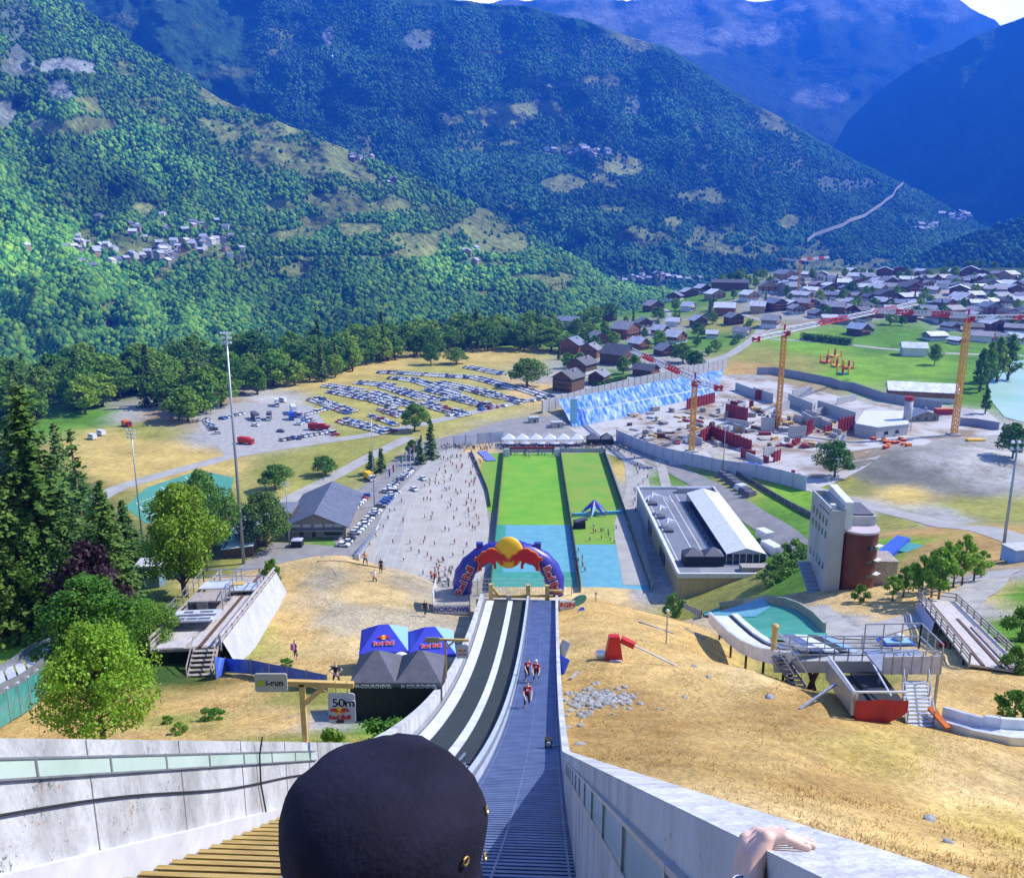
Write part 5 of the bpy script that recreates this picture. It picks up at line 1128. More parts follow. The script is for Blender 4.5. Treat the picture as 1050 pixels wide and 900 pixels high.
# ------------------------------------------------------------------ right: practice jump with the red tarpaulin, white ramp and landing pool
drape('landing_pool', pxy([(722, 628), (738, 623), (790, 620), (820, 626), (838, 640), (850, 655), (845, 660), (800, 658), (770, 652)]), MT['teal'], .22, 1.5)
drape('landing_mat', pxy([(722, 632), (740, 626), (790, 624), (775, 634), (735, 634)]), MT['cyan'], .30, 1.5)
pw = thing('pool_wall', 'curved grey retaining wall round the teal landing pool', 'wall', gp(735, 622)); p0 = pw.location.copy(); mb = MB(); prev = None
for px, py in ((738, 622), (762, 619), (787, 619), (805, 622), (820, 628), (833, 637), (845, 650)):
    q = gp(px, py); q = q - p0
    if prev is not None: mb.bar(prev + up * .5, q + up * .5, .3, 1.6)
    prev = q
mb.build('curved_wall', mat('mossy_concrete', (.30, .33, .28), (.22, .25, .20), sc=1), pw)
q0, q1 = gp(700, 622), gp(719, 634); o = thing('plank_fence', 'low grey plank fence at the left end of the teal pool', 'fence', q0); mb = MB(); mb.bar(up * .6, q1 - q0 + up * .6, .1, 1.1); mb.build('boards', MT['greywood'], o)
mb = MB(); 
for k in range(6): c = (q1 - q0) * k / 5; mb.bar(c, c + up * 1.25, .12)
pieces(mb, 'post', MT['darkwood'], o)
rj = thing('practice_jump', 'small practice ski jump with white ramp, black chute and red tarpaulin back', 'ski jump', gp(905, 742)); r0 = rj.location.copy(); 
Yb_ = r0.y
def PP(px, py, Y): return P(px, py, Y) - r0
# the ramp strip that bends down to the pool
path = [(739, 631, Yb_ + 31), (748, 640, Yb_ + 27), (760, 651, Yb_ + 22.5), (773, 660, Yb_ + 18.5), (788, 666, Yb_ + 15), (805, 669, Yb_ + 12.5), (822, 670, Yb_ + 11)]
cp_ = [PP(*p) for p in path]; 
def ribbon(cs, lats, hs, thick, name, m, par):
    mb = MB(); n = None
    for i, c in enumerate(cs):
        d = (cs[min(i + 1, len(cs) - 1)] - cs[max(i - 1, 0)]); d.z = 0; d.normalize(); nn = Vector((-d.y, d.x, 0))
        row = [c + nn * lats[0] + up * hs[0], c + nn * lats[1] + up * hs[1], c + nn * lats[1] + up * (hs[1] - thick), c + nn * lats[0] + up * (hs[0] - thick)]
        mb.v += [tuple(v) for v in row]
        if i:
            for k in range(4): mb.f.append(((i - 1) * 4 + k, (i - 1) * 4 + (k + 1) % 4, i * 4 + (k + 1) % 4, i * 4 + k)); mb.m.append(0)
    mb.f += [(0, 1, 2, 3), tuple(len(mb.v) - 4 + k for k in (3, 2, 1, 0))]; mb.m += [0, 0]; return mb.build(name, m, par)
dense = []
for i in range(len(cp_) - 1):
    for k in range(4): dense.append(cp_[i].lerp(cp_[i + 1], k / 4))
dense.append(cp_[-1])
ribbon(dense, (-.9, .7), (0, 0), .3, 'ramp_lane', MT['whitesheet'], rj); ribbon(dense, (-1.15, -.9), (.35, .35), 1.1, 'ramp_side', MT['silver'], rj); ribbon(dense, (.7, 1.0), (.03, .03), .3, 'ramp_groove', MT['black'], rj); ribbon(dense, (1.0, 1.6), (.25, .25), .7, 'ramp_side', MT['whitesheet'], rj)
mb = MB()
for c in dense[::5]: 
    mb = MB(); mb.bar(c - up * .2, Vector((c.x, c.y, Hz(c.x + r0.x, c.y + r0.y) - r0.z)), .16); mb.build('support_leg', MT['darkwood'], rj)
# bridge: concrete gallery with railing
ga, gb = PP(795, 672, Yb_ + 12), PP(908, 672, Yb_ + 9.0)
mb = MB(); mb.bar(ga - up * .45, gb - up * .45, 1.8, .9); mb.build('gallery', MT['concrete'], rj)
railing([ga + Vector((0, -.9, 0)), gb + Vector((0, -.9, 0))], 1.05, 'railing', rj, post=.9); railing([ga + Vector((0, .9, 0)), gb + Vector((0, .9, 0))], 1.05, 'railing', rj, post=1.2)
for k in (.12, .2, .32, .42):
    mb = MB(); c = ga.lerp(gb, k); t = ga.lerp(gb, k + (.08 if k in (.12, .32) else -.08)); mb.bar(c - up * .9, Vector((t.x, t.y, Hz(t.x + r0.x, t.y + r0.y) - r0.z)), .26); mb.build('trestle_leg', MT['darkwood'], rj)
mb = MB(); c = PP(799, 670, Yb_ + 11.0); g_ = Vector((c.x, c.y - 1.0, Hz(c.x + r0.x, c.y + r0.y - 1) - r0.z))
for k in range(8): f = k / 7; q = (c - up * .2).lerp(g_ + Vector((1.0, -.8, 0)), f); mb.box(q, (.9, .3, .06))
for s in (-.5, .5): mb.bar(c + Vector((s, 0, -.2)), g_ + Vector((1.0 + s, -.8, 0)), .08, .18); mb.bar(c + Vector((s, 0, .8)), g_ + Vector((1.0 + s, -.8, 1.0)), .05)
mb.build('access_stair', MT['slatetent'], rj)
mb = MB(); c = PP(793, 668, Yb_ + 12.4); mb.tube([c - up * .5, c + up * 1.9], .22, 8); mb.ell(c + up * 2.0, (.3, .3, .25), 8, 5); mb.build('bollard_post', MT['yellowwood'], rj)
# second set of lanes beyond the gallery
l0, l1 = PP(850, 668, Yb_ + 10.5), PP(818, 651, Yb_ + 19)
dd = (l1 - l0).normalized(); sd = Vector((dd.y, -dd.x, 0)).normalized()
for off, w_, m_ in ((-1.6, .6, 'steel'), (-.8, .8, 'grate'), (.2, 1.0, 'whitesheet'), (1.15, .7, 'mat_dark'), (1.95, .7, 'lightblue')):
    mb = MB(); mb.bar(l0 + sd * off, l1 + sd * off, w_, .12); mb.build('landing_lane', MT[m_], rj)
# black chute falling away, walls, red tarpaulin
n0, n1 = PP(876, 713, Yb_ + .6), PP(930, 713, Yb_ + .6); f0, f1 = PP(850, 674, Yb_ + 8.6), PP(905, 672, Yb_ + 8.6)
mb = MB(); mb.hexa([n0 - up * 1.0, n1 - up * 1.0, f1 - up * 1.6, f0 - up * 1.6, n0 - up * .8, n1 - up * .8, f1 - up * 1.4, f0 - up * 1.4]); mb.build('chute', MT['black'], rj)
mb = MB(); mb.hexa([n0.lerp(n1, .42) - up * .72, n1 - up * .72, f1 - up * 1.3, f0.lerp(f1, .42) - up * 1.3, n0.lerp(n1, .42) - up * .6, n1 - up * .6, f1 - up * 1.2, f0.lerp(f1, .42) - up * 1.2]); mb.build('chute_side_deck', MT['black'], rj)
mb = MB(); mb.bar(n0 - up * .6, f0 - up * .9, .25, 1.3); mb.build('chute_wall', MT['steel'], rj); mb = MB(); mb.bar(n0 + up * .25, f0 + up * .1, .12, .12); mb.bar(n0 + up * .25, n1 + up * .25, .1); mb.bar(n0.lerp(n1, .05) - up * .5, n0.lerp(n1, .05) + up * .25, .1); mb.bar(n0.lerp(n1, .7), f0.lerp(f1, .7) + up * .2, .09); mb.build('chute_rail', MT['silver'], rj)
g0 = Vector((n0.x, n0.y - .3, Hz(n0.x + r0.x, n0.y - .3 + r0.y) - r0.z)); g1 = Vector((n1.x, n1.y - .3, Hz(n1.x + r0.x, n1.y - .3 + r0.y) - r0.z))
mb = MB(); N_ = 10; V_ = []; 
for i in range(N_ + 1):
    for j in range(5):
        f, h = i / N_, j / 4; a = g0.lerp(g1, f); b = n0.lerp(n1, f) + Vector((0, -.25, -.15)); cut = .55 * max(0, f - .62) / .38; q = a.lerp(b, cut + (1 - cut) * h); q.y -= .12 * math.sin(f * 9) * (1 - abs(h - .5)); V_.append(q)
mb.add(V_, [(i * 5 + j, (i + 1) * 5 + j, (i + 1) * 5 + j + 1, i * 5 + j + 1) for i in range(N_) for j in range(4)]); mb.build('tarpaulin', MT['redtarp'], rj, smooth=True)
mb = MB(); mb.bar(g0 + Vector((-1.2, -.8, .1)), g1 + Vector((.5, -.8, .1)), .12); mb.build('ground_beam', MT['darkwood'], rj)
# balcony box with pale panels
bl = PP(905, 682, Yb_ + 5.0); br = PP(965, 681, Yb_ + 5.0); wv_ = (br - bl)
mb = MB(); mb.bar(bl, br, .08, 1.25); mb.build('balcony_panel', mat('pale_lilac_panel', (.52, .50, .54), (.42, .40, .45), sc=1.5), rj)
mb = MB(); mb.box((bl + br) / 2 + Vector((0, 1.6, -.6)), (wv_.length, 3.2, .15)); mb.build('balcony_floor', MT['steel'], rj)
railing([bl + Vector((0, 3.1, -.5)), br + Vector((0, 3.1, -.5)), br + Vector((0, 0, -.5))], 1.9, 'railing', rj, post=1.0)
mb = MB()
for k in range(7): c = bl.lerp(br, k / 6) + Vector((0, -.06, 0)); mb.bar(c - up * .65, c + up * .95, .06)
mb.bar(bl + up * .95, br + up * .95, .06); mb.build('balcony_post', MT['steel'], rj)
for c in (bl, bl.lerp(br, .45), br): mb = MB(); q = c + Vector((0, .2, 0)); mb.bar(q - up * .6, Vector((q.x, q.y, Hz(q.x + r0.x, q.y + r0.y) - r0.z)), .14); mb.build('balcony_leg', MT['steel'], rj)
mb = MB(); s0 = gp(943, 744) - r0 ; s1 = PP(938, 700, Yb_ + 4.5)
for k in range(12): q = s0.lerp(s1, k / 11); mb.box(q + up * .05, (1.5, .32, .06))
mb.build('stair_tread', MT['silver'], rj)
mb = MB()
for s in (-.8, .8): o_ = Vector((s, 0, 0)); mb.bar(s0 + o_, s1 + o_, .08, .22); mb.bar(s0 + o_ + up * 1.0, s1 + o_ + up * 1.0, .06); [mb.bar(s0.lerp(s1, f) + o_, s0.lerp(s1, f) + o_ + up, .06) for f in (0, .33, .66, 1)]
mb.build('stair_rail', MT['steel'], rj)
mb = MB(); mb.hexa([PP(951, 728, Yb_ + 2.2), PP(957, 726, Yb_ + 2.2), PP(975, 747, Yb_), PP(970, 748, Yb_), PP(951, 725, Yb_ + 2.2), PP(957, 723, Yb_ + 2.2), PP(975, 745, Yb_), PP(970, 746, Yb_)]); tag(mb.build('orange_board', MT['orange'], loc=r0), 'orange board leaning at the foot of the metal stair', 'board')
mb = MB(); a = PP(880, 742, Yb_ - 1); b_ = PP(858, 696, Yb_ + 5); mb.bar(gp(820, 727) - r0, PP(857, 701, Yb_ + 4), .14); mb.build('prop', MT['steel'], rj)
# silver half pipe on the ground
tb = thing('silver_track', 'shiny silver channel curving along the ground to the right edge', 'track', gp(958, 748)); t0 = tb.location.copy(); pts = [gp(*p) - t0 for p in ((955, 742), (975, 748), (1000, 755), (1030, 760), (1065, 762), (1110, 760))]
dn = []
for i in range(len(pts) - 1):
    for k in range(4): dn.append(pts[i].lerp(pts[i + 1], k / 4))
for j, q in enumerate(dn): q.z = Hz(q.x + t0.x, q.y + t0.y) - t0.z
ribbon(dn, (-.5, .8), (.35, .35), .3, 'channel', MT['silver'], tb); ribbon(dn, (.8, 1.05), (1.0, 1.0), 1.0, 'far_side', MT['silver'], tb); ribbon(dn, (-.75, -.5), (.75, .75), .9, 'near_side', MT['silver'], tb)
# wooden ramp at the far right
a0, a1 = gp(993, 686), gp(940, 622); A2, B2 = Vector((a0.x, a0.y)), Vector((a1.x, a1.y)); c1 = gp(1040, 681); d2 = (B2 - A2).normalized(); n2 = Vector((d2.y, -d2.x)); L2 = (B2 - A2).length; W2 = 4.3
wr_ = thing('wooden_ramp', 'grey timber ramp with plank railings on the right slope', 'ski jump', a0)
zB = Hz(B2.x, B2.y) - a0.z + 1.4
def rp(s, l, h): q = d2 * s + n2 * l; return Vector((q.x, q.y, .5 + (zB - .5) * s / L2 + h))
def rplank(s0, s1, l0, l1, h0, h1, name, m): mb = MB(); mb.hexa([rp(s0, l0, h0), rp(s0, l1, h0), rp(s1, l1, h0), rp(s1, l0, h0), rp(s0, l0, h1), rp(s0, l1, h1), rp(s1, l1, h1), rp(s1, l0, h1)]); return mb.build(name, m, wr_)
rplank(0, L2, 0, W2, -.2, 0, 'deck', pale); rplank(0, L2 * .97, .9, 1.15, 0, .1, 'track_edge', MT['darkwood']); rplank(0, L2 * .62, 2.3, 2.6, 0, .1, 'track_edge', MT['darkwood']); rplank(0, L2 * .5, 3.0, 3.6, 0, .16, 'bench', MT['greywood'])
for l in (0, W2):
    mb = MB()
    for h in (.35, .65, 1.0): mb.bar(rp(0, l, h), rp(L2, l, h), .08, .14)
    for s in np.arange(0, L2 + .1, L2 / 9): mb.bar(rp(s, l, -.3), rp(s, l, 1.05), .12)
    mb.build('side_rail', MT['greywood'], wr_)
mb = MB(); mb.bar(rp(L2, 0, 1.0), rp(L2, W2, 1.0), .08, .14); mb.bar(rp(L2, 0, .5), rp(L2, W2, .5), .08, .14); mb.build('end_rail', MT['greywood'], wr_)
for s in np.arange(L2 * .1, L2, L2 / 5):
    for l in (.2, W2 - .2): q = A2 + d2 * s + n2 * l; mb = MB(); mb.bar(rp(s, l, -.2), Vector((q.x - a0.x, q.y - a0.y, Hz(q.x, q.y) - a0.z - .2)), .16); mb.build('leg', MT['darkwood'], wr_)
mb = MB(); s0_, s1_ = L2 * .55, L2 * .95
qa, qb = A2 + d2 * s0_ - n2 * .3, A2 + d2 * s1_ - n2 * .3
mb.add([Vector((qa.x - a0.x, qa.y - a0.y, Hz(qa.x, qa.y) - a0.z)), Vector((qb.x - a0.x, qb.y - a0.y, Hz(qb.x, qb.y) - a0.z)), rp(s1_, -.08, -.3), rp(s0_, -.08, -.3)], [(0, 1, 2, 3)]); mb.build('tarpaulin', MT['lilac'], wr_)
q = gp(966, 664); mb = MB(); mb.ell((0, 0, .4), (.45, .35, .4), 10, 6); o = mb.build('cushion', MT['red'], smooth=True, loc=q); tag(o, 'red padded cushion hanging at the side of the wooden ramp', 'cushion')
q = thing('crash_mat', 'blue, red and white crash mats stacked beside the gallery', 'mat', gp(918, 662))
for z, m_, s in ((.12, 'red', 2.2), (.4, 'blue', 3.4), (.62, 'lightblue', 2.6)): mb = MB(); mb.box((0, 0, z), (s, 1.5, .22)); mb.build('mat', MT[m_], q)
mb = MB(); mb.ell((.3, 0, 1.0), (.55, .5, .4), 10, 6); mb.build('white_bag', MT['white'], q, smooth=True)

# ------------------------------------------------------------------ judges' tower
p = gp(852, 606); k = mpp(p); tw = thing('judges_tower', 'tall grey concrete tower with a rust red curved front', 'tower', p + Vector((0, 0, -.6)), -.04)
fw = 15.5 * k; rwid = 38 * k; dp = 8.5; H_ = 88 * k
mb = MB(); mb.box((0, dp / 2, H_ / 2), (fw, dp, H_)); mb.box((fw / 2 - .12, dp / 2, H_ + .4), (.24, dp, .8)); mb.box((-fw / 2 + .12, dp / 2, H_ + .4), (.24, dp - .02, .79)); mb.box((0, dp - .12, H_ + .4), (fw - .5, .24, .78)); mb.box((0, .12, H_ + .2), (fw - .5, .24, .4)); tow = mb.build('wall', mat('grey_tower_concrete', (.40, .43, .45), (.28, .31, .33), sc=.35, bump=.1, bsc=6, detail=8, stretch=(1, 1, .4)), tw)
mb = MB(); x = fw / 2 + .5; mb.hexa([(x - .5, .4, H_ - 3), (x + .6, .4, H_ - 3), (x + .6, dp, H_ - 3), (x - .5, dp, H_ - 3), (x - .5, .4, H_ + 1.5), (x + .6, .4, H_ + 1.5), (x + .6, dp - .6, H_ + 1.9), (x - .5, dp - .6, H_ + 1.9)]); mb.build('stair_head', MT['white'], tw)
cxr = fw / 2 + rwid / 2; Hr = 68 * k; n_ = 20; arc = [(cxr - rwid / 2 + .0, dp * .75)] + [(cxr - rwid / 2 * math.cos(t), 1.6 - 2.6 * math.sin(t)) for t in np.linspace(0.0, math.pi, n_)] + [(cxr + rwid / 2, dp * .75)]
arc = [(x + .002, y) for x, y in arc]
mb = MB(); mb.prism(arc, .4, Hr); mb.build('curved_front', MT['rust'], tw)
mb = MB(); mb.prism([(cxr + (x - cxr) * 1.03, 1.6 + (y - 1.6) * 1.06) for x, y in arc], Hr + .004, Hr + .3); mb.build('coping', mat('rose_coping', (.42, .36, .40)), tw)
mb = MB(); bx = rwid * .95; mb.box((fw / 2 + bx / 2 + .05, dp * .5 + 1.0, (H_ - 1.2 + Hr) / 2 + .1), (bx, dp - 2.4, H_ - 1.2 - Hr)); mb.build('upper_storey', MT['concrete'], tw)
mb = MB(); mb.box((fw / 2 + bx / 2 + .05, dp * .5 + 1.0, H_ - 1.0), (bx - .5, dp - 3, .3)); mb.build('roof_recess', MT['slatetent'], tw)
for z, n in ((.86, 5), (.71, 5), (.33, 5)):
    for i in range(n): mb = MB(); mb.box((-fw / 2 - .01, dp * (.14 + .175 * i), H_ * z), (.12, .55, .95)); mb.build('window', MT['glass'], tw)
mb = MB(); mb.box((-fw / 2 - .01, dp * .3, H_ * .98), (.06, dp * .55, .16)); mb.build('ledge', MT['slatetent'], tw)
for z in (.75, .53, .31):
    mb = MB(); 
    ts = np.linspace(1.75, 2.7, 7); V_ = []
    for t in ts: 
        for zz in (Hr * z, Hr * z + .65): V_.append((cxr - (rwid / 2 + .04) * math.cos(t), 1.6 - 2.66 * math.sin(t), zz))
    mb.add(V_, [(2 * i, 2 * i + 2, 2 * i + 3, 2 * i + 1) for i in range(6)]); mb.build('strip_window', MT['glass'], tw)
    mb = MB(); a = (cxr + rwid * .40, -.2, Hr * z + .55); mb.box(a, (1.3, 1.0, .12), .7); mb.build('window_ledge', MT['white'], tw)
mb = MB(); mb.box((cxr + rwid * .55 + 1.2, 3.6, 2.2), (3.6, 4, 4.4)); mb.box((cxr + rwid * .55 + 1.2, 3.6, 4.5), (3.8, 4.2, .2)); mb.build('annex', MT['greywood'], tw)
mb = MB(); 
for i in range(9): mb.box((-fw / 2 - .9, .4 + i * .8, .3 + i * .32 - .8), (1.7, .8, .35))
mb.build('outside_stair', mat('blue_grey_step', (.22, .28, .36)), tw)
mb = MB(); mb.box((-fw / 2 + .8, 1.6, H_ + .3), (.7, .8, 1.1)); mb.build('roof_vent', MT['white'], tw)

# ------------------------------------------------------------------ sports building with the marquee on its roof
bz = -100.0; bd = thing('sports_building', 'long low building with boarded beige walls and a flat grey roof', 'building', (45.5, 222, bz)); BW, BL, BH = 27.5, 81, 7.4
mb = MB(); mb.prism([(0, 0), (BW, 0), (BW, BL), (0, BL)], -.5, BH); mb.build('wall', MT['beige'], bd)
mb = MB(); mb.box((BW / 2, BL / 2, BH + .03), (BW - .9, BL - .9, .06)); mb.build('roof', MT['flatroof'], bd)
mb = MB()
for c, d in (((BW / 2, -.1, BH + .35), (BW + .6, .7, 1.3)), ((BW / 2, BL, BH + .35), (BW + .6, .6, 1.3)), ((-.1, BL / 2, BH + .35), (.7, BL - .6, 1.28)), ((BW, BL / 2, BH + .35), (.6, BL - .6, 1.28))): mb.box(c, d)
mb.build('parapet', MT['white'], bd)
for s, z, l in ((-.1, 4.6, 20), (-.1, 4.9, 46)):
    mb = MB(); mb.box((-.12, l + 6, 3.2), (.3, 9, 3.2)); mb.build('window', MT['glass'], bd)
mb = MB(); mb.box((-.05, BL - 14, 3.9), (.5, 26, 7.0)); mb.build('white_wing', MT['concrete'], bd)
mb = MB()
for x, y0, y1 in ((7.5, 12, 70), (10.2, 12, 74), (12.6, 12, 74)): mb.box((x, (y0 + y1) / 2, BH + .075), (.22, y1 - y0, .02))
for rr, x0 in ((3.4, 5.2), (4.6, 5.4)):
    for k in range(14): a0_, a1_ = math.pi * k / 14, math.pi * (k + 1) / 14; mb.bar((x0 - rr * math.cos(a0_), 66 + 8 * math.sin(a0_), BH + .075), (x0 - rr * math.cos(a1_), 66 + 8 * math.sin(a1_), BH + .075), .22, .02)
    mb.box((x0 - rr, 38, BH + .07), (.22, 56, .02))
for k in range(3): mb.box((14, 3 + k * 1.3, BH + .075), (15, .18, .02))
mb.build('painted_lines', MT['line'], bd)
mb = MB(); mb.box((BW - 5.3, 3.6, BH + .9), (9.2, 3.2, 1.7)); mb.build('roof_box', MT['greywood'], bd)
mb = MB(); mb.box((BW - 8, BL - 4, BH + .9), (12, 2, 1.8)); mb.build('plant_unit', MT['steel'], bd)
# marquee on the roof
mq = thing('marquee', 'long white marquee on the flat roof of the sports building', 'tent', (66.0, 231, bz + BH + .06)); w2_, l2 = 5.6, 58
mb = MB(); mb.add([(-w2_, 0, 2.9), (0, 0, 4.6), (0, l2, 4.6), (-w2_, l2, 2.9), (w2_, 0, 2.9), (w2_, l2, 2.9)], [(0, 1, 2, 3), (1, 4, 5, 2)]); mb.build('roof', MT['whitesheet'], mq)
mb = MB(); mb.add([(-w2_, .1, 2.9), (w2_, .1, 2.9), (0, .1, 4.6)], [(0, 1, 2)]); mb.add([(-w2_, l2 - .1, 0), (w2_, l2 - .1, 0), (w2_, l2 - .1, 2.9), (0, l2 - .1, 4.6), (-w2_, l2 - .1, 2.9)], [(4, 3, 2, 1, 0)]); mb.add([(w2_, 0, 0), (w2_, l2, 0), (w2_, l2, 2.9), (w2_, 0, 2.9)], [(0, 1, 2, 3)]); mb.build('gable', mat('grey_gable_cloth', (.40, .42, .46)), mq)
for x in np.linspace(-w2_, w2_, 7): mb = MB(); mb.bar((x, .05, 0), (x, .05, 2.9), .2); mb.build('front_post', MT['white'], mq)
mb = MB(); mb.add([(-w2_ + .1, .3, 0), (w2_ - .1, .3, 0), (w2_ - .1, .3, 2.8), (-w2_ + .1, .3, 2.8)], [(0, 1, 2, 3)]); mb.add([(-w2_, 0, 0), (-w2_, l2, 0), (-w2_, l2, 2.9), (-w2_, 0, 2.9)], [(3, 2, 1, 0)]); mb.build('glazing', MT['glass'], mq)
mb = MB()
for k in range(24): mb.box((-w2_ - 1.3 + .25 * (k % 2), 3 + k * 2.2, .45), (.9, 1.2, .9))
tag(mb.build('chairs_row', MT['slatetent'], loc=mq.location), 'dark tables and chairs set along the left side of the white marquee', 'furniture', kind='stuff'); mb = None
for i, (x, lb_) in enumerate(((51.0, 'left black tent with a grey peak on the roof of the sports building'), (56.6, 'right black tent with a grey peak, next to the white marquee'))):
    pyramid_tent('event_tent', lb_, (x, 231.5, bz + BH + .06), 0, 5.5, 5, 3.0, 4.8, MT['slatetent'], MT['black'], 'black roof tents', walls=('front', 'right', 'left'), ridge=.3)
for i, (x, y) in enumerate(((49.2, 262), (49.0, 275), (48.6, 289))):
    o = thing('star_canopy', ('nearest', 'middle', 'farthest')[i] + ' of three lilac star canopies on the flat roof', 'canopy', (x, y, bz + BH + .06), .3, 'lilac star canopies'); mb = MB()
    for q in range(6): a = q * math.pi / 3; mb.add([(0, 0, 3.2), (3.0 * math.cos(a), 3.0 * math.sin(a), 1.7), (1.0 * math.cos(a + .52), 1.0 * math.sin(a + .52), 2.4), ], [(0, 1, 2)]); mb.add([(0, 0, 3.2), (1.0 * math.cos(a + .52), 1.0 * math.sin(a + .52), 2.4), (3.0 * math.cos(a + 1.047), 3.0 * math.sin(a + 1.047), 1.7)], [(0, 1, 2)])
    mb.build('canopy', MT['lilac'], o); mb = MB(); mb.tube([(0, 0, 0), (0, 0, 3.1)], .08, 6); mb.build('pole', MT['steel'], o)
    mb = MB(); mb.box((-.3, -4.2, .4), (2.6, 2.4, .8)); tag(mb.build('lounge_bench', MT['slatetent'], loc=o.location), 'dark bench block in front of the ' + ('nearest', 'middle', 'farthest')[i] + ' lilac canopy', 'bench')
# white trailers on the bank
for i, (px, py, l) in enumerate(((791, 566, 6.5), (784, 552, 5))):
    q = gp(px, py); o = thing('white_container', ('longer white container' if not i else 'shorter white container') + ' on the bank behind the sports building', 'container', q, .35); mb = MB(); mb.box((0, 0, 1.4), (3.0, l, 2.6)); mb.build('box', MT['white'], o); mb = MB(); mb.box((.2, -l / 2 - .03, 1.2), (1.2, .06, 2)); mb.build('door', MT['silver'], o)
# hall (gabled) on the left
hl = thing('timber_hall', 'big gabled timber hall with a grey metal roof beside the car park', 'hall', (-64.5, 273, -100), .04)
hw, hd, hh, hr = 9.6, 34, 4.6, 8.8
mb = MB(); mb.add([(-hw, 0, -.3), (hw, 0, -.3), (hw, 0, hh), (0, 0, hr), (-hw, 0, hh), (-hw, hd, -.3), (hw, hd, -.3), (hw, hd, hh), (0, hd, hr), (-hw, hd, hh)], [(0, 1, 2, 3, 4), (9, 8, 7, 6, 5), (1, 6, 7, 2), (5, 0, 4, 9)]); mb.build('wall', MT['greywood'], hl)
mb = MB(); ov = 1.5
for s in (-1, 1): 
    e_ = (s * (hw + ov), hh - ov * .44); mb.add([(0, -2.8, hr + .25), (e_[0], -2.8, e_[1] + .25), (e_[0], hd + 1, e_[1] + .25), (0, hd + 1, hr + .25), (0, -2.8, hr), (e_[0], -2.8, e_[1]), (e_[0], hd + 1, e_[1]), (0, hd + 1, hr)], [(0, 1, 2, 3), (7, 6, 5, 4), (0, 4, 5, 1), (1, 5, 6, 2), (2, 6, 7, 3)])
hroof = mb.build('roof', mat('grey_metal_roof', (.135, .15, .20), (.10, .112, .155), sc=.4, r=.5), hl)
mb = MB()
for y in np.arange(-2, hd, 2.4): 
    for s in (-1, 1): mb.bar((0, y, hr + .28), (s * (hw + ov), y, hh - ov * .44 + .28), .12, .08)
mb.build('roof_seam', MT['steel'], hroof)
for x in (-6.5, -3.2, 0.6, 4, 7): mb = MB(); mb.box((x, -.04, 4.0), (2.6, .12, 1.1)); mb.build('window', MT['silver'], hl)
for x in (-5, -1): mb = MB(); mb.box((x, -.05, 1.2), (1.2, .12, 2.2)); mb.build('door', MT['darkwood'], hl)
mb = MB(); mb.box((5.5, -.05, 1.7), (6, .14, 2.0)); mb.build('shop_window', MT['glass'], hl)
mb = MB(); mb.box((0, -1.2, 2.9), (18, 2.2, .2)); mb.build('balcony', MT['steel'], hl)
mb = MB(); mb.box((-hw - 3, 12, 3.1), (6.5, 12, 6.2)); mb.build('side_wing', MT['darkwood'], hl); mb = MB(); mb.box((-hw - 3, 12, 6.35), (7, 12.6, .3)); mb.build('wing_roof', MT['flatroof'], hl)
sh = thing('long_shed', 'low shed with a pale green metal roof left of the gabled hall', 'shed', (-86, 262, -100), .12); mb = MB(); mb.box((0, 10, 1.5), (9, 34, 3.2)); mb.build('wall', MT['darkwood'], sh); mb = MB(); mb.add([(-5, -8, 3.0), (5, -8, 3.9), (5, 28, 3.9), (-5, 28, 3.0)], [(0, 1, 2, 3)]); mb.build('roof', mat('pale_green_roof', (.42, .56, .52), (.36, .5, .48), sc=.4), sh)
q = gp(305, 560); o = pyramid_tent('booth', 'little dark booth with a lilac top beside the gabled hall', q, 0, 3.4, 3.0, 2.4, 3.0, MT['lilac'], MT['black'], walls=('front', 'right', 'left'))
def Pz(px, py, z):
    d = ray(px, py); k = z / d[2]; return Vector((d[0] * k, d[1] * k, z))
UP = Vector((0, 0, 1))
# ------------------------------------------------------------------ stadium
for i, px in enumerate((521, 535, 549, 563, 577, 591)):
    q = Pz(px, 456, -100); k = mpp(q); w_ = 14 * k
    t = pyramid_tent('pagoda_tent', '', q, -.02, w_ * .99, 6, 3.2, 5.6, MT['whitesheet'], MT['white'], 'white pagoda tents at the far end of the field', walls=('left', 'right'))
    t['label'] = 'white pagoda tent, %s from the left of the six in the row' % ordw(i + 1)
for i, px in enumerate((523, 539, 555, 569, 584)):
    q = Pz(px, 459, -100); o = thing('parasol', 'pale lilac parasol, %s from the left, in front of the white pagoda tents' % ordw(i + 1), 'parasol', q, 0, 'parasols in front of the pagoda tents')
    mb = MB(); n = 10; mb.add([(0, 0, 3.1)] + [(2.3 * math.cos(2 * math.pi * j / n), 2.3 * math.sin(2 * math.pi * j / n), 2.3) for j in range(n)], [(0, 1 + j, 1 + (j + 1) % n) for j in range(n)]); mb.build('canopy', MT['lilac'], o); mb = MB(); mb.tube([(0, 0, 0), (0, 0, 3.1)], .06, 6); mb.build('pole', MT['steel'], o)
for i, px in enumerate((608, 622)):
    q = Pz(px, 455, -100); pyramid_tent('pagoda_tent', ('black pagoda tent next to the white row' if not i else 'black pagoda tent farthest right, by the lilac hoarding'), q, 0, 6, 6, 3.0, 5.6, MT['slatetent'], MT['black'], 'black pagoda tents', walls=('left', 'right', 'front'))
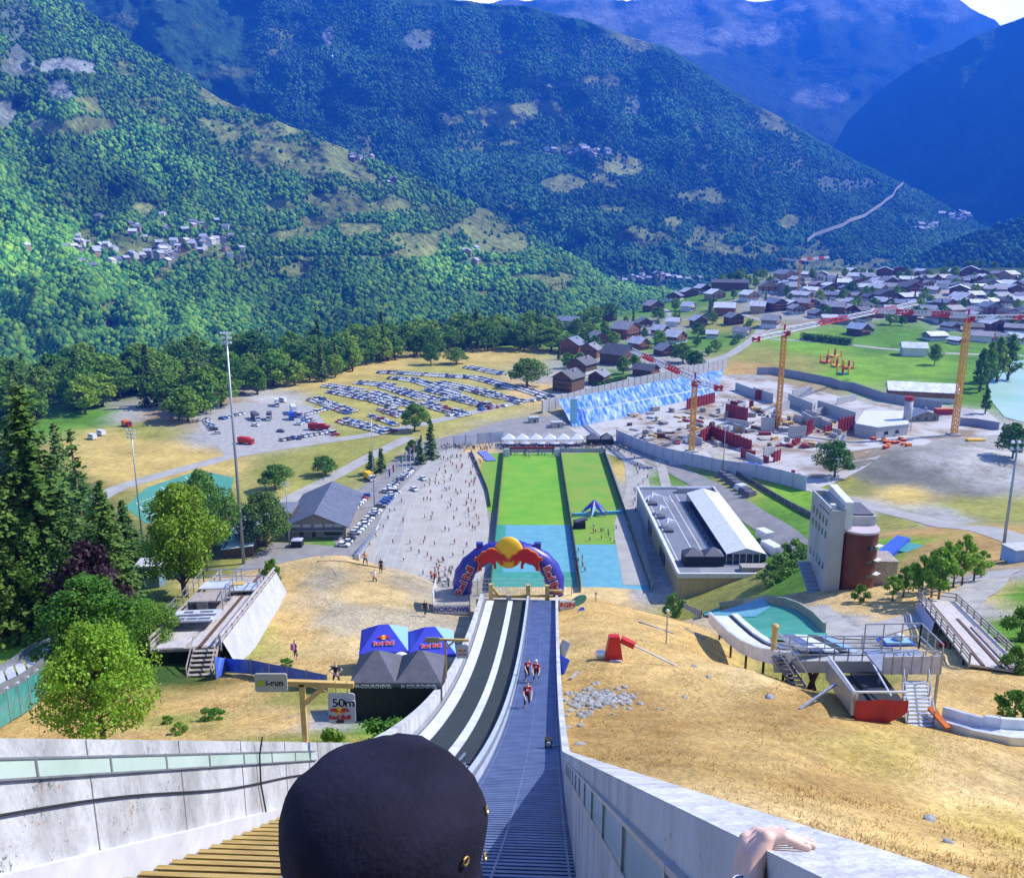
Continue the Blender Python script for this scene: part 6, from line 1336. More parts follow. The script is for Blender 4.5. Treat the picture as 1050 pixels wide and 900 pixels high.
def wall_run(name, label, cat, pts, h, m, th=.25, kids='panel', z=None, seg=6.0, postm=None, group=None):
    q0 = Vector(pts[0]); o = thing(name, label, cat, q0, 0, group); mb = MB(); pm_ = MB()
    for i in range(len(pts) - 1):
        a, b = Vector(pts[i]) - q0, Vector(pts[i + 1]) - q0; n = max(1, int((b - a).length / seg))
        for k in range(n):
            c, d = a.lerp(b, k / n), a.lerp(b, (k + 1) / n); mb.bar(c + UP * h / 2, d + UP * h / 2, th, h); pm_.bar(c, c + UP * (h + .15), th + .12)
    mb.build(kids, m, o); pieces(pm_, 'post', postm or MT['steel'], o); return o
G = lambda *p: [gp(*q) for q in p]
wall_run('hoarding', 'pale lilac hoarding left of the white pagoda tents', 'hoarding', G((465, 458), (490, 455), (516, 453)), 5.2, MT['hoarding'])
wall_run('hoarding', 'pale lilac hoarding curving along the near side of the building site', 'hoarding', G((632, 452), (655, 462), (680, 471), (710, 478), (740, 485), (775, 490), (800, 496), (826, 503)), 5.5, MT['hoarding'])
wall_run('hoarding', 'grey hoarding along the green meadow at the back of the building site', 'hoarding', G((776, 384), (795, 384), (822, 389), (852, 395), (862, 399), (874, 400), (905, 411), (940, 417), (965, 421)), 5.0, mat('grey_hoarding', (.30, .32, .40), (.25, .27, .34), sc=.4))
wall_run('hoarding', 'grey hoarding right of the yellow crane by the lake', 'hoarding', G((984, 436), (1000, 437), (1024, 441)), 4.0, mat('dark_hoarding', (.22, .25, .36)))
wall_run('retaining_wall', 'pale concrete wall along the top of the blue sheeting', 'wall', G((556, 424), (600, 411), (650, 399), (700, 388), (745, 378)), 7.2, MT['concrete'], .5)
def fl_pts(e, ys): return [(FL(e, y)[0], y, -100) for y in ys]
netm = mat('dark_field_net', (.03, .06, .04), (.05, .09, .06), sc=1)
wall_run('field_fence', 'dark netting fence along the left edge of the green field', 'fence', fl_pts(-9.6, (228, 260, 300, 340, 384)), 2.6, netm, .1, 'net')
wall_run('field_fence', 'dark netting fence between the two green fields', 'fence', fl_pts(15.8, (228, 260, 300, 340, 384)), 2.4, netm, .1, 'net')
wall_run('field_fence', 'dark netting fence along the right edge of the right field', 'fence', fl_pts(35.6, (228, 260, 300, 340, 384)), 2.6, netm, .1, 'net')
wall_run('end_fence', 'grey blue fence closing the far end of both fields', 'fence', [(FL(-9.6, 385)[0], 385, -100), (FL(35.6, 385)[0], 385, -100)], 1.8, mat('grey_blue_board', (.32, .37, .42)), .3)
wall_run('plaza_fence', 'dark low fence between the pale plaza and the dry triangle of lawn', 'fence', G((483, 464), (490, 480), (500, 504), (503, 520)), 1.5, netm, .12)
wall_run('kerb_fence', 'low pale kerb wall along the grass strip left of the plaza', 'fence', G((366, 574), (385, 545), (388, 540)), .6, MT['white'], .4, 'kerb')
for i, e in enumerate((-8.2, 14.2)):
    o = thing('start_board', ('left' if not i else 'right') + ' white start board at the far end of the left field', 'board', (*FL(e, 377), -100)); mb = MB(); mb.box((0, 0, 1.9), (2.4, .6, 3.4)); mb.build('panel', MT['white'], o); mb = MB(); mb.box((0, 0, .1), (2.6, 2, .2)); mb.build('base', MT['steel'], o)
    text('S', 2.0, MT['rbblue'], o, facing((0, -.33, 1.9)), .02, .05) if 0 else None
o = thing('start_gate', 'red and dark start gate frame across the far end of the left field', 'gate', (*FL(3, 380), -100)); mb = MB(); mb.box((0, 0, 3.2), (20, .5, .9)); mb.build('beam', MT['redtarp'], o)
for x in (-9.5, -3, 3, 9.5): mb = MB(); mb.box((x, 0, 1.4), (.5, .5, 2.9)); mb.build('post', MT['slatetent'], o)
q = Pz(499, 468, -100); mb = MB(); mb.box((0, 0, .25), (4.2, 17, .4)); tag(mb.build('blue_mat', mat('violet_blue_mat', (.13, .17, .55)), loc=q, rz=.28), 'long violet blue mat on the dry triangle beside the field', 'mat')
# star tent
q = Pz(609, 527, -100); st = thing('star_tent', 'blue star tent with red bulls standing on the right field', 'tent', q, .25); mb = MB()
for j in range(6):
    a = j * math.pi / 3; b, c = a - .52, a + .52; T_ = (0, 0, 5.6); ar = (5.6 * math.cos(a), 5.6 * math.sin(a), .1)
    for w_ in (b, c): 
        v = (1.9 * math.cos(w_), 1.9 * math.sin(w_), 2.9); mb.add([T_, v, ar] if w_ == c else [T_, ar, v], [(0, 1, 2)], 0 if j % 2 else (1 if w_ == c else 0))
mb.build('canopy', [MT['navytent'], MT['lightblue']], st); mb = MB(); mb.tube([(0, 0, 0), (0, 0, 5.6)], .1, 6); mb.build('pole', MT['steel'], st)
bulls(st, Matrix.Rotation(-.25, 4, 'Z') @ Matrix.Translation((-.1, -1.25, 4.0)) @ Matrix.Rotation(R(38), 4, 'X'), .8)
q = Pz(594, 541, -100); o = thing('event_kiosk', 'dark kiosk with a folded roof beside the blue barrier on the field', 'kiosk', q); mb = MB(); mb.box((0, 0, 1.2), (4, 3, 2.4)); mb.build('body', MT['black'], o); mb = MB(); mb.box((.8, .6, 2.7), (4, 3, .5), ry=-.3); mb.build('roof', MT['slatetent'], o)
wall_run('blue_barrier', 'light blue barrier across the right field below the star tent', 'barrier', [(*FL(17, 294), -100), (*FL(35, 297), -100)], 1.3, mat('powder_blue', (.12, .38, .60)), .8)
# flagpoles
fc = [(.1, .1, .5), (.6, .05, .05), (.75, .75, .75), (.1, .3, .1), (.7, .5, .05)]
for i in range(9):
    q = gp(401 + i * 4.0, 503 - i * 4.7); o = thing('flagpole', 'white flagpole, %s from the near end of the row beside the plaza' % ordw(i + 1), 'flagpole', q, 0, 'flagpoles along the plaza')
    mb = MB(); mb.tube([(0, 0, 0), (0, 0, 9)], [.14, .08], 6); mb.build('pole', MT['white'], o); mb = MB(); mb.add([(0, 0, 8.8), (.1, 0, 5.6), (-.75, .2, 5.7), (-.8, .1, 8.6)], [(0, 1, 2, 3)]); mb.build('flag', MT['cloth'], o, col=fc[i % 5])

# ------------------------------------------------------------------ building site
zB_ = -100
def emb(pt, pb, zt, zb, name):
    n = 60; V_ = []; F_ = []
    for i in range(n + 1):
        f = i / n; a = Vector(pt[0]).lerp(Vector(pt[1]), f); b = Vector(pb[0]).lerp(Vector(pb[1]), f)
        for j in range(9): 
            g = j / 8; q = a.lerp(b, g); q.z = (zt + (zb - zt) * (g ** .8)); q.z += .2 * noise.noise((f * 34, g * 2, 1)); q.y += .25 * noise.noise((f * 40, g * 3, 5)); V_.append(q)
        if i: F_ += [((i - 1) * 9 + j, (i - 1) * 9 + j + 1, i * 9 + j + 1, i * 9 + j) for j in range(8)]
    mb = MB(); mb.add(V_, F_); return mb
t0, t1 = Pz(572, 411, -94), Pz(742, 378, -93); m0, m1 = Pz(580, 424, -97), Pz(738, 395, -96.6); b0, b1 = Pz(588, 438, -99.9), Pz(733, 410, -99.9)
em = thing('sheeted_embankment', 'terraced embankment covered in bright blue and white sheeting', 'embankment', (0, 0, 0))
for a, b, c, d, za, zb, nm in ((t0, t1, m0, m1, -93.5, -96.8, 'upper_sheet'), (m0 + Vector((0, -2.5, 0)), m1 + Vector((0, -2.5, 0)), b0, b1, -96.7, -99.9, 'lower_sheet')): emb((a, b), (c, d), za, zb, nm).build(nm, MT['bluetarp'], em, smooth=True)
mb = MB(); mb.add([m0, m1, m1 + Vector((0, -2.6, .02)), m0 + Vector((0, -2.6, .02))], [(3, 2, 1, 0)]); mb.build('berm', MT['whitesheet'], em)
q = gp(588, 435); o = thing('site_tower', 'narrow pale blue scaffold tower at the left end of the blue sheeting', 'tower', q); mb = MB(); mb.box((0, 0, 6.5), (3.4, 3, 13)); mb.build('cladding', mat('pale_blue_sheet', (.25, .55, .66)), o); mb = MB(); mb.box((0, 0, 13.2), (3.6, 3.2, .3)); mb.build('top', MT['steel'], o)
SW = [(754, 400, 772, 407, 5, 0), (772, 407, 792, 414, 6, 0), (808, 414, 832, 424, 6, 0), (812, 408, 832, 404, 5, 0), (838, 421, 876, 434, 6, 0), (832, 424, 838, 418, 5, 0), (858, 415, 877, 411, 4, 0), (780, 442, 794, 442, 7, 0), (808, 449, 826, 449, 6, 0), (822, 431, 832, 437, 5, 0), (832, 437, 842, 437, 5, 0), (842, 437, 852, 441, 4, 0), (744, 434, 768, 438, 3, 0), (783, 468, 794, 466, 4, 0), (795, 424, 809, 420, 5, 0), (765, 470, 782, 476, 3, 0), (738, 424, 745, 420, 3, 0),
      (704, 420, 732, 413, 6, 1), (744, 429, 766, 434, 8, 1), (718, 454, 728, 450, 6, 1), (729, 450, 770, 463, 6.5, 1), (774, 410, 781, 410, 6, 1), (792, 441, 798, 441, 7, 1), (825, 448, 832, 444, 7, 1), (859, 444, 874, 440, 7, 1), (793, 474, 799, 472, 4.5, 1), (760, 469, 774, 471, 4, 1), (783, 474, 788, 475, 3, 1), (768, 418, 772, 418, 4, 1)]
r9 = random.Random(13)
for k in range(34):
    a_, b_ = r9.uniform(690, 868), r9.uniform(404, 466)
    if b_ > 452 + (a_ - 690) * .12 or b_ < 412 + max(0, a_ - 770) * .10: continue
    l_ = r9.uniform(5, 16); SW.append((a_, b_, a_ + l_, b_ + r9.choice([-.28, .25]) * l_, r9.uniform(1.5, 4.5), int(r9.random() < .25)))
its = {0: [], 1: []}
for a, b, c, d, h, kd in SW:
    q0, q1 = gp(a, b), gp(c, d); nm = 'formwork_panel' if kd else 'site_wall'; o = thing(nm, '', 'formwork' if kd else 'wall', q0, 0, 'red formwork on the building site' if kd else 'raw concrete walls on the building site'); dd = q1 - q0; dd.z = 0
    mb = MB(); mb.bar(UP * h / 2, dd + UP * h / 2, .5, h); mb.build('panel' if kd else 'wall_slab', MT['mesh_red'] if kd else MT['concrete'], o); mb = MB(); n = max(2, int(dd.length / 2.5)); side = Vector((dd.y, -dd.x, 0)).normalized() * .35
    if kd:
        for k in range(n + 1): c_ = dd * k / n + side; mb.bar(c_, c_ + UP * (h + .8), .25)
        mb.build('prop', MT['redtarp'], o)
    its[kd].append((o, ('%s red formwork panel' % ('long' if dd.length > 14 else 'narrow')) if kd else ('%s raw concrete wall' % ('long' if dd.length > 16 else 'short'))))
rank(its[0], 'of those on the building site'); rank(its[1], 'of those on the building site')
o = thing('concrete_shell', 'unfinished low concrete building with a pale slab roof', 'building', gp(876, 446)); q = o.location.copy(); pl = [gp(*p) - q for p in ((876, 446), (898, 450), (930, 446), (925, 432), (885, 432))]
mb = MB(); mb.prism([(p.x, p.y) for p in pl], -.2, 5.5); mb.build('wall', MT['concrete'], o); mb = MB(); mb.prism([(p.x * 1.02, p.y * 1.02) for p in pl], 5.51, 5.9); mb.build('roof', MT['white'], o)
for f in (.3, .65): mb = MB(); c = pl[1].lerp(pl[2], f); mb.box(c + Vector((0, -.1, 2.4)), (2, .5, 1.6)); mb.build('window', MT['glass'], o)
q = gp(929, 441); o = thing('cement_silo', 'grey cement silo with a red top on legs', 'silo', q); mb = MB(); mb.tube([(0, 0, 4), (0, 0, 6), (0, 0, 15)], [.6, 2.0, 2.0], 12); mb.build('drum', MT['concrete'], o, smooth=True); mb = MB(); mb.tube([(0, 0, 15.01), (0, 0, 17)], 2.1, 12); mb.build('cap', MT['redtarp'], o)
for s in ((1, 1), (1, -1), (-1, 1), (-1, -1)): mb = MB(); mb.bar((s[0] * 1.6, s[1] * 1.6, 0), (s[0] * 1.4, s[1] * 1.4, 6), .3); mb.build('leg', MT['steel'], o)
# piles of boards, crates and small machines
rs = random.Random(21); its = []
for k in range(150):
    px, py = rs.uniform(640, 860), rs.uniform(418, 470)
    if py < 420 + (px - 690) * -.05 or py > 455 + (px - 690) * .12: py = 440 + rs.uniform(-8, 18)
    q = gp(px, py); c = rs.choice(['yellowwood', 'greywood', 'greywood', 'concrete', 'steel', 'mesh_red', 'yellowwood', 'darkwood', 'darkwood']); w_ = rs.uniform(1.5, 6)
    o = thing('material_stack', '', 'stack', q, rs.uniform(0, 3), 'stacks of material on the building site'); mb = MB()
    for z in range(rs.choice([2, 3, 4, 6])): mb.box((rs.uniform(-.2, .2), rs.uniform(-.15, .15), .25 + z * .36), (w_, w_ * rs.uniform(.3, .6), .32))
    mb.build('boards', MT[c], o); its.append((o, {'yellowwood': 'yellow timber', 'greywood': 'grey timber', 'orange': 'orange', 'concrete': 'pale concrete', 'steel': 'grey steel', 'mesh_red': 'dark red', 'darkwood': 'brown timber'}[c] + ' stack'))
for k in range(14):
    px, py = rs.gauss(915, 10), rs.gauss(454, 2.2); q = gp(px, py); c = rs.choice(['red', 'orange', 'redtarp']); o = thing('crate', '', 'crate', q, rs.uniform(0, 3), 'red and orange crates by the silo'); mb = MB(); mb.box((0, 0, .6), (2.4, 1.6, 1.2)); mb.build('box', MT[c], o); mb = MB(); mb.box((0, 0, 1.25), (2.5, 1.7, .1)); mb.build('lid', MT['orange'], o); its.append((o, c.replace('redtarp', 'dark red') + ' crate'))
st_ = sorted([i for i in its if i[0].name.startswith('material')], key=lambda i: i[0].location.y)
for k_, nm_ in enumerate(('nearest', 'middle', 'farthest')): rank(st_[k_ * len(st_) // 3:(k_ + 1) * len(st_) // 3], 'in the %s third of the building site' % nm_); rank([i for i in its if i[0].name.startswith('crate')], 'of the crates heaped near the silo')
for px, py, lb in ((1000, 452, 'yellow and red inflatable mat at the back of the spoil heap'),):
    q = gp(px, py); o = tag(MB().box((0, 0, .5), (8, 3, 1)).build('coloured_mat', MT['yellow'], loc=q), lb, 'mat')
q = gp(878, 425); o = thing('site_cabin', 'small orange site cabin below the white roofed barn', 'cabin', gp(967, 425)); mb = MB(); mb.box((0, 0, 1.6), (9, 3, 3.2)); mb.build('body', MT['redtarp'], o); mb = MB(); mb.box((0, 0, 3.3), (9.2, 3.2, .2)); mb.build('roof', MT['orange'], o)

# cranes
def lattice(mb, a, b, w, n, r=.14, tri=False):
    a, b = Vector(a), Vector(b); d = (b - a).normalized(); s = (d.cross(UP) if abs(d.z) < .9 else Vector((1, 0, 0))).normalized(); t = s.cross(d).normalized()
    if tri: offs = [s * w / 2, -s * w / 2, t * w * (1 if t.z > 0 else -1)]
    else: offs = [(s + t) * w / 2, (s - t) * w / 2, (-s - t) * w / 2, (t - s) * w / 2]
    for o in offs: mb.bar(a + o, b + o, r * 1.4)
    for k in range(n):
        p, q = a.lerp(b, k / n), a.lerp(b, (k + 1) / n)
        for i in range(len(offs)):
            o, o2 = offs[i], offs[(i + 1) % len(offs)]
            mb.bar(p + o, q + o2, r); mb.bar(p + o, p + o2, r)
def crane(base, top_row, jib, cj, label, mastm, mw=1.9):
    b = gp(*base); lo, hi = 5, 90
    for _ in range(30):
        h = (lo + hi) / 2
        if proj(b.x, b.y, b.z + h)[1] > top_row: lo = h
        else: hi = h
    c = thing('tower_crane', label, 'crane', b); mb = MB(); lattice(mb, (0, 0, 0), (0, 0, h), mw, int(h / mw / 1.1), .26); mb.build('mast', mastm, c)
    je = Pz(*jib, b.z + h) - b if jib[1] > 235 else P(*jib, b.y + 25) - b; ce = Pz(*cj, b.z + h) - b
    J0 = Vector((0, 0, h + .6))
    n = 5
    for k in range(n): 
        mb = MB(); p, q = J0.lerp(je + UP * .6, k / n), J0.lerp(je + UP * .6, (k + 1) / n); lattice(mb, p, q, 2.1, 5, .26, True); mb.build('jib_section', MT['white'] if k % 2 == 0 else MT['red'], c)
    mb = MB(); lattice(mb, J0, ce + UP * .6, 1.8, 4, .24); mb.build('counter_jib', MT['white'], c); mb = MB(); mb.box(ce.lerp(J0, .12) + UP * .2, (3.4, 2.2, 2.6)); mb.build('counterweight', MT['red'], c)
    mb = MB(); mb.tube([(0, 0, h - 1.5), (0, 0, h + .2)], 1.6, 10); mb.build('slewing_ring', MT['red'], c); mb = MB(); mb.box((1.6, -1.0, h + .2), (1.6, 1.8, 2.2)); mb.build('cab', MT['redtarp'], c); mb = MB(); mb.bar((0, 0, h), (0, 0, h + 4.5), .7); mb.bar((0, 0, h + 4.4), je * .6 + UP * (h + 1.4) - UP * je.z * .6, .12); mb.bar((0, 0, h + 4.4), ce + UP * 1.2, .12); mb.build('tower_head', MT['red'], c)
    mb = MB(); mb.box((0, 0, .4), (5, 5, .8)); mb.build('base', MT['concrete'], c); return c
crane((797, 441), 342, (940, 313), (771, 349), 'tall yellow tower crane in the middle of the building site', MT['cranes'])
crane((978, 446), 327, (900, 322), (1050, 326), 'yellow tower crane at the right, near the lake', MT['cranes'], 2.1)
crane((709, 463), 392, (648, 362), (740, 399), 'shorter tower crane at the left, before the blue sheeting', MT['cranes'])
crane((818, 303), 268, (850, 265), (800, 266), 'thin yellow crane far away at the edge of the village', MT['cranes'], 1.4)

# inflatable playground
for i, (px, py, s, m_, lb) in enumerate(((848, 372, 5, 'orange', 'orange inflatable castle on the meadow'), (858, 376, 4, 'yellow', 'yellow inflatable slide right of the orange castle'), (864, 384, 4, 'teal', 'green inflatable pool in front of the castles'), (870, 378, 3.5, 'orange', 'small orange inflatable at the right of the playground'), (856, 366, 5, 'yellow', 'yellow framed inflatable at the back of the playground'))):
    q = gp(px, py); o = thing('bouncy_castle', lb, 'inflatable', q, .4); mb = MB(); mb.box((0, 0, .7), (s * 1.5, s * 1.5, 1.4)); mb.build('floor', MT[m_], o)
    for sx in (-1, 1):
        for sy in (-1, 1): mb = MB(); mb.tube([(sx * s * .65, sy * s * .65, 1), (sx * s * .65, sy * s * .65, 4.6)], .7, 8); mb.ell((sx * s * .65, sy * s * .65, 4.8), (.8, .8, 1.0), 8, 4); mb.build('turret', MT['red' if (sx + sy) else 'yellow'], o)

# ------------------------------------------------------------------ houses
def house(name, label, loc, rz, w, d, h, rise, roofc, wallc, cat='house', group=None, nwin=3, balcony=True, white_base=False, storeys=2, chim=True):
    o = thing(name, label, cat, loc, rz, group); x, y = w / 2, d / 2
    mb = MB(); mb.add([(-x, -y, -2.5), (x, -y, -2.5), (x, -y, h), (0, -y, h + rise), (-x, -y, h), (-x, y, -2.5), (x, y, -2.5), (x, y, h), (0, y, h + rise), (-x, y, h)], [(0, 1, 2, 3, 4), (9, 8, 7, 6, 5), (1, 6, 7, 2), (5, 0, 4, 9)]); mb.build('wall', MT['wall'], o, col=wallc)
    mb = MB(); ov = 1.1; sl = rise / x
    for s in (-1, 1):
        e = (s * (x + ov), h - ov * sl); t = .32; ps = [(0, -y - ov, h + rise + .02), (e[0], -y - ov, e[1] + .02), (e[0], y + ov, e[1] + .02), (0, y + ov, h + rise + .02)]; ps = ps + [(p[0], p[1], p[2] + t) for p in ps]
        mb.add(ps, [(3, 2, 1, 0), (4, 5, 6, 7), (0, 1, 5, 4), (1, 2, 6, 5), (2, 3, 7, 6)] if s > 0 else [(0, 1, 2, 3), (7, 6, 5, 4), (4, 5, 1, 0), (5, 6, 2, 1), (6, 7, 3, 2)])
    rf = mb.build('roof', MT['roof'], o, col=roofc)
    if chim: mb = MB(); mb.box((x * .35, y * .3, h + rise * .8 + .6), (.9, 1.2, 2.0)); mb.build('chimney', MT['concrete'], rf)
    for s in range(storeys):
        z = h * (s + .55) / storeys
        for k in range(nwin):
            mb = MB(); mb.box((-x + w * (k + .5) / nwin, -y - .03, z), (min(1.5, w / nwin * .5), .14, 1.4)); mb.build('window', MT['glass'], o)
        if balcony and s: mb = MB(); mb.box((0, -y - .6, h * s / storeys + .5), (w * .92, 1.2, 1.0)); mb.build('balcony', MT['redwood'], o)
    if white_base: mb = MB(); mb.box((0, 0, h * .22 - 1), (w + .16, d + .16, h * .44 + 2)); mb.build('plinth', MT['white'], o)
    return o
DK, GR, LT, WH, BL_ = (.10, .10, .11), (.25, .25, .275), (.54, .56, .63), (.76, .78, .84), (.20, .225, .30)
BRN, RDB, TAN, PLW, GRW = (.13, .075, .045), (.24, .10, .05), (.40, .29, .17), (.70, .69, .66), (.30, .27, .25)
HL = [(570, 337, 52, 14, 9, 3.5, 1.35, BL_, GRW, 'apartment_block', 'long apartment block with a dark slate gable roof beyond the trees', 'apartments', 3), (603, 331, 1, 0, 0, 0, 0, 0, 0, 'flat', '', '', 0),
      (622, 329, 20, 14, 6, 4, .5, WH, BRN, 'chalet', 'chalet with a pale white roof right of the flat roofed block', 'chalet', 2), (587, 362, 28, 16, 8, 5, -.5, BL_, RDB, 'chalet', 'reddish chalet with a blue grey roof behind the left trees', 'chalet', 2),
      (613, 352, 24, 15, 6, 4, .3, GR, RDB, 'chalet', 'low reddish chalet between two larger roofs', 'chalet', 2), (641, 346, 34, 18, 9, 5.5, .9, GR, RDB, 'chalet', 'large reddish chalet with grey roof and balcony on the gable', 'chalet', 2), (634, 372, 34, 20, 8, 6, .9, DK, BRN, 'chalet', 'big dark brown chalet with a broad charcoal roof near the crane jib', 'chalet', 2),
      (597, 385, 26, 16, 9, 4, -.6, DK, BRN, 'chalet', 'dark chalet with pale dormers, behind its twin', 'chalet', 3), (583, 400, 28, 16, 9, 4, -.6, DK, BRN, 'chalet', 'dark chalet with pale dormers nearest the blue sheeting', 'chalet', 3), (614, 393, 20, 14, 6, 3, -.4, GR, BRN, 'chalet', 'small dark chalet right of the twin chalets', 'chalet', 2),
      (670, 318, 22, 14, 6, 5, .5, (.34, .31, .31), BRN, 'chalet', 'brown chalet with a grey brown roof by the curved road', 'chalet', 2), (692, 308, 18, 12, 6, 4, -.5, BL_, BRN, 'chalet', 'dark chalet among trees above the curved road', 'chalet', 2), (692, 351, 24, 14, 6, 4.5, .8, LT, RDB, 'chalet', 'reddish chalet with a pale blue roof in the garden quarter', 'chalet', 2),
      (677, 343, 18, 12, 5, 4, .8, LT, BRN, 'chalet', 'pale roofed chalet just behind the blue roofed one', 'chalet', 2), (682, 364, 22, 13, 5, 4, .4, GR, BRN, 'chalet', 'grey roofed chalet among dark trees above the crane jib', 'chalet', 2), (690, 334, 16, 12, 5, 3, 1.2, LT, PLW, 'chalet', 'little white walled house in the gardens', 'chalet', 2), (730, 346, 16, 9, 4, 2.5, 1.3, LT, GRW, 'chalet', 'long low grey shed between the hedges', 'shed', 2),
      (743, 321, 42, 20, 7, 4, 1.3, LT, RDB, 'large_chalet', 'wide pale roofed building beside the road junction', 'house', 3), (752, 332, 18, 14, 7, 3.5, .3, GR, BRN, 'chalet', 'grey roofed chalet in front of the wide pale roofed building', 'chalet', 2), (733, 306, 22, 14, 6, 4.5, .4, WH, TAN, 'chalet', 'white roofed tan chalet behind the wide building', 'chalet', 2), (748, 297, 40, 16, 9, 3, 1.4, DK, BRN, 'apartment_block', 'long dark block on the village edge left of the thin crane', 'apartments', 3),
      (768, 308, 20, 14, 7, 4, .5, WH, TAN, 'chalet', 'tan chalet with a white roof beside the long dark block', 'chalet', 2), (787, 300, 22, 15, 8, 5, -.1, GR, TAN, 'chalet', 'tall tan gabled chalet with balconies on the village edge', 'chalet', 3), (795, 318, 22, 16, 8, 4, .4, BL_, BRN, 'chalet', 'brown chalet with a blue roof right of the junction', 'chalet', 3), (790, 335, 26, 14, 7, 4, 1.1, GR, GRW, 'chalet', 'grey chalet by the roadside at the junction', 'chalet', 2), (720, 300, 18, 12, 6, 4, .5, LT, BRN, 'chalet', 'pale roofed chalet half hidden in trees by the road', 'chalet', 2), (660, 335, 18, 12, 5, 4, .2, GR, BRN, 'chalet', 'small grey roofed chalet in the orchard', 'chalet', 2), (706, 318, 16, 12, 5, 4, .9, LT, PLW, 'chalet', 'white house inside the bend of the road', 'house', 2)]
HL += [(628, 322, 16, 12, 6, 4, .4, LT, TAN, 'chalet', 'tan chalet with a pale roof between the flat block and the road', 'chalet', 2), (655, 358, 20, 13, 6, 4, .7, LT, RDB, 'chalet', 'reddish chalet with a pale roof beside the large grey roofed chalet', 'chalet', 2), (606, 366, 22, 14, 7, 4, -.4, GR, RDB, 'chalet', 'reddish chalet with grey roof left of the big dark chalet', 'chalet', 2), (662, 385, 22, 14, 5, 3, .9, DK, BRN, 'chalet', 'dark low chalet under the red and white crane jib', 'chalet', 2), (716, 334, 18, 12, 6, 4, .2, LT, BRN, 'chalet', 'brown chalet with a pale roof in the middle of the gardens', 'chalet', 2), (760, 345, 16, 12, 5, 3.5, 1.0, GR, PLW, 'chalet', 'white walled house beside the road to the junction', 'house', 2), (706, 304, 20, 13, 6, 4, .3, LT, BRN, 'chalet', 'brown chalet at the back of the gardens near the wood', 'chalet', 2), (777, 320, 20, 14, 7, 4, 1.2, LT, TAN, 'chalet', 'tan chalet with a pale roof at the village entrance', 'chalet', 2)]
NEARH = []
for px, py, wpx, d, h, rise, rz, rc, wc, nm, lb, ct_, st_ in HL:
    if nm == 'flat':
        q = gp(603, 328); o = thing('apartment_block', 'pale apartment block with a flat beige roof and balconies', 'apartments', q, .35); mb = MB(); mb.box((0, 0, 7), (34, 16, 18)); mb.build('wall', MT['wall'], o, col=(.5, .45, .38)); mb = MB(); mb.box((0, 0, 16.3), (37, 19, .6)); mb.build('roof', MT['roof'], o, col=(.70, .62, .48))
        for s in range(5):
            mb = MB(); mb.box((0, -8.7, s * 3.1 + .4), (33, 1.4, 1.0)); mb.build('balcony', MT['darkwood'], o)
            for k in range(7): mb = MB(); mb.box((-14.4 + k * 4.8, -8.02, s * 3.1 + 2), (2.6, .12, 1.5)); mb.build('window', MT['glass'], o)
        continue
    q = gp(px, py); k = mpp(q); w_ = wpx * k * .80
    if nm == 'apartment_block': w_, d = d, wpx * k * .9
    o = house(nm, lb, q, rz, w_, d, h, rise, rc, wc, ct_, None, 3 if wpx < 30 else 5, True, rnd.random() < .4, st_); NEARH.append((px, py))
q = gp(944, 410); bn = house('barn', 'long barn with a huge white roof by the lake', q, 1.28, 15, 36, 6.5, 3.6, (.82, .84, .90), (.26, .13, .07), 'barn', None, 4, False, True, 1)
q = gp(936, 364); house('white_house', 'white house with a pale roof standing alone on the green meadow', q, 1.35, 12, 17, 6.5, 3.2, (.62, .68, .82), PLW, 'house', None, 4, True, True, 2)
q = gp(880, 345 - 2); house('chalet', 'dark wood chalet with a pale blue roof behind the pine hedge row', q, .6, 14, 14, 6, 4, (.40, .46, .60), BRN, 'chalet', None, 3, True, False, 2)
q = gp(945, 430); house('annex', 'low dark roofed annex in front of the white roofed barn', q, .1, 14, 8, 2.6, 2.4, BL_, GRW, 'annex', None, 3, False, False, 1)
# village: a dozen kinds of house, each copied by its parts
PROT = []
for i, (w_, d, h, r_, st_) in enumerate(((11, 13, 6, 3.4, 2), (13, 11, 7, 3.6, 2), (9, 12, 5.5, 3, 2), (15, 13, 8, 4, 3), (12, 17, 7, 3.4, 2))):
    o = house('village_house', 'x', (0, 0, -900), 0, w_, d, h, r_, LT, BRN, 'house', 'houses of the village across the meadow', 3, True, i % 2 == 0, st_); PROT.append(o)
rs = random.Random(5); used = [False] * 5; RC = [(WH, 'white'), (LT, 'pale blue'), (LT, 'pale blue'), (LT, 'pale blue'), (BL_, 'slate blue'), (GR, 'grey'), (BL_, 'slate blue'), (DK, 'charcoal'), ((.36, .33, .35), 'grey brown')]; WCc = [(BRN, 'brown'), (RDB, 'reddish'), (TAN, 'tan'), (PLW, 'white walled'), (BRN, 'brown'), (GRW, 'grey')]
ROWS = [(283, 800, 1060, 17), (289, 792, 1060, 17), (295, 800, 1060, 18), (301, 804, 1062, 19), (308, 800, 1062, 20), (315, 806, 1064, 22), (323, 815, 1064, 24), (331, 845, 1064, 26), (340, 876, 1064, 30), (350, 955, 1064, 32)]
VP = []
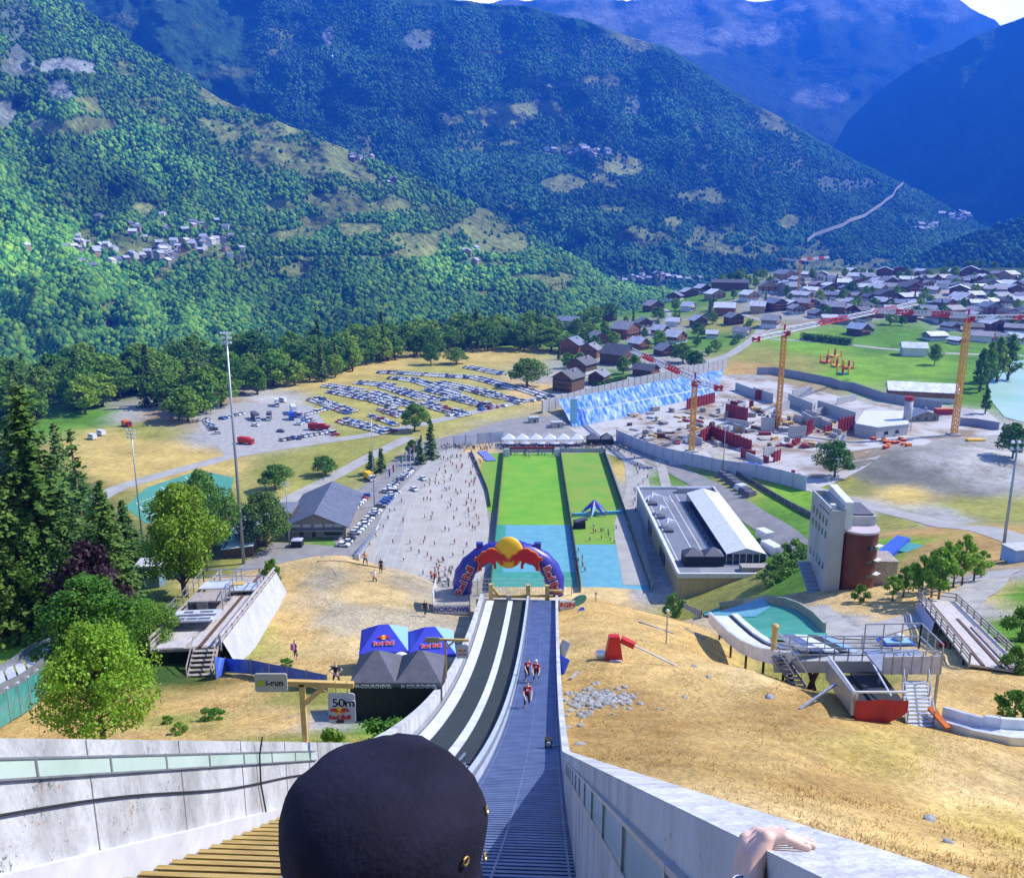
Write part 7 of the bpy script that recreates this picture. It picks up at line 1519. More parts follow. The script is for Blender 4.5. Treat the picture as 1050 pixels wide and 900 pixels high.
for ri, (py, xa, xb, st_) in enumerate(ROWS):
    px = xa + rs.uniform(0, 8); its = []
    while px < xb:
        yy = py + rs.uniform(-2.4, 2.4)
        if rs.random() < .93 and not (ri > 6 and 905 < px < 925) and not (ri == 8 and 915 < px < 960) and not (ri == 4 and abs(px - 962) < 14) and not (ri == 2 and abs(px - 1000) < 12):
            k = rs.randrange(5); p = PROT[k]
            o = p if not used[k] else copy_tree(p)
            used[k] = True; o.location = gp(px, yy); o.rotation_euler.z = rs.choice([.3, .5, -.3, 1.2, 1.9, .1, .9]) + rs.uniform(-.25, .25); s = rs.uniform(.95, 1.4); o.scale = (s, s, s * rs.uniform(.62, .85))
            rc, rn = rs.choice(RC); wc, wn = rs.choice(WCc); colour_tree(o, ('roof',), rc); colour_tree(o, ('wall',), wc); its.append((o, '%s %s roofed house' % (wn, rn))); VP.append((px, yy))
        px += st_ * rs.uniform(.5, .9)
    rank(its, 'in village row %s from the meadow' % ordw(len(ROWS) - ri))
for k in range(5):
    if not used[k]: PROT[k].location = gp(850 + 30 * k, 300)
# tiny houses on the slopes far off
rs = random.Random(8)
def far_house(H, px, py, s, rc, wc):
    q = on_mtn(H, px, py); o = MB(); x, y, h = s * .5, s * .45, s * .42
    o.add([(-x, -y, -6), (x, -y, -6), (x, -y, h), (0, -y, h * 1.7), (-x, -y, h), (-x, y, -6), (x, y, -6), (x, y, h), (0, y, h * 1.7), (-x, y, h)], [(0, 1, 2, 3, 4), (9, 8, 7, 6, 5), (1, 6, 7, 2), (5, 0, 4, 9)])
    b = o.build('hill_house', MT['wall'], loc=q + Vector((0, 0, 3)), rz=rs.uniform(0, 3), col=wc); b['category'] = 'house'
    r_ = MB(); e = 1.15; r_.add([(0, -y * e, h * 1.75), (x * e, -y * e, h * .95), (x * e, y * e, h * .95), (0, y * e, h * 1.75), (-x * e, -y * e, h * .95), (-x * e, y * e, h * .95)], [(0, 1, 2, 3), (4, 0, 3, 5)]); r_.build('roof', MT['roof'], b, col=rc); return b
def hamlet(H, cells, where, group, s0):
    its = []
    for cx, cy_, sx, sy, n in cells:
        for k in range(n):
            rc, rn = rs.choice([(WH, 'white'), (LT, 'pale'), (LT, 'pale'), (BL_, 'slate'), (GR, 'grey')]); wc, wn = rs.choice([(PLW, 'white'), (TAN, 'tan'), (GRW, 'grey'), (BRN, 'brown')])
            o = far_house(H, rs.gauss(cx, sx), rs.gauss(cy_, sy), s0 * rs.uniform(.8, 1.3), rc, wc); o['group'] = group; its.append((o, 'tiny %s %s roofed house' % (wn, rn)))
    rank(its, where)
hamlet(H1, [(215, 250, 24, 7, 34), (150, 265, 34, 6, 26), (85, 256, 20, 4, 18), (165, 236, 34, 5, 14)], 'in the left hillside hamlet', 'houses of the hamlet on the left hillside', 12.5)
hamlet(H1, [(372, 163, 6, 3, 6), (404, 190, 4, 3, 5), (480, 262, 20, 4, 4)], 'among the left ridge farms', 'farms along the ridge of the left hill', 14)
hamlet(H2, [(590, 157, 14, 3, 12)], 'in the middle mountain hamlet', 'houses of the hamlet on the middle mountain', 26)
hamlet(H2, [(665, 289, 20, 3, 22)], 'in the village below the middle mountain', 'houses of the valley village', 17)
hamlet(H2, [(985, 224, 12, 3.5, 16), (955, 236, 8, 2.5, 6)], 'in the village at the valley mouth', 'houses of the village at the valley mouth', 22)

# ------------------------------------------------------------------ vehicles
def car_body(L=4.3, W=1.76, Hh=1.45, van=False):
    mb = MB(); x = W / 2; pr_ = [(-L / 2, .32), (-L / 2, .78), (-L / 2 + .25, .88), (-L * .20, .95), (L * .46, .98), (L / 2, .80), (L / 2, .32)]
    n = len(pr_); vs_ = [(-x, y, z) for y, z in pr_] + [(x, y, z) for y, z in pr_]; mb.add(vs_, [tuple(range(n)), tuple(range(2 * n - 1, n - 1, -1))] + [(i, n + i, n + (i + 1) % n, (i + 1) % n) for i in range(n)])
    a, b, c, d = (-L * .22, -L * .06, L * .30, L * .44) if not van else (-L * .34, -L * .24, L * .46, L * .485)
    mb.hexa([(-x + .06, b - .02, Hh - .04), (x - .06, b - .02, Hh - .04), (x - .06, c, Hh - .04), (-x + .06, c, Hh - .04), (-x * .8, b + .05, Hh), (x * .8, b + .05, Hh), (x * .8, c - .05, Hh), (-x * .8, c - .05, Hh)])
    g = MB(); g.hexa([(-x + .04, a, .94), (x - .04, a, .94), (x - .04, d, .96), (-x + .04, d, .96), (-x * .82, b, Hh - .045), (x * .82, b, Hh - .045), (x * .82, c, Hh - .045), (-x * .82, c, Hh - .045)])
    w_ = MB()
    for sy in (-L * .31, L * .30):
        for sx in (-1, 1): w_.tube([(sx * (x - .18), sy, .32), (sx * (x + .02), sy, .32)], .32, 10)
    return mb, g, w_
def car_proto(nm, van=False, L=4.3, W=1.76, Hh=1.45):
    b, g, w_ = car_body(L, W, Hh, van); o = b.build(nm, MT['paint']); tag(o, 'x', 'van' if van else 'car'); g.build('window_band', MT['glass'], o)
    for sy in (-L * .31, L * .30):
        for sx in (-1, 1): t = MB(); t.tube([(sx * (W / 2 - .18), sy, .32), (sx * (W / 2 + .02), sy, .32)], .32, 8); t.build('wheel', MT['rubber'], o)
    for sx in (-1, 1): t = MB(); t.box((sx * (W / 2 - .3), -L / 2 - .01, .68), (.4, .06, .16)); t.build('headlight', MT['silver'], o)
    return o
def car_far(nm, van=False, L=4.3, W=1.76, Hh=1.45):
    b, g, w_ = car_body(L, W, Hh, van); b.add(w_.v, w_.f, 1); o = b.build(nm, [MT['paint'], MT['rubber']]); tag(o, 'x', 'van' if van else 'car'); g.build('window_band', MT['glass'], o); return o
CC = [((.80, .81, .83), 'white')] * 5 + [((.58, .60, .64), 'silver')] * 4 + [((.22, .23, .26), 'grey'), ((.05, .05, .06), 'black'), ((.05, .11, .36), 'blue'), ((.06, .15, .48), 'blue'), ((.45, .03, .03), 'red'), ((.55, .52, .46), 'beige')]
fa1, fa2 = car_far('parked_car'), car_far('parked_van', True, 4.9, 1.95, 1.95); na1, na2 = car_proto('parked_car'), car_proto('parked_van', True, 4.9, 1.95, 1.95)
first = {fa1: 1, fa2: 1, na1: 1, na2: 1}; CAR_N = [0]; SPILL = MB()
def put_car(x, y, rz, near, group, dz=.08, force=None):
    van = rnd.random() < .13; p = (na2 if van else na1) if near else (fa2 if van else fa1)
    o = p if first[p] else copy_tree(p); first[p] = 0; o.location = (x, y, Hz(x, y) + dz); o.rotation_euler = (0, 0, rz); c, cn = force or rnd.choice(CC); o.color = (*c, 1); o['group'] = group; CAR_N[0] += 1
    return o, '%s %s' % (cn, 'van' if van else 'car')
# field car park: slanting double rows
FR = [((303, 428), (336, 420), 'row by the white lorries', 1), ((352, 432), (401, 444), 'nearest field row', 2), ((381, 427), (407, 437), 'second field row', 1), ((322, 410), (362, 424), 'left field row', 2), ((394, 420), (416, 428), 'short row by the lone tree', 2), ((363, 404), (408, 418), 'row beyond the lone tree', 2), ((432, 414), (478, 427), 'row right of the lone tree', 2), ((460, 407), (505, 419), 'right field row', 2), ((490, 402), (536, 413), 'rightmost field row', 2)]
NF = 0
GF_ = 'cars parked in the field'
def row_of(a, b, where, sides, near=False, gap=2.55, group=GF_, off=2.6, fill=.95, cap=999):
    global NF
    a, b = gp(*a), gp(*b); d = Vector((b.x - a.x, b.y - a.y)); L = d.length; d.normalize(); n_ = Vector((-d.y, d.x)); ang = math.atan2(d.y, d.x)
    for s in range(sides):
        its = []; t = 0
        while t < L:
            if rnd.random() < fill:
                q = Vector((a.x, a.y)) + d * t + n_ * (off * (s * 2 - 1) if sides == 2 else 0)
                o, ds = put_car(q.x, q.y, ang + math.pi * (rnd.random() < .5) + rnd.uniform(-.05, .05), near, group); its.append((o, ds)); NF += 1
            t += gap
        rank(its, 'in the ' + (('far line, ' if s else 'near line, ') if sides == 2 else '') + where)
for a, b, wh, sd_ in FR: row_of(a, b, wh, sd_)
# rows beyond: past the count one keeps as single cars
def spill_row(a, b, sides=2):
    a, b = gp(*a), gp(*b); d = Vector((b.x - a.x, b.y - a.y)); L = d.length; d.normalize(); n_ = Vector((-d.y, d.x)); ang = math.atan2(d.y, d.x)
    bd_, g, w_ = car_body()
    for s in range(sides):
        t = 0
        while t < L:
            q = Vector((a.x, a.y)) + d * t + n_ * (2.6 * (s * 2 - 1)); M = Matrix.Translation((q.x, q.y, Hz(q.x, q.y) + .06)) @ Matrix.Rotation(ang, 4, 'Z'); k = rnd.choice([0, 0, 0, 1, 1, 1, 2, 3, 4])
            SPILL.add([M @ Vector(v) for v in bd_.v], bd_.f, k); SPILL.add([M @ Vector(v) for v in g.v], g.f, 5); t += 2.6
for a, b in (((380, 403), (425, 417)), ((408, 400), (452, 412)), ((440, 400), (478, 410)), ((340, 402), (380, 410)), ((478, 399), (508, 407)), ((394, 397), (437, 410)), ((420, 389), (468, 404)), ((335, 396), (372, 402)), ((390, 382), (488, 388)), ((402, 388), (425, 391)), ((367, 393), (402, 396)), ((450, 393), (496, 402)), ((480, 377), (515, 384)), ((488, 388), (532, 400)), ((532, 398), (562, 408))): spill_row(a, b)
cm = [mat('far_car_white', (.8, .81, .83), r=.3), mat('far_car_silver', (.58, .60, .64), r=.3), mat('far_car_dark', (.05, .05, .06), r=.3), mat('far_car_blue', (.03, .08, .3), r=.3), mat('far_car_grey', (.2, .21, .23), r=.3), MT['glass']]
tag(SPILL.build('parked_cars', cm), 'farthest rows of cars packed in the upper part of the field', 'cars', kind='stuff')
row_of((452, 428), (566, 408), 'roadside line', 1, False, 5.6, 'cars along the field road', fill=.85)
row_of((306, 425), (345, 447), 'left border line of the field', 1, False, 3.2, 'cars along the field border')
# near car park beside the hall
row_of((352, 560), (405, 505), 'row nearest the plaza path', 1, True, 2.9, 'cars in the car park by the hall'); row_of((362, 522), (376, 508), 'short row behind the gabled hall', 1, True, 3.0, 'cars in the car park by the hall')
row_of((396, 505), (424, 480), 'row beside the flagpoles', 1, True, 2.9, 'cars in the car park by the hall')
# gravel yard on the left
for i, (a, b, wh) in enumerate((((212, 431), (222, 445), 'left line of the gravel yard'), ((290, 452), (335, 444), 'front line of the gravel yard'), ((228, 430), (250, 424), 'back line of the gravel yard'), ((303, 437), (318, 430), 'group beside the red bus'))): row_of(a, b, wh, 1, False, 2.9, 'cars in the gravel yard', fill=.9)
for px, py, c, lb, rz in ((425, 503, (.7, .7, .72), 'white van on the turning area by the conifers', .6), (434, 492, (.68, .7, .72), 'white car pulled up beside the two conifers', .5), (262, 437, (.7, .7, .7), 'white car alone in the gravel yard by the tall mast', 1.2), (288, 443, (.1, .12, .2), 'dark blue car alone in the middle of the gravel yard', 1.3), (307, 450, (.05, .05, .06), 'black car alone on the grass beside the yard', .4)):
    q = gp(px, py); o, _ = put_car(q.x, q.y, rz, True, 'single cars', .1, (c, '')); o['label'] = lb
def lorry(px, py, L, H_, rz, boxm, cabm, label, cat='lorry', W=2.6):
    q = gp(px, py); o = thing(cat if cat != 'lorry' else 'box_lorry', label, cat, q, rz); mb = MB(); mb.box((0, .9, H_ / 2 + .55), (W, L - 2.2, H_ - .6)); mb.build('box', boxm, o)
    mb = MB(); mb.box((0, -L / 2 + .75, 1.5), (W * .95, 1.9, 2.2), top=.92); mb.build('cab', cabm, o); mb = MB(); mb.box((0, -L / 2 - .12, 2.0), (W * .8, .25, .8)); mb.build('windscreen', MT['glass'], o)
    for sy in (-L * .36, L * .24, L * .36):
        for sx in (-1, 1): t = MB(); t.tube([(sx * (W / 2 - .35), sy, .5), (sx * W / 2, sy, .5)], .5, 10); t.build('wheel', MT['rubber'], o)
    return o
lorry(301, 424, 13, 4.4, .35, MT['white'], MT['white'], 'long white articulated lorry in the gravel yard'); lorry(284, 416, 9, 3.8, .3, MT['white'], MT['white'], 'shorter white lorry behind the long white one'); lorry(262, 430, 12, 3.4, .5, MT['slatetent'], MT['silver'], 'dark lorry with a low body beside the tall mast'); lorry(276, 430, 8, 3.6, .2, MT['slatetent'], MT['silver'], 'grey truck parked right of the dark lorry'); lorry(299, 430, 7, 3.6, .3, MT['blue'], MT['blue'], 'blue truck at the near end of the long white lorry')
lorry(327, 441, 11, 3.2, 1.35, MT['redtarp'], MT['redtarp'], 'dark red coach at the right side of the gravel yard', 'coach'); lorry(252, 455, 8, 3.0, 1.2, MT['red'], MT['red'], 'bright red minibus at the front of the gravel yard', 'minibus')
lorry(379, 492, 6.5, 3.0, .6, MT['yellow'], MT['white'], 'yellow box truck in the car park behind the gabled hall')
lorry(130, 437, 5.5, 2.8, 1.0, MT['orange'], MT['redtarp'], 'small orange truck on the bare patch by the wood', 'truck')
for px, py, lb in ((104, 446, 'white caravan by the wood, right of its pair'), (95, 450, 'white caravan at the left end of the pair by the wood'), (290, 420 - 8, 'white tank trailer at the back of the gravel yard')):
    q = gp(px, py); o = thing('caravan', lb, 'caravan', q, .9); mb = MB(); mb.box((0, 0, 1.5), (2.3, 5.5, 2.2), top=.92); mb.build('body', MT['white'], o); mb = MB(); mb.box((0, 0, 1.8), (2.34, 3.4, .6)); mb.build('window', MT['glass'], o); mb = MB(); mb.tube([(-1.1, 0, .35), (1.1, 0, .35)], .35, 8); mb.build('wheel', MT['rubber'], o)
# tractor near the hoarding
q = gp(815, 490); o = thing('tractor', 'red tractor on the path at the end of the blue barrier', 'tractor', q, 1.2); mb = MB(); mb.box((0, -.9, 1.3), (1.1, 2.2, 1.1)); mb.box((0, .8, 2.0), (1.6, 1.6, 2.2), top=.85); mb.build('body', MT['red'], o); mb = MB(); mb.box((0, .8, 2.4), (1.66, 1.5, .9), top=.9); mb.build('window', MT['glass'], o)
for sx in (-1, 1): mb = MB(); mb.tube([(sx * .8, .9, .95), (sx * 1.25, .9, .95)], .95, 12); mb.build('wheel', MT['rubber'], o); mb = MB(); mb.tube([(sx * .6, -1.4, .6), (sx * .95, -1.4, .6)], .6, 10); mb.build('wheel', MT['rubber'], o)
# blue barrier and stand along the bank behind the sports building
wall_run('blue_barrier', 'deep blue padded barrier curving on the lawn bank', 'barrier', G((752, 483), (762, 479), (775, 480), (795, 488), (815, 497)), 2.2, MT['blue'], .9)
wall_run('bank_fence', 'dark slatted fence along the lawn bank behind the sports building', 'fence', G((748, 483), (775, 498), (805, 516), (835, 532)), 1.6, MT['slatetent'], .3)
its = []
for k in range(7):
    q = gp(742 + k * 4.4, 488 + k * 3.4); o = thing('equipment_pallet', '', 'equipment', q, .5, 'dark equipment along the lawn bank'); mb = MB(); mb.box((0, 0, 1.0), (4.2, 3.6, 2.0), top=.8); mb.build('load', MT['slatetent'] if k != 4 else MT['silver'], o); mb = MB(); mb.box((0, 0, .1), (4.6, 3.9, .2)); mb.build('pallet', MT['steel'], o); its.append((o, 'silver load on a pallet' if k == 4 else 'dark load on a pallet'))
rank(its, 'beside the road to the tower')
q = gp(916, 566); o = thing('blue_pad', 'blue and teal crash pad behind the grey tower', 'mat', q, -.7); mb = MB(); mb.box((0, 0, .9), (3, 14, 1.8)); mb.build('pad', MT['blue'], o); mb = MB(); mb.box((4, 2, .6), (5, 7, 1.2)); mb.build('teal_pad', MT['mesh'], o)
for px, py, lb, m_, s in ((1043, 575, 'pale blue hut at the right edge behind the lamp mast', 'lightblue', 4.5), (571, 438, 'grey steel plant unit on the yard before the blue sheeting', 'steel', 6), (547, 433, 'grey steel container beside the road junction', 'steel', 5)):
    q = gp(px, py); o = thing('hut', lb, 'hut', q, .2); mb = MB(); mb.box((0, 0, 1.4), (s, 3.6, 2.8)); mb.build('body', MT[m_], o); mb = MB(); mb.box((0, 0, 2.9), (s + .4, 4, .25)); mb.build('roof', MT['concrete'], o); mb = MB(); mb.box((.4, -1.83, 1.1), (1, .1, 2)); mb.build('door', MT['slatetent'], o)
# ------------------------------------------------------------------ trees
def leaf_quads(pts, nrm, size, rs):
    n = len(pts); r = rs.normal(size=(n, 3)); t = np.cross(nrm, r); t /= np.linalg.norm(t, axis=1)[:, None] + 1e-9; b = np.cross(nrm, t)
    s = (size * rs.uniform(.6, 1.3, n))[:, None]; t = t * s * .5; b = b * s * .36
    V = np.stack([pts - t, pts + b * 1.1 - t * .1, pts + t, pts - b * 1.1 + t * .1], 1).reshape(-1, 3)
    return V, np.arange(n * 4).reshape(n, 4)
def crown_mesh(name, m, seed, h, w, n, size, base=.22, lobes=15, shape=1.0):
    """a broadleaf crown of height h (from the ground) and width w: leaves gathered on uneven lobes, with gaps between them"""
    rs = np.random.RandomState(seed); c0 = h * base; ch = h - c0; P_, N_, lim = [], [], []
    for k in range(lobes):
        f = (k + .5) / lobes; z = c0 + ch * (.16 + .72 * f); a = k * 2.4 + rs.uniform(-.4, .4)
        prof = math.sin(math.pi * min(1, (f * .80 + .20)) ** shape) ** .8
        rr = w * .5 * prof * rs.uniform(.42, .92); lr = w * .5 * (.17 + .27 * prof) * rs.uniform(.6, 1.25)
        c = np.array([rr * math.cos(a), rr * math.sin(a), z]); lim.append(c)
        q = int(n / lobes); d = rs.normal(size=(q, 3)); d /= np.linalg.norm(d, axis=1)[:, None]
        u = rs.uniform(.45, 1.02, q)[:, None] ** .6; p = c + d * u * np.array([lr, lr, lr * .72]) + rs.normal(size=(q, 3)) * size * .35
        P_.append(p); N_.append(d * .7 + rs.normal(size=(q, 3)) * .55 + np.array([0, 0, .35]))
    P_ = np.concatenate(P_); N_ = np.concatenate(N_); N_ /= np.linalg.norm(N_, axis=1)[:, None]
    V, F = leaf_quads(P_, N_, size, rs); o = np_mesh(name, V, F, m); me = o.data; KIDS.pop(o.name, 0); bpy.data.objects.remove(o)
    tb = MB(); r = h * .022; tb.tube([(0, 0, -.4), (r * .4, 0, h * .12), (-r * .3, r * .3, c0 + ch * .35), (0, 0, c0 + ch * .75)], [r * 1.35, r, r * .65, r * .15], 8)
    for c in lim[::1]:
        zz = max(c0 * .8, c[2] - ch * .25); tb.tube([(0, 0, zz), tuple(np.array([0, 0, zz]) * .45 + c * .55 - np.array([0, 0, ch * .02])), tuple(c)], [r * .5, r * .3, r * .08], 5)
    t = tb.build('trunk', MT['bark'], smooth=True); tm = t.data; KIDS.pop(t.name, 0); bpy.data.objects.remove(t); return me, tm
def conifer_mesh(name, m, seed, h, w, whorls, per, quads, size, sparse=0.0, droop=.35):
    rs = np.random.RandomState(seed); P_, N_ = [], []
    tb = MB(); tb.tube([(0, 0, -.5), (0, 0, h * .5), (0, 0, h)], [h * .018, h * .011, .02], 7)
    for k in range(whorls):
        f = k / (whorls - 1); z = h * (.08 + .90 * f); L = w * .5 * (1 - f) ** .85 * rs.uniform(.75, 1.1) + .15
        for j in range(per):
            if rs.rand() < sparse: continue
            a = rs.uniform(0, 6.283); l = L * rs.uniform(.7, 1.1); q = max(4, int(quads * (l / (w * .5)) + 3)); t = rs.uniform(.12, 1, q)
            x = l * t; p = np.stack([x * math.cos(a), x * math.sin(a), z - droop * l * t ** 1.5 + .12 * l * t], 1) + rs.normal(size=(q, 3)) * size * .28
            P_.append(p); nn = np.tile([math.cos(a) * .35, math.sin(a) * .35, .9], (q, 1)) + rs.normal(size=(q, 3)) * .45; N_.append(nn)
            if per * whorls < 170 and j % 2 == 0: tb.tube([(0, 0, z), (l * .9 * math.cos(a), l * .9 * math.sin(a), z - droop * l * .8)], [h * .003, .01], 4)
    P_ = np.concatenate(P_); N_ = np.concatenate(N_); N_ /= np.linalg.norm(N_, axis=1)[:, None]
    V, F = leaf_quads(P_, N_, size, rs); o = np_mesh(name, V, F, m); me = o.data; bpy.data.objects.remove(o)
    t = tb.build('trunk', MT['bark'], smooth=True); tm = t.data; KIDS.pop(t.name, 0); bpy.data.objects.remove(t); return me, tm
def plant(name, label, cat, meshes, loc, h, h0, wf=1.0, rz=None, group=None):
    o = thing(name, label, cat, loc, rnd.uniform(0, 6.28) if rz is None else rz, group); s = h / h0; o.scale = (s * wf, s * wf, s)
    for me, nm in zip(meshes, ('crown', 'trunk')): link(bpy.data.objects.new(nm, me), o)
    return o
HERO = crown_mesh('crown', MT['leafC'], 3, 8.0, 7.6, 18000, .20, .14, 34, .85)
NEARB = [crown_mesh('crown', MT['leafE'], 20 + i, 12, 9.5, 16000, .30, .10, 30) for i in range(2)]
NEARA = [crown_mesh('crown', MT['leafA'], 30 + i, 12, 8.6, 15000, .29, .12, 30) for i in range(2)]
MIDT = [crown_mesh('crown', MT['leafB'], 40 + i, 12, 10, 4200, .6, .14, 16) for i in range(2)]
PURP = crown_mesh('crown', MT['leafD'], 50, 10, 8, 5000, .45, .1, 12)
FAR = [crown_mesh('crown', [MT['leafF'], MT['leafF'], MT['leafB'], MT['leafF']][i], 60 + i, 14, [11.5, 10, 12, 9][i], 1500, 1.0, .08, 14) for i in range(4)]
CONN = [conifer_mesh('crown', MT['needle'], 70 + i, 22, 9.5, 40, 12, 34, .46) for i in range(2)]
CSP = conifer_mesh('crown', MT['needle'], 75, 18, 5.5, 24, 5, 9, .5, .35, .45)
CFAR = [conifer_mesh('crown', MT['needle'], 80 + i, 18, 6.2, 20, 7, 7, 1.05) for i in range(2)]
SAP = [crown_mesh('crown', MT['leafC'], 90 + i, 6, 3.4, 1500, .36, .2, 9) for i in range(2)]
POP = crown_mesh('crown', MT['leafA'], 95, 20, 6.5, 1800, .95, .05, 16, .7)
BUSH = [crown_mesh('crown', MT['leafA'], 97 + i, 3, 3.4, 1700, .28, .0, 9) for i in range(2)]
def tree_px(px, py, top, wpx, meshes, h0, w0, name, label, cat='tree', group=None):
    q = gp(px, py); lo, hi = .5, 60
    for _ in range(26):
        h = (lo + hi) / 2
        if proj(q.x, q.y, q.z + h)[1] > top: lo = h
        else: hi = h
    w_ = wpx * mpp(q); return plant(name, label, cat, meshes, q, h, h0, (w_ / w0) / (h / h0), group=group)
tree_px(106, 764, 632, 116, HERO, 8.0, 7.6, 'maple_tree', 'bright yellow green maple standing in dry grass just beyond the left wall')
tree_px(98, 700, 583, 105, NEARA[0], 12, 8.6, 'broadleaf_tree', 'fresh green tree directly behind the yellow green maple')
tree_px(152, 672, 612, 56, NEARA[1], 12, 8.6, 'broadleaf_tree', 'green tree between the maple and the wooden practice jump')
tree_px(50, 640, 392, 150, CONN[0], 22, 9.5, 'spruce_tree', 'tallest dark spruce in the wood at the left edge')
tree_px(8, 655, 428, 130, CONN[1], 22, 9.5, 'spruce_tree', 'dark spruce cut by the left edge of the view')
for px, py, top, w_, lb in ((30, 600, 425, 100, 'dark spruce between the two nearest spruces at the left edge'), (72, 570, 432, 70, 'spruce behind the half bare one, right of the tallest'), (-12, 600, 405, 110, 'spruce mostly outside the left edge'), (118, 640, 492, 90, 'lighter spruce right of the purple tree'), (134, 600, 512, 60, 'small spruce behind the cabin')): tree_px(px, py, top, w_, CONN[px % 2], 22, 9.5, 'spruce_tree', lb)
tree_px(92, 610, 440, 74, CSP, 18, 5.5, 'spruce_tree', 'thin half bare spruce right of the tallest spruce')
tree_px(98, 660, 548, 80, PURP, 10, 8, 'purple_tree', 'dark purple leaved tree among the green ones on the left')
for px, py, top, w_, k, lb in ((28, 650, 520, 90, NEARB[0], 'mid green tree below the spruce at the left edge'), (190, 612, 486, 78, NEARA[0], 'bright green tree between the two lamp masts'),
                        (212, 585, 474, 62, NEARA[1], 'green tree just left of the tallest lamp mast'), (272, 560, 500, 60, NEARB[1], 'leafy tree just right of the tallest lamp mast'), (206, 560, 505, 60, NEARB[1], 'tree behind the bright green tree, beside the court'), (75, 585, 480, 80, NEARB[1], 'broad tree filling the gap behind the half bare spruce'), (25, 575, 450, 90, NEARB[0], 'tree behind the dark spruces at the left edge')):
    tree_px(px, py, top, w_, k, 12, 9 if k in NEARB else 8.6, 'broadleaf_tree', lb)
for px, py, top, w_, lb in ((282, 502, 474, 34, 'round tree on the lawn behind the gabled hall, with a dark shadow'), (334, 487, 466, 28, 'small round tree farther right on the lawn behind the hall'), (425, 442, 412, 30, 'lone round tree standing in the field car park'), (423, 468, 450, 16, 'small dark bush like tree at the road junction'), (856, 489, 449, 38, 'round tree behind the grey tower at the edge of the building site'), (1038, 470, 431, 34, 'tree at the right edge beside the lake, behind the lamp mast'), (442, 374, 352, 20, 'tree alone in the dry meadow above the car field'), (468, 373, 355, 26, 'small tree pair right of the lone meadow tree'), (958, 374, 351, 14, 'small dark tree right of the white house'), (700, 372, 350, 26, 'dark tree above the crane jib'), (712, 378, 358, 22, 'bright round tree beside the road above the crane jib'), (540, 396, 365, 40, 'big dark tree at the right end of the car field'), (565, 360, 335, 40, 'large tree left of the dark twin chalets'), (540, 352, 330, 44, 'large tree behind the big dark tree at the car field')):
    tree_px(px, py, top, w_, MIDT[int(px) % 2], 12, 10, 'broadleaf_tree', lb)
for px, py, top, w_, lb in ((442, 470, 431, 20, 'taller conifer beside the flagpoles'), (431, 476, 450, 14, 'shorter conifer left of the taller one by the flagpoles'), (381, 487, 463, 16, 'left conifer of the pair beside the car park road'), (391, 484, 460, 15, 'right conifer of the pair beside the car park road')): tree_px(px, py, top, w_, CFAR[0], 18, 6.2, 'conifer_tree', lb)
its = []
for px, py, top, w_ in ((915, 616, 588, 18), (926, 612, 578, 18), (944, 616, 566, 24), (955, 612, 560, 22), (962, 620, 558, 30), (968, 606, 552, 24), (977, 602, 556, 22), (986, 600, 545, 24), (998, 596, 566, 24), (1006, 592, 562, 16), (936, 606, 575, 16)):
    its.append((tree_px(px, py, top, w_, SAP[int(px) % 2], 6, 3.4, 'young_tree', '', group='young trees right of the grey tower'), 'young pale green tree'))
rank(its, 'in the row right of the grey tower')
for px, py, top, w_, lb in ((1004, 402, 352, 14, 'pale poplar at the left of the lake shore row'), (1012, 398, 345, 14, 'tall poplar by the lake, second along the shore row'), (1022, 392, 340, 18, 'tall dark poplar by the lake, third along the shore row'), (1033, 390, 338, 18, 'poplar at the right end of the lake shore row'), (1010, 424, 395, 9, 'small poplar nearest the lake corner')): tree_px(px, py, top, w_, POP, 20, 6.5, 'poplar_tree', lb)
for px, py, top, w_, lb in ((882, 617, 598, 20, 'round green bush on the dry slope in front of the tower'), (1040, 737, 706, 40, 'green bush in dry grass at the right edge'), (690, 634, 606, 22, 'light green bush at the corner of the sports building'), (1046, 655, 620, 36, 'bush at the right edge beside the gravel path'), (279, 600, 572, 22, 'tall light green bush at the far end of the wooden jump'), (802, 590, 565, 34, 'green shrub on the bank behind the sports building'), (815, 575, 552, 30, 'upper shrub on the bank behind the sports building'), (790, 598, 583, 30, 'low shrub at the foot of the bank by the tower'), (1040, 690, 660, 26, 'bush beside the timber ramp at the right edge'), (395, 765, 738, 50, 'weedy bush just below the charcoal tents'), (340, 780, 745, 40, 'thin weeds beside the nearer gantry post'), (218, 738, 726, 26, 'small green clump in dry grass left of the gantry'), (184, 752, 740, 18, 'green tuft right of the maple'), (172, 742, 733, 12, 'tiny green tuft nearest the maple'), (744, 655, 642, 14, 'grass tuft beside the white ramp'), (294, 684, 674, 14, 'dark green tuft in the grass near the standing hiker'), (30, 655, 645, 16, 'dark tuft on the bright grass patch at the left')): tree_px(px, py, top, w_, BUSH[int(px) % 2], 3, 3.4, 'bush', lb, 'bush')
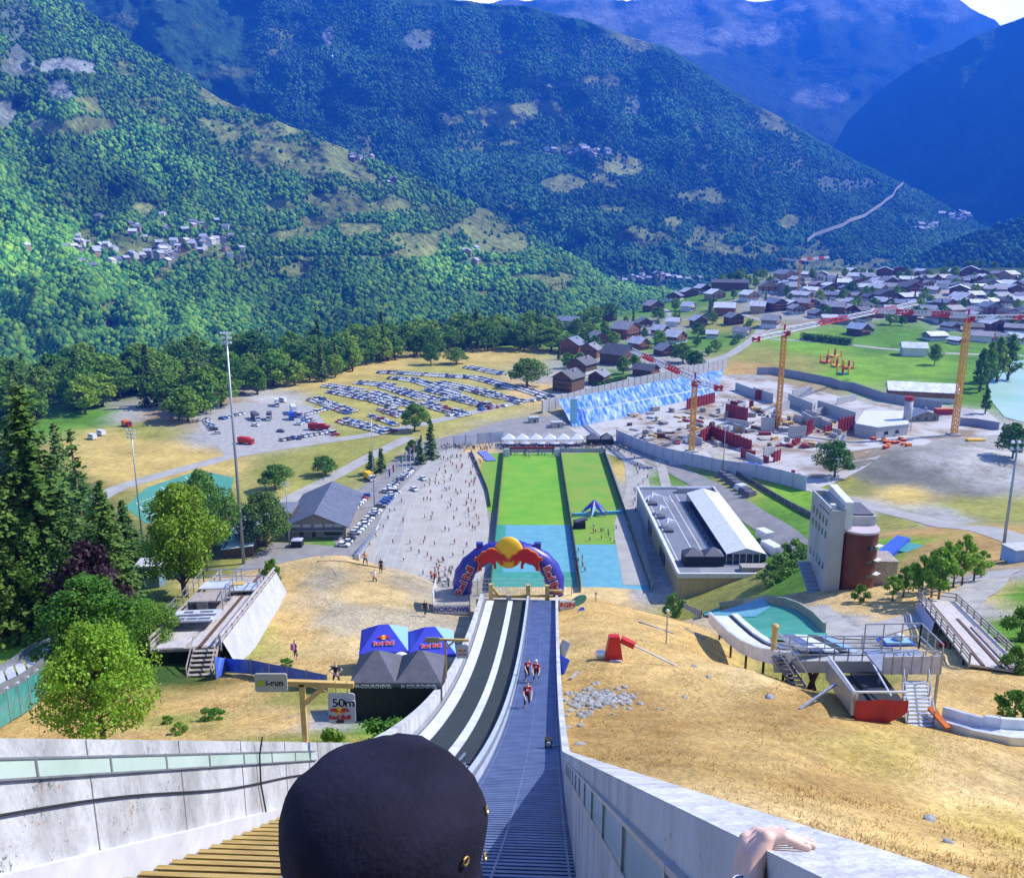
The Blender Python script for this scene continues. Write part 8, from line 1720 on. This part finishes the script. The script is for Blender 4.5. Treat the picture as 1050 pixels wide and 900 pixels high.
# wood behind the car parks: every tree of its own
rs = random.Random(31); FT = []; sil = ([0, 100, 200, 300, 350, 450, 540, 640], [402, 384, 374, 362, 352, 338, 330, 314]); low = ([0, 80, 110, 190, 240, 330, 360, 420, 480, 540, 570, 640], [440, 432, 415, 436, 410, 392, 382, 368, 360, 360, 352, 330])
for k in range(250):
    px = rs.uniform(-25, 560) if k < 175 else rs.uniform(340, 640); a, b = np.interp(px, *sil) - 4, np.interp(px, *low); py = a + (b - a) * rs.random() ** .8
    if 118 < px < 165 and py > 418: py -= 18
    con = rs.random() < (.34 if px < 200 else .12); q = gp(px, py); h = rs.uniform(16, 26) * (1.0 if not con else 1.15)
    FT.append(plant('conifer_tree' if con else 'broadleaf_tree', ('dark conifer' if con else 'broad green tree') + ' in the wood behind the car parks', 'tree', CFAR[k % 2] if con else FAR[k % 4], q, h, 18 if con else 14, rs.uniform(1.0, 1.4), group=('conifers' if con else 'broad trees') + ' of the wood behind the car parks'))
for k in range(330):
    z = rs.random()
    if z < .62: px, py = rs.uniform(570, 790), rs.uniform(302, 398)
    elif z < .76: px, py = rs.uniform(640, 790), rs.uniform(283, 302)
    elif z < .9: px, py = rs.uniform(850, 1060), rs.uniform(266, 276)
    else: px, py = rs.uniform(800, 1060), rs.uniform(283, 330)
    if (735 < px < 790 and 330 < py) or py > 398 - (px - 570) * .21 or any(abs(px - a) < 13 and -3 < py - b < 9 for a, b in NEARH): continue
    con = rs.random() < .2; q = gp(px, py); h = rs.uniform(8, 15); plant('garden_tree', ('dark conifer' if con else 'round green tree') + ' among the houses', 'tree', CFAR[k % 2] if con else FAR[k % 4], q, h, 18 if con else 14, rs.uniform(.9, 1.25), group=('conifers' if con else 'garden trees') + ' among the houses')
for k in range(70):
    px, py = rs.uniform(788, 1062), rs.choice([286, 292, 298, 304, 311, 319, 327, 335]) + rs.uniform(-2, 2)
    if py > 322 and px < 850: continue
    con = rs.random() < .3; q = gp(px, py); plant('garden_tree', ('dark conifer' if con else 'round green tree') + ' between the crowded roofs of the village', 'tree', CFAR[k % 2] if con else FAR[k % 4], q, rs.uniform(8, 15), 18 if con else 14, rs.uniform(.9, 1.3), group=('conifers' if con else 'broad trees') + ' between the village roofs')
hq = None
for nm, lb, a, b, hh in (('hedge', 'clipped green hedge along the road in the garden quarter', (752, 354), (770, 330), 3.5), ('hedge', 'row of pale pines along the village road', (822, 348), (872, 354), 6), ('hedge', 'low hedge round the lawn beside the dark chalets', (612, 396), (640, 390), 3)):
    a, b = gp(*a), gp(*b); o = thing(nm, lb, 'hedge', a); r2 = np.random.RandomState(int(a.x) % 97); n = 2400; t = r2.rand(n); pp = np.outer(t, np.array(b - a)) + r2.normal(size=(n, 3)) * np.array([1.3, 1.3, 0]); pp[:, 2] = np.array([Hz(a.x + p[0], a.y + p[1]) - a.z for p in pp]) + hh * r2.rand(n) * (.75 + .25 * np.abs(np.sin(t * 40)))
    nn = r2.normal(size=(n, 3)) + np.array([0, 0, .6]); nn /= np.linalg.norm(nn, axis=1)[:, None]; V, F = leaf_quads(pp, nn, 1.3, r2); np_mesh('foliage', V, F, MT['hedge'], o)

# ------------------------------------------------------------------ dry grass on the slopes
def HzN(x, y):
    i = np.clip(np.searchsorted(GX, x) - 1, 0, nx - 2); j = np.clip(np.searchsorted(GY, y) - 1, 0, ny - 2); a = (x - GX[i]) / (GX[i + 1] - GX[i]); b = (y - GY[j]) / (GY[j + 1] - GY[j])
    return (GZ[i, j] * (1 - a) + GZ[i + 1, j] * a) * (1 - b) + (GZ[i, j + 1] * (1 - a) + GZ[i + 1, j + 1] * a) * b, COLG[i, j]
r2 = np.random.RandomState(77); n = 230000
yy = 12 + 108 * r2.rand(n) ** 1.35; xx = (r2.rand(n) * 2 - 1) * (yy * .66 + 8); e_ = xx - yy * isn
keep = ((e_ > 1.6) | (e_ < -8.2)); pn = np.array([noise.noise((x * .25, y * .25, 4)) + .5 * noise.noise((x * .9, y * .9, 8)) for x, y in zip(xx, yy)]); keep &= (pn + r2.normal(size=n) * .3) > -.12
xx, yy, pn = xx[keep], yy[keep], pn[keep]; zz, cc = HzN(xx, yy); n = len(xx)
lum = cc.max(1); ok = (cc[:, 0] - cc[:, 2]) > .05; xx, yy, zz, cc, pn = xx[ok], yy[ok], zz[ok], cc[ok], pn[ok]; n = len(xx)
hh = r2.uniform(.03, .11, n) * (1 + 1.0 * np.clip(pn, 0, 1)); a = r2.uniform(0, 6.283, n); w_ = r2.uniform(.012, .038, n); ln = r2.normal(size=(n, 2)) * .11
b0 = np.stack([xx - w_ * np.cos(a), yy - w_ * np.sin(a), zz - .03], 1); b1 = np.stack([xx + w_ * np.cos(a), yy + w_ * np.sin(a), zz - .03], 1); tp = np.stack([xx + ln[:, 0], yy + ln[:, 1], zz + hh], 1)
V = np.stack([b0, b1, tp], 1).reshape(-1, 3); cv = np.clip(cc * r2.uniform(.85, 1.75, (n, 1)) * np.stack([np.ones(n), r2.uniform(.9, 1.1, n), np.ones(n)], 1), 0, .9)
tag(np_mesh('grass', V, np.arange(3 * n).reshape(n, 3), MT['grassy'], colors=np.repeat(cv, 3, 0)), 'dry yellow grass covering the slopes beside the ski jump', 'grass', kind='stuff')

# ------------------------------------------------------------------ people
SH = [((.55, .03, .03), 'red'), ((.6, .04, .05), 'red'), ((.75, .75, .76), 'white'), ((.75, .75, .76), 'white'), ((.03, .03, .04), 'black'), ((.03, .03, .04), 'black'), ((.05, .12, .45), 'blue'), ((.10, .10, .12), 'dark grey'), ((.70, .30, .10), 'orange'), ((.30, .34, .38), 'grey'), ((.10, .3, .12), 'green')]
rs = random.Random(44)
def crowd(n, fn, group, desc, rows, label_rows, lift=.1):
    its = []
    for k in range(n):
        px, py = fn(k); q = gp(px, py); c, cn = rs.choice(SH); kd = rs.choice(['walk', 'walk', 'stand', 'run', 'stand', 'hips'])
        o = person(q + Vector((0, 0, lift)), kd, c, rs.uniform(-1, 1) + (math.pi if rs.random() < .35 else 0), 'x', group, 0, rs.uniform(.94, 1.06)); its.append((py, o, '%s person in %s' % (desc, cn)))
    its.sort(key=lambda t: -t[0]); per = max(1, math.ceil(len(its) / rows))
    for r_ in range(rows):
        seg = [(o, d) for _, o, d in its[r_ * per:(r_ + 1) * per]]
        if seg: rank(seg, label_rows % ordw(r_ + 1))
def plaza_fn(k):
    lane = rs.choice([-45, -38.4, -31.8, -28.5, -25.2, -21.9, -18.6, -15.3, -12]); y = 236 + 140 * rs.random() ** .85
    if y > 300: lane = lane * .55 - 8 + rs.uniform(-3, 3)
    x = lane + rs.gauss(0, .8); p = proj(x, y, -100); return p
crowd(118, plaza_fn, 'people walking on the pale plaza', 'walking', 10, 'in plaza band %s from the arch')
crowd(26, lambda k: (rs.gauss(455, 7), rs.gauss(588, 9)), 'people gathered left of the arch', 'standing', 3, 'in group %s left of the arch')
crowd(26, lambda k: (lambda t: (645 + 24 * math.sin(t * 3.1) * (1 - t) + rs.gauss(0, 3), 470 + 70 * t + rs.gauss(0, 2)))(rs.random()), 'people on the path right of the fields', 'walking', 4, 'in group %s on the right path')
crowd(12, lambda k: (rs.uniform(604, 632), rs.gauss(549, 4)), 'people on the small right lawn', 'standing', 2, 'in line %s on the small right lawn')
crowd(9, lambda k: (rs.uniform(590, 600), rs.uniform(560, 590)), 'people between the blue mats', 'standing', 1, 'in line %s between the blue mats')
crowd(18, lambda k: (rs.uniform(522, 572), rs.gauss(467, 1.0)), 'people at the start gate', 'waiting', 1, 'in line %s at the start gate')
crowd(6, lambda k: (378 + k * 7 + rs.uniform(-3, 3), 560 - k * 9), 'people on the path by the hall', 'walking', 1, 'in line %s on the path by the hall')
for px, py, kd, c, lb, rz in ((303, 677, 'stand', (.04, .04, .05), 'hiker in dark clothes with a pink backpack on the dry grass', 2.6), (345, 704, 'hips', (.015, .015, .02), 'person dressed in black standing left of the charcoal tents', .2), (436, 632, 'walk', (.02, .02, .025), 'person in black on the gravel path above the podium box', .4), (463, 607, 'stand', (.72, .75, .08), 'person in a bright yellow vest at the left foot of the arch', .3), (446, 600, 'stand', (.5, .03, .04), 'person in red at the edge of the crowd left of the arch', .1)):
    q = gp(px, py); o = person(q + Vector((0, 0, .03)), kd, c, rz, lb, None, 1)
    if 'backpack' in lb: mb = MB(); mb.box((0, .2, 1.25), (.34, .22, .5), top=.85); mb.build('backpack', mat('pink_backpack', (.35, .12, .30)), o)
q = gp(384, 596); o = person(q + Vector((0, 0, -.36)), 'hips', (.7, .7, .72), .5, 'person in white sitting on the crest of the dry bump', None, 1)
# the packed crowd along the tents at the far end
bm_ = body_mesh('stand'); bv = np.array([v.co[:] for v in bm_.vertices]); tr = []
for f in bm_.polygons:
    v = list(f.vertices)
    for i in range(1, len(v) - 1): tr.append((v[0], v[i], v[i + 1]))
tr = np.array(tr); VV, FF, CL = [], [], []; r3 = random.Random(3)
for k in range(270):
    px = r3.uniform(452, 645); py = 459.5 + r3.gauss(0, 1.6) + max(0, px - 600) * .05; q = Pz(px, py, -100); a = r3.uniform(0, 6.28); ca, sa = math.cos(a), math.sin(a)
    v = bv.copy(); v = np.stack([v[:, 0] * ca - v[:, 1] * sa + q.x, v[:, 0] * sa + v[:, 1] * ca + q.y, v[:, 2] - 99.9], 1); FF.append(tr + len(VV) * len(bv)); VV.append(v); c = np.tile(r3.choice(SH)[0], (len(bv), 1)); c[bv[:, 2] < .9] = (.05, .05, .07); c[bv[:, 2] > 1.52] = (.35, .22, .16); CL.append(c)
tag(np_mesh('crowd', np.concatenate(VV), np.concatenate(FF), mat('crowd_cloth', W1, W8, sc=5, attr='Col'), colors=np.concatenate(CL)), 'packed crowd in front of the white tents at the far end of the field', 'crowd', kind='stuff')
for o in S.objects:
    if o.get('category') and not o.get('kind') and o.parent is None: o['kind'] = 'thing'
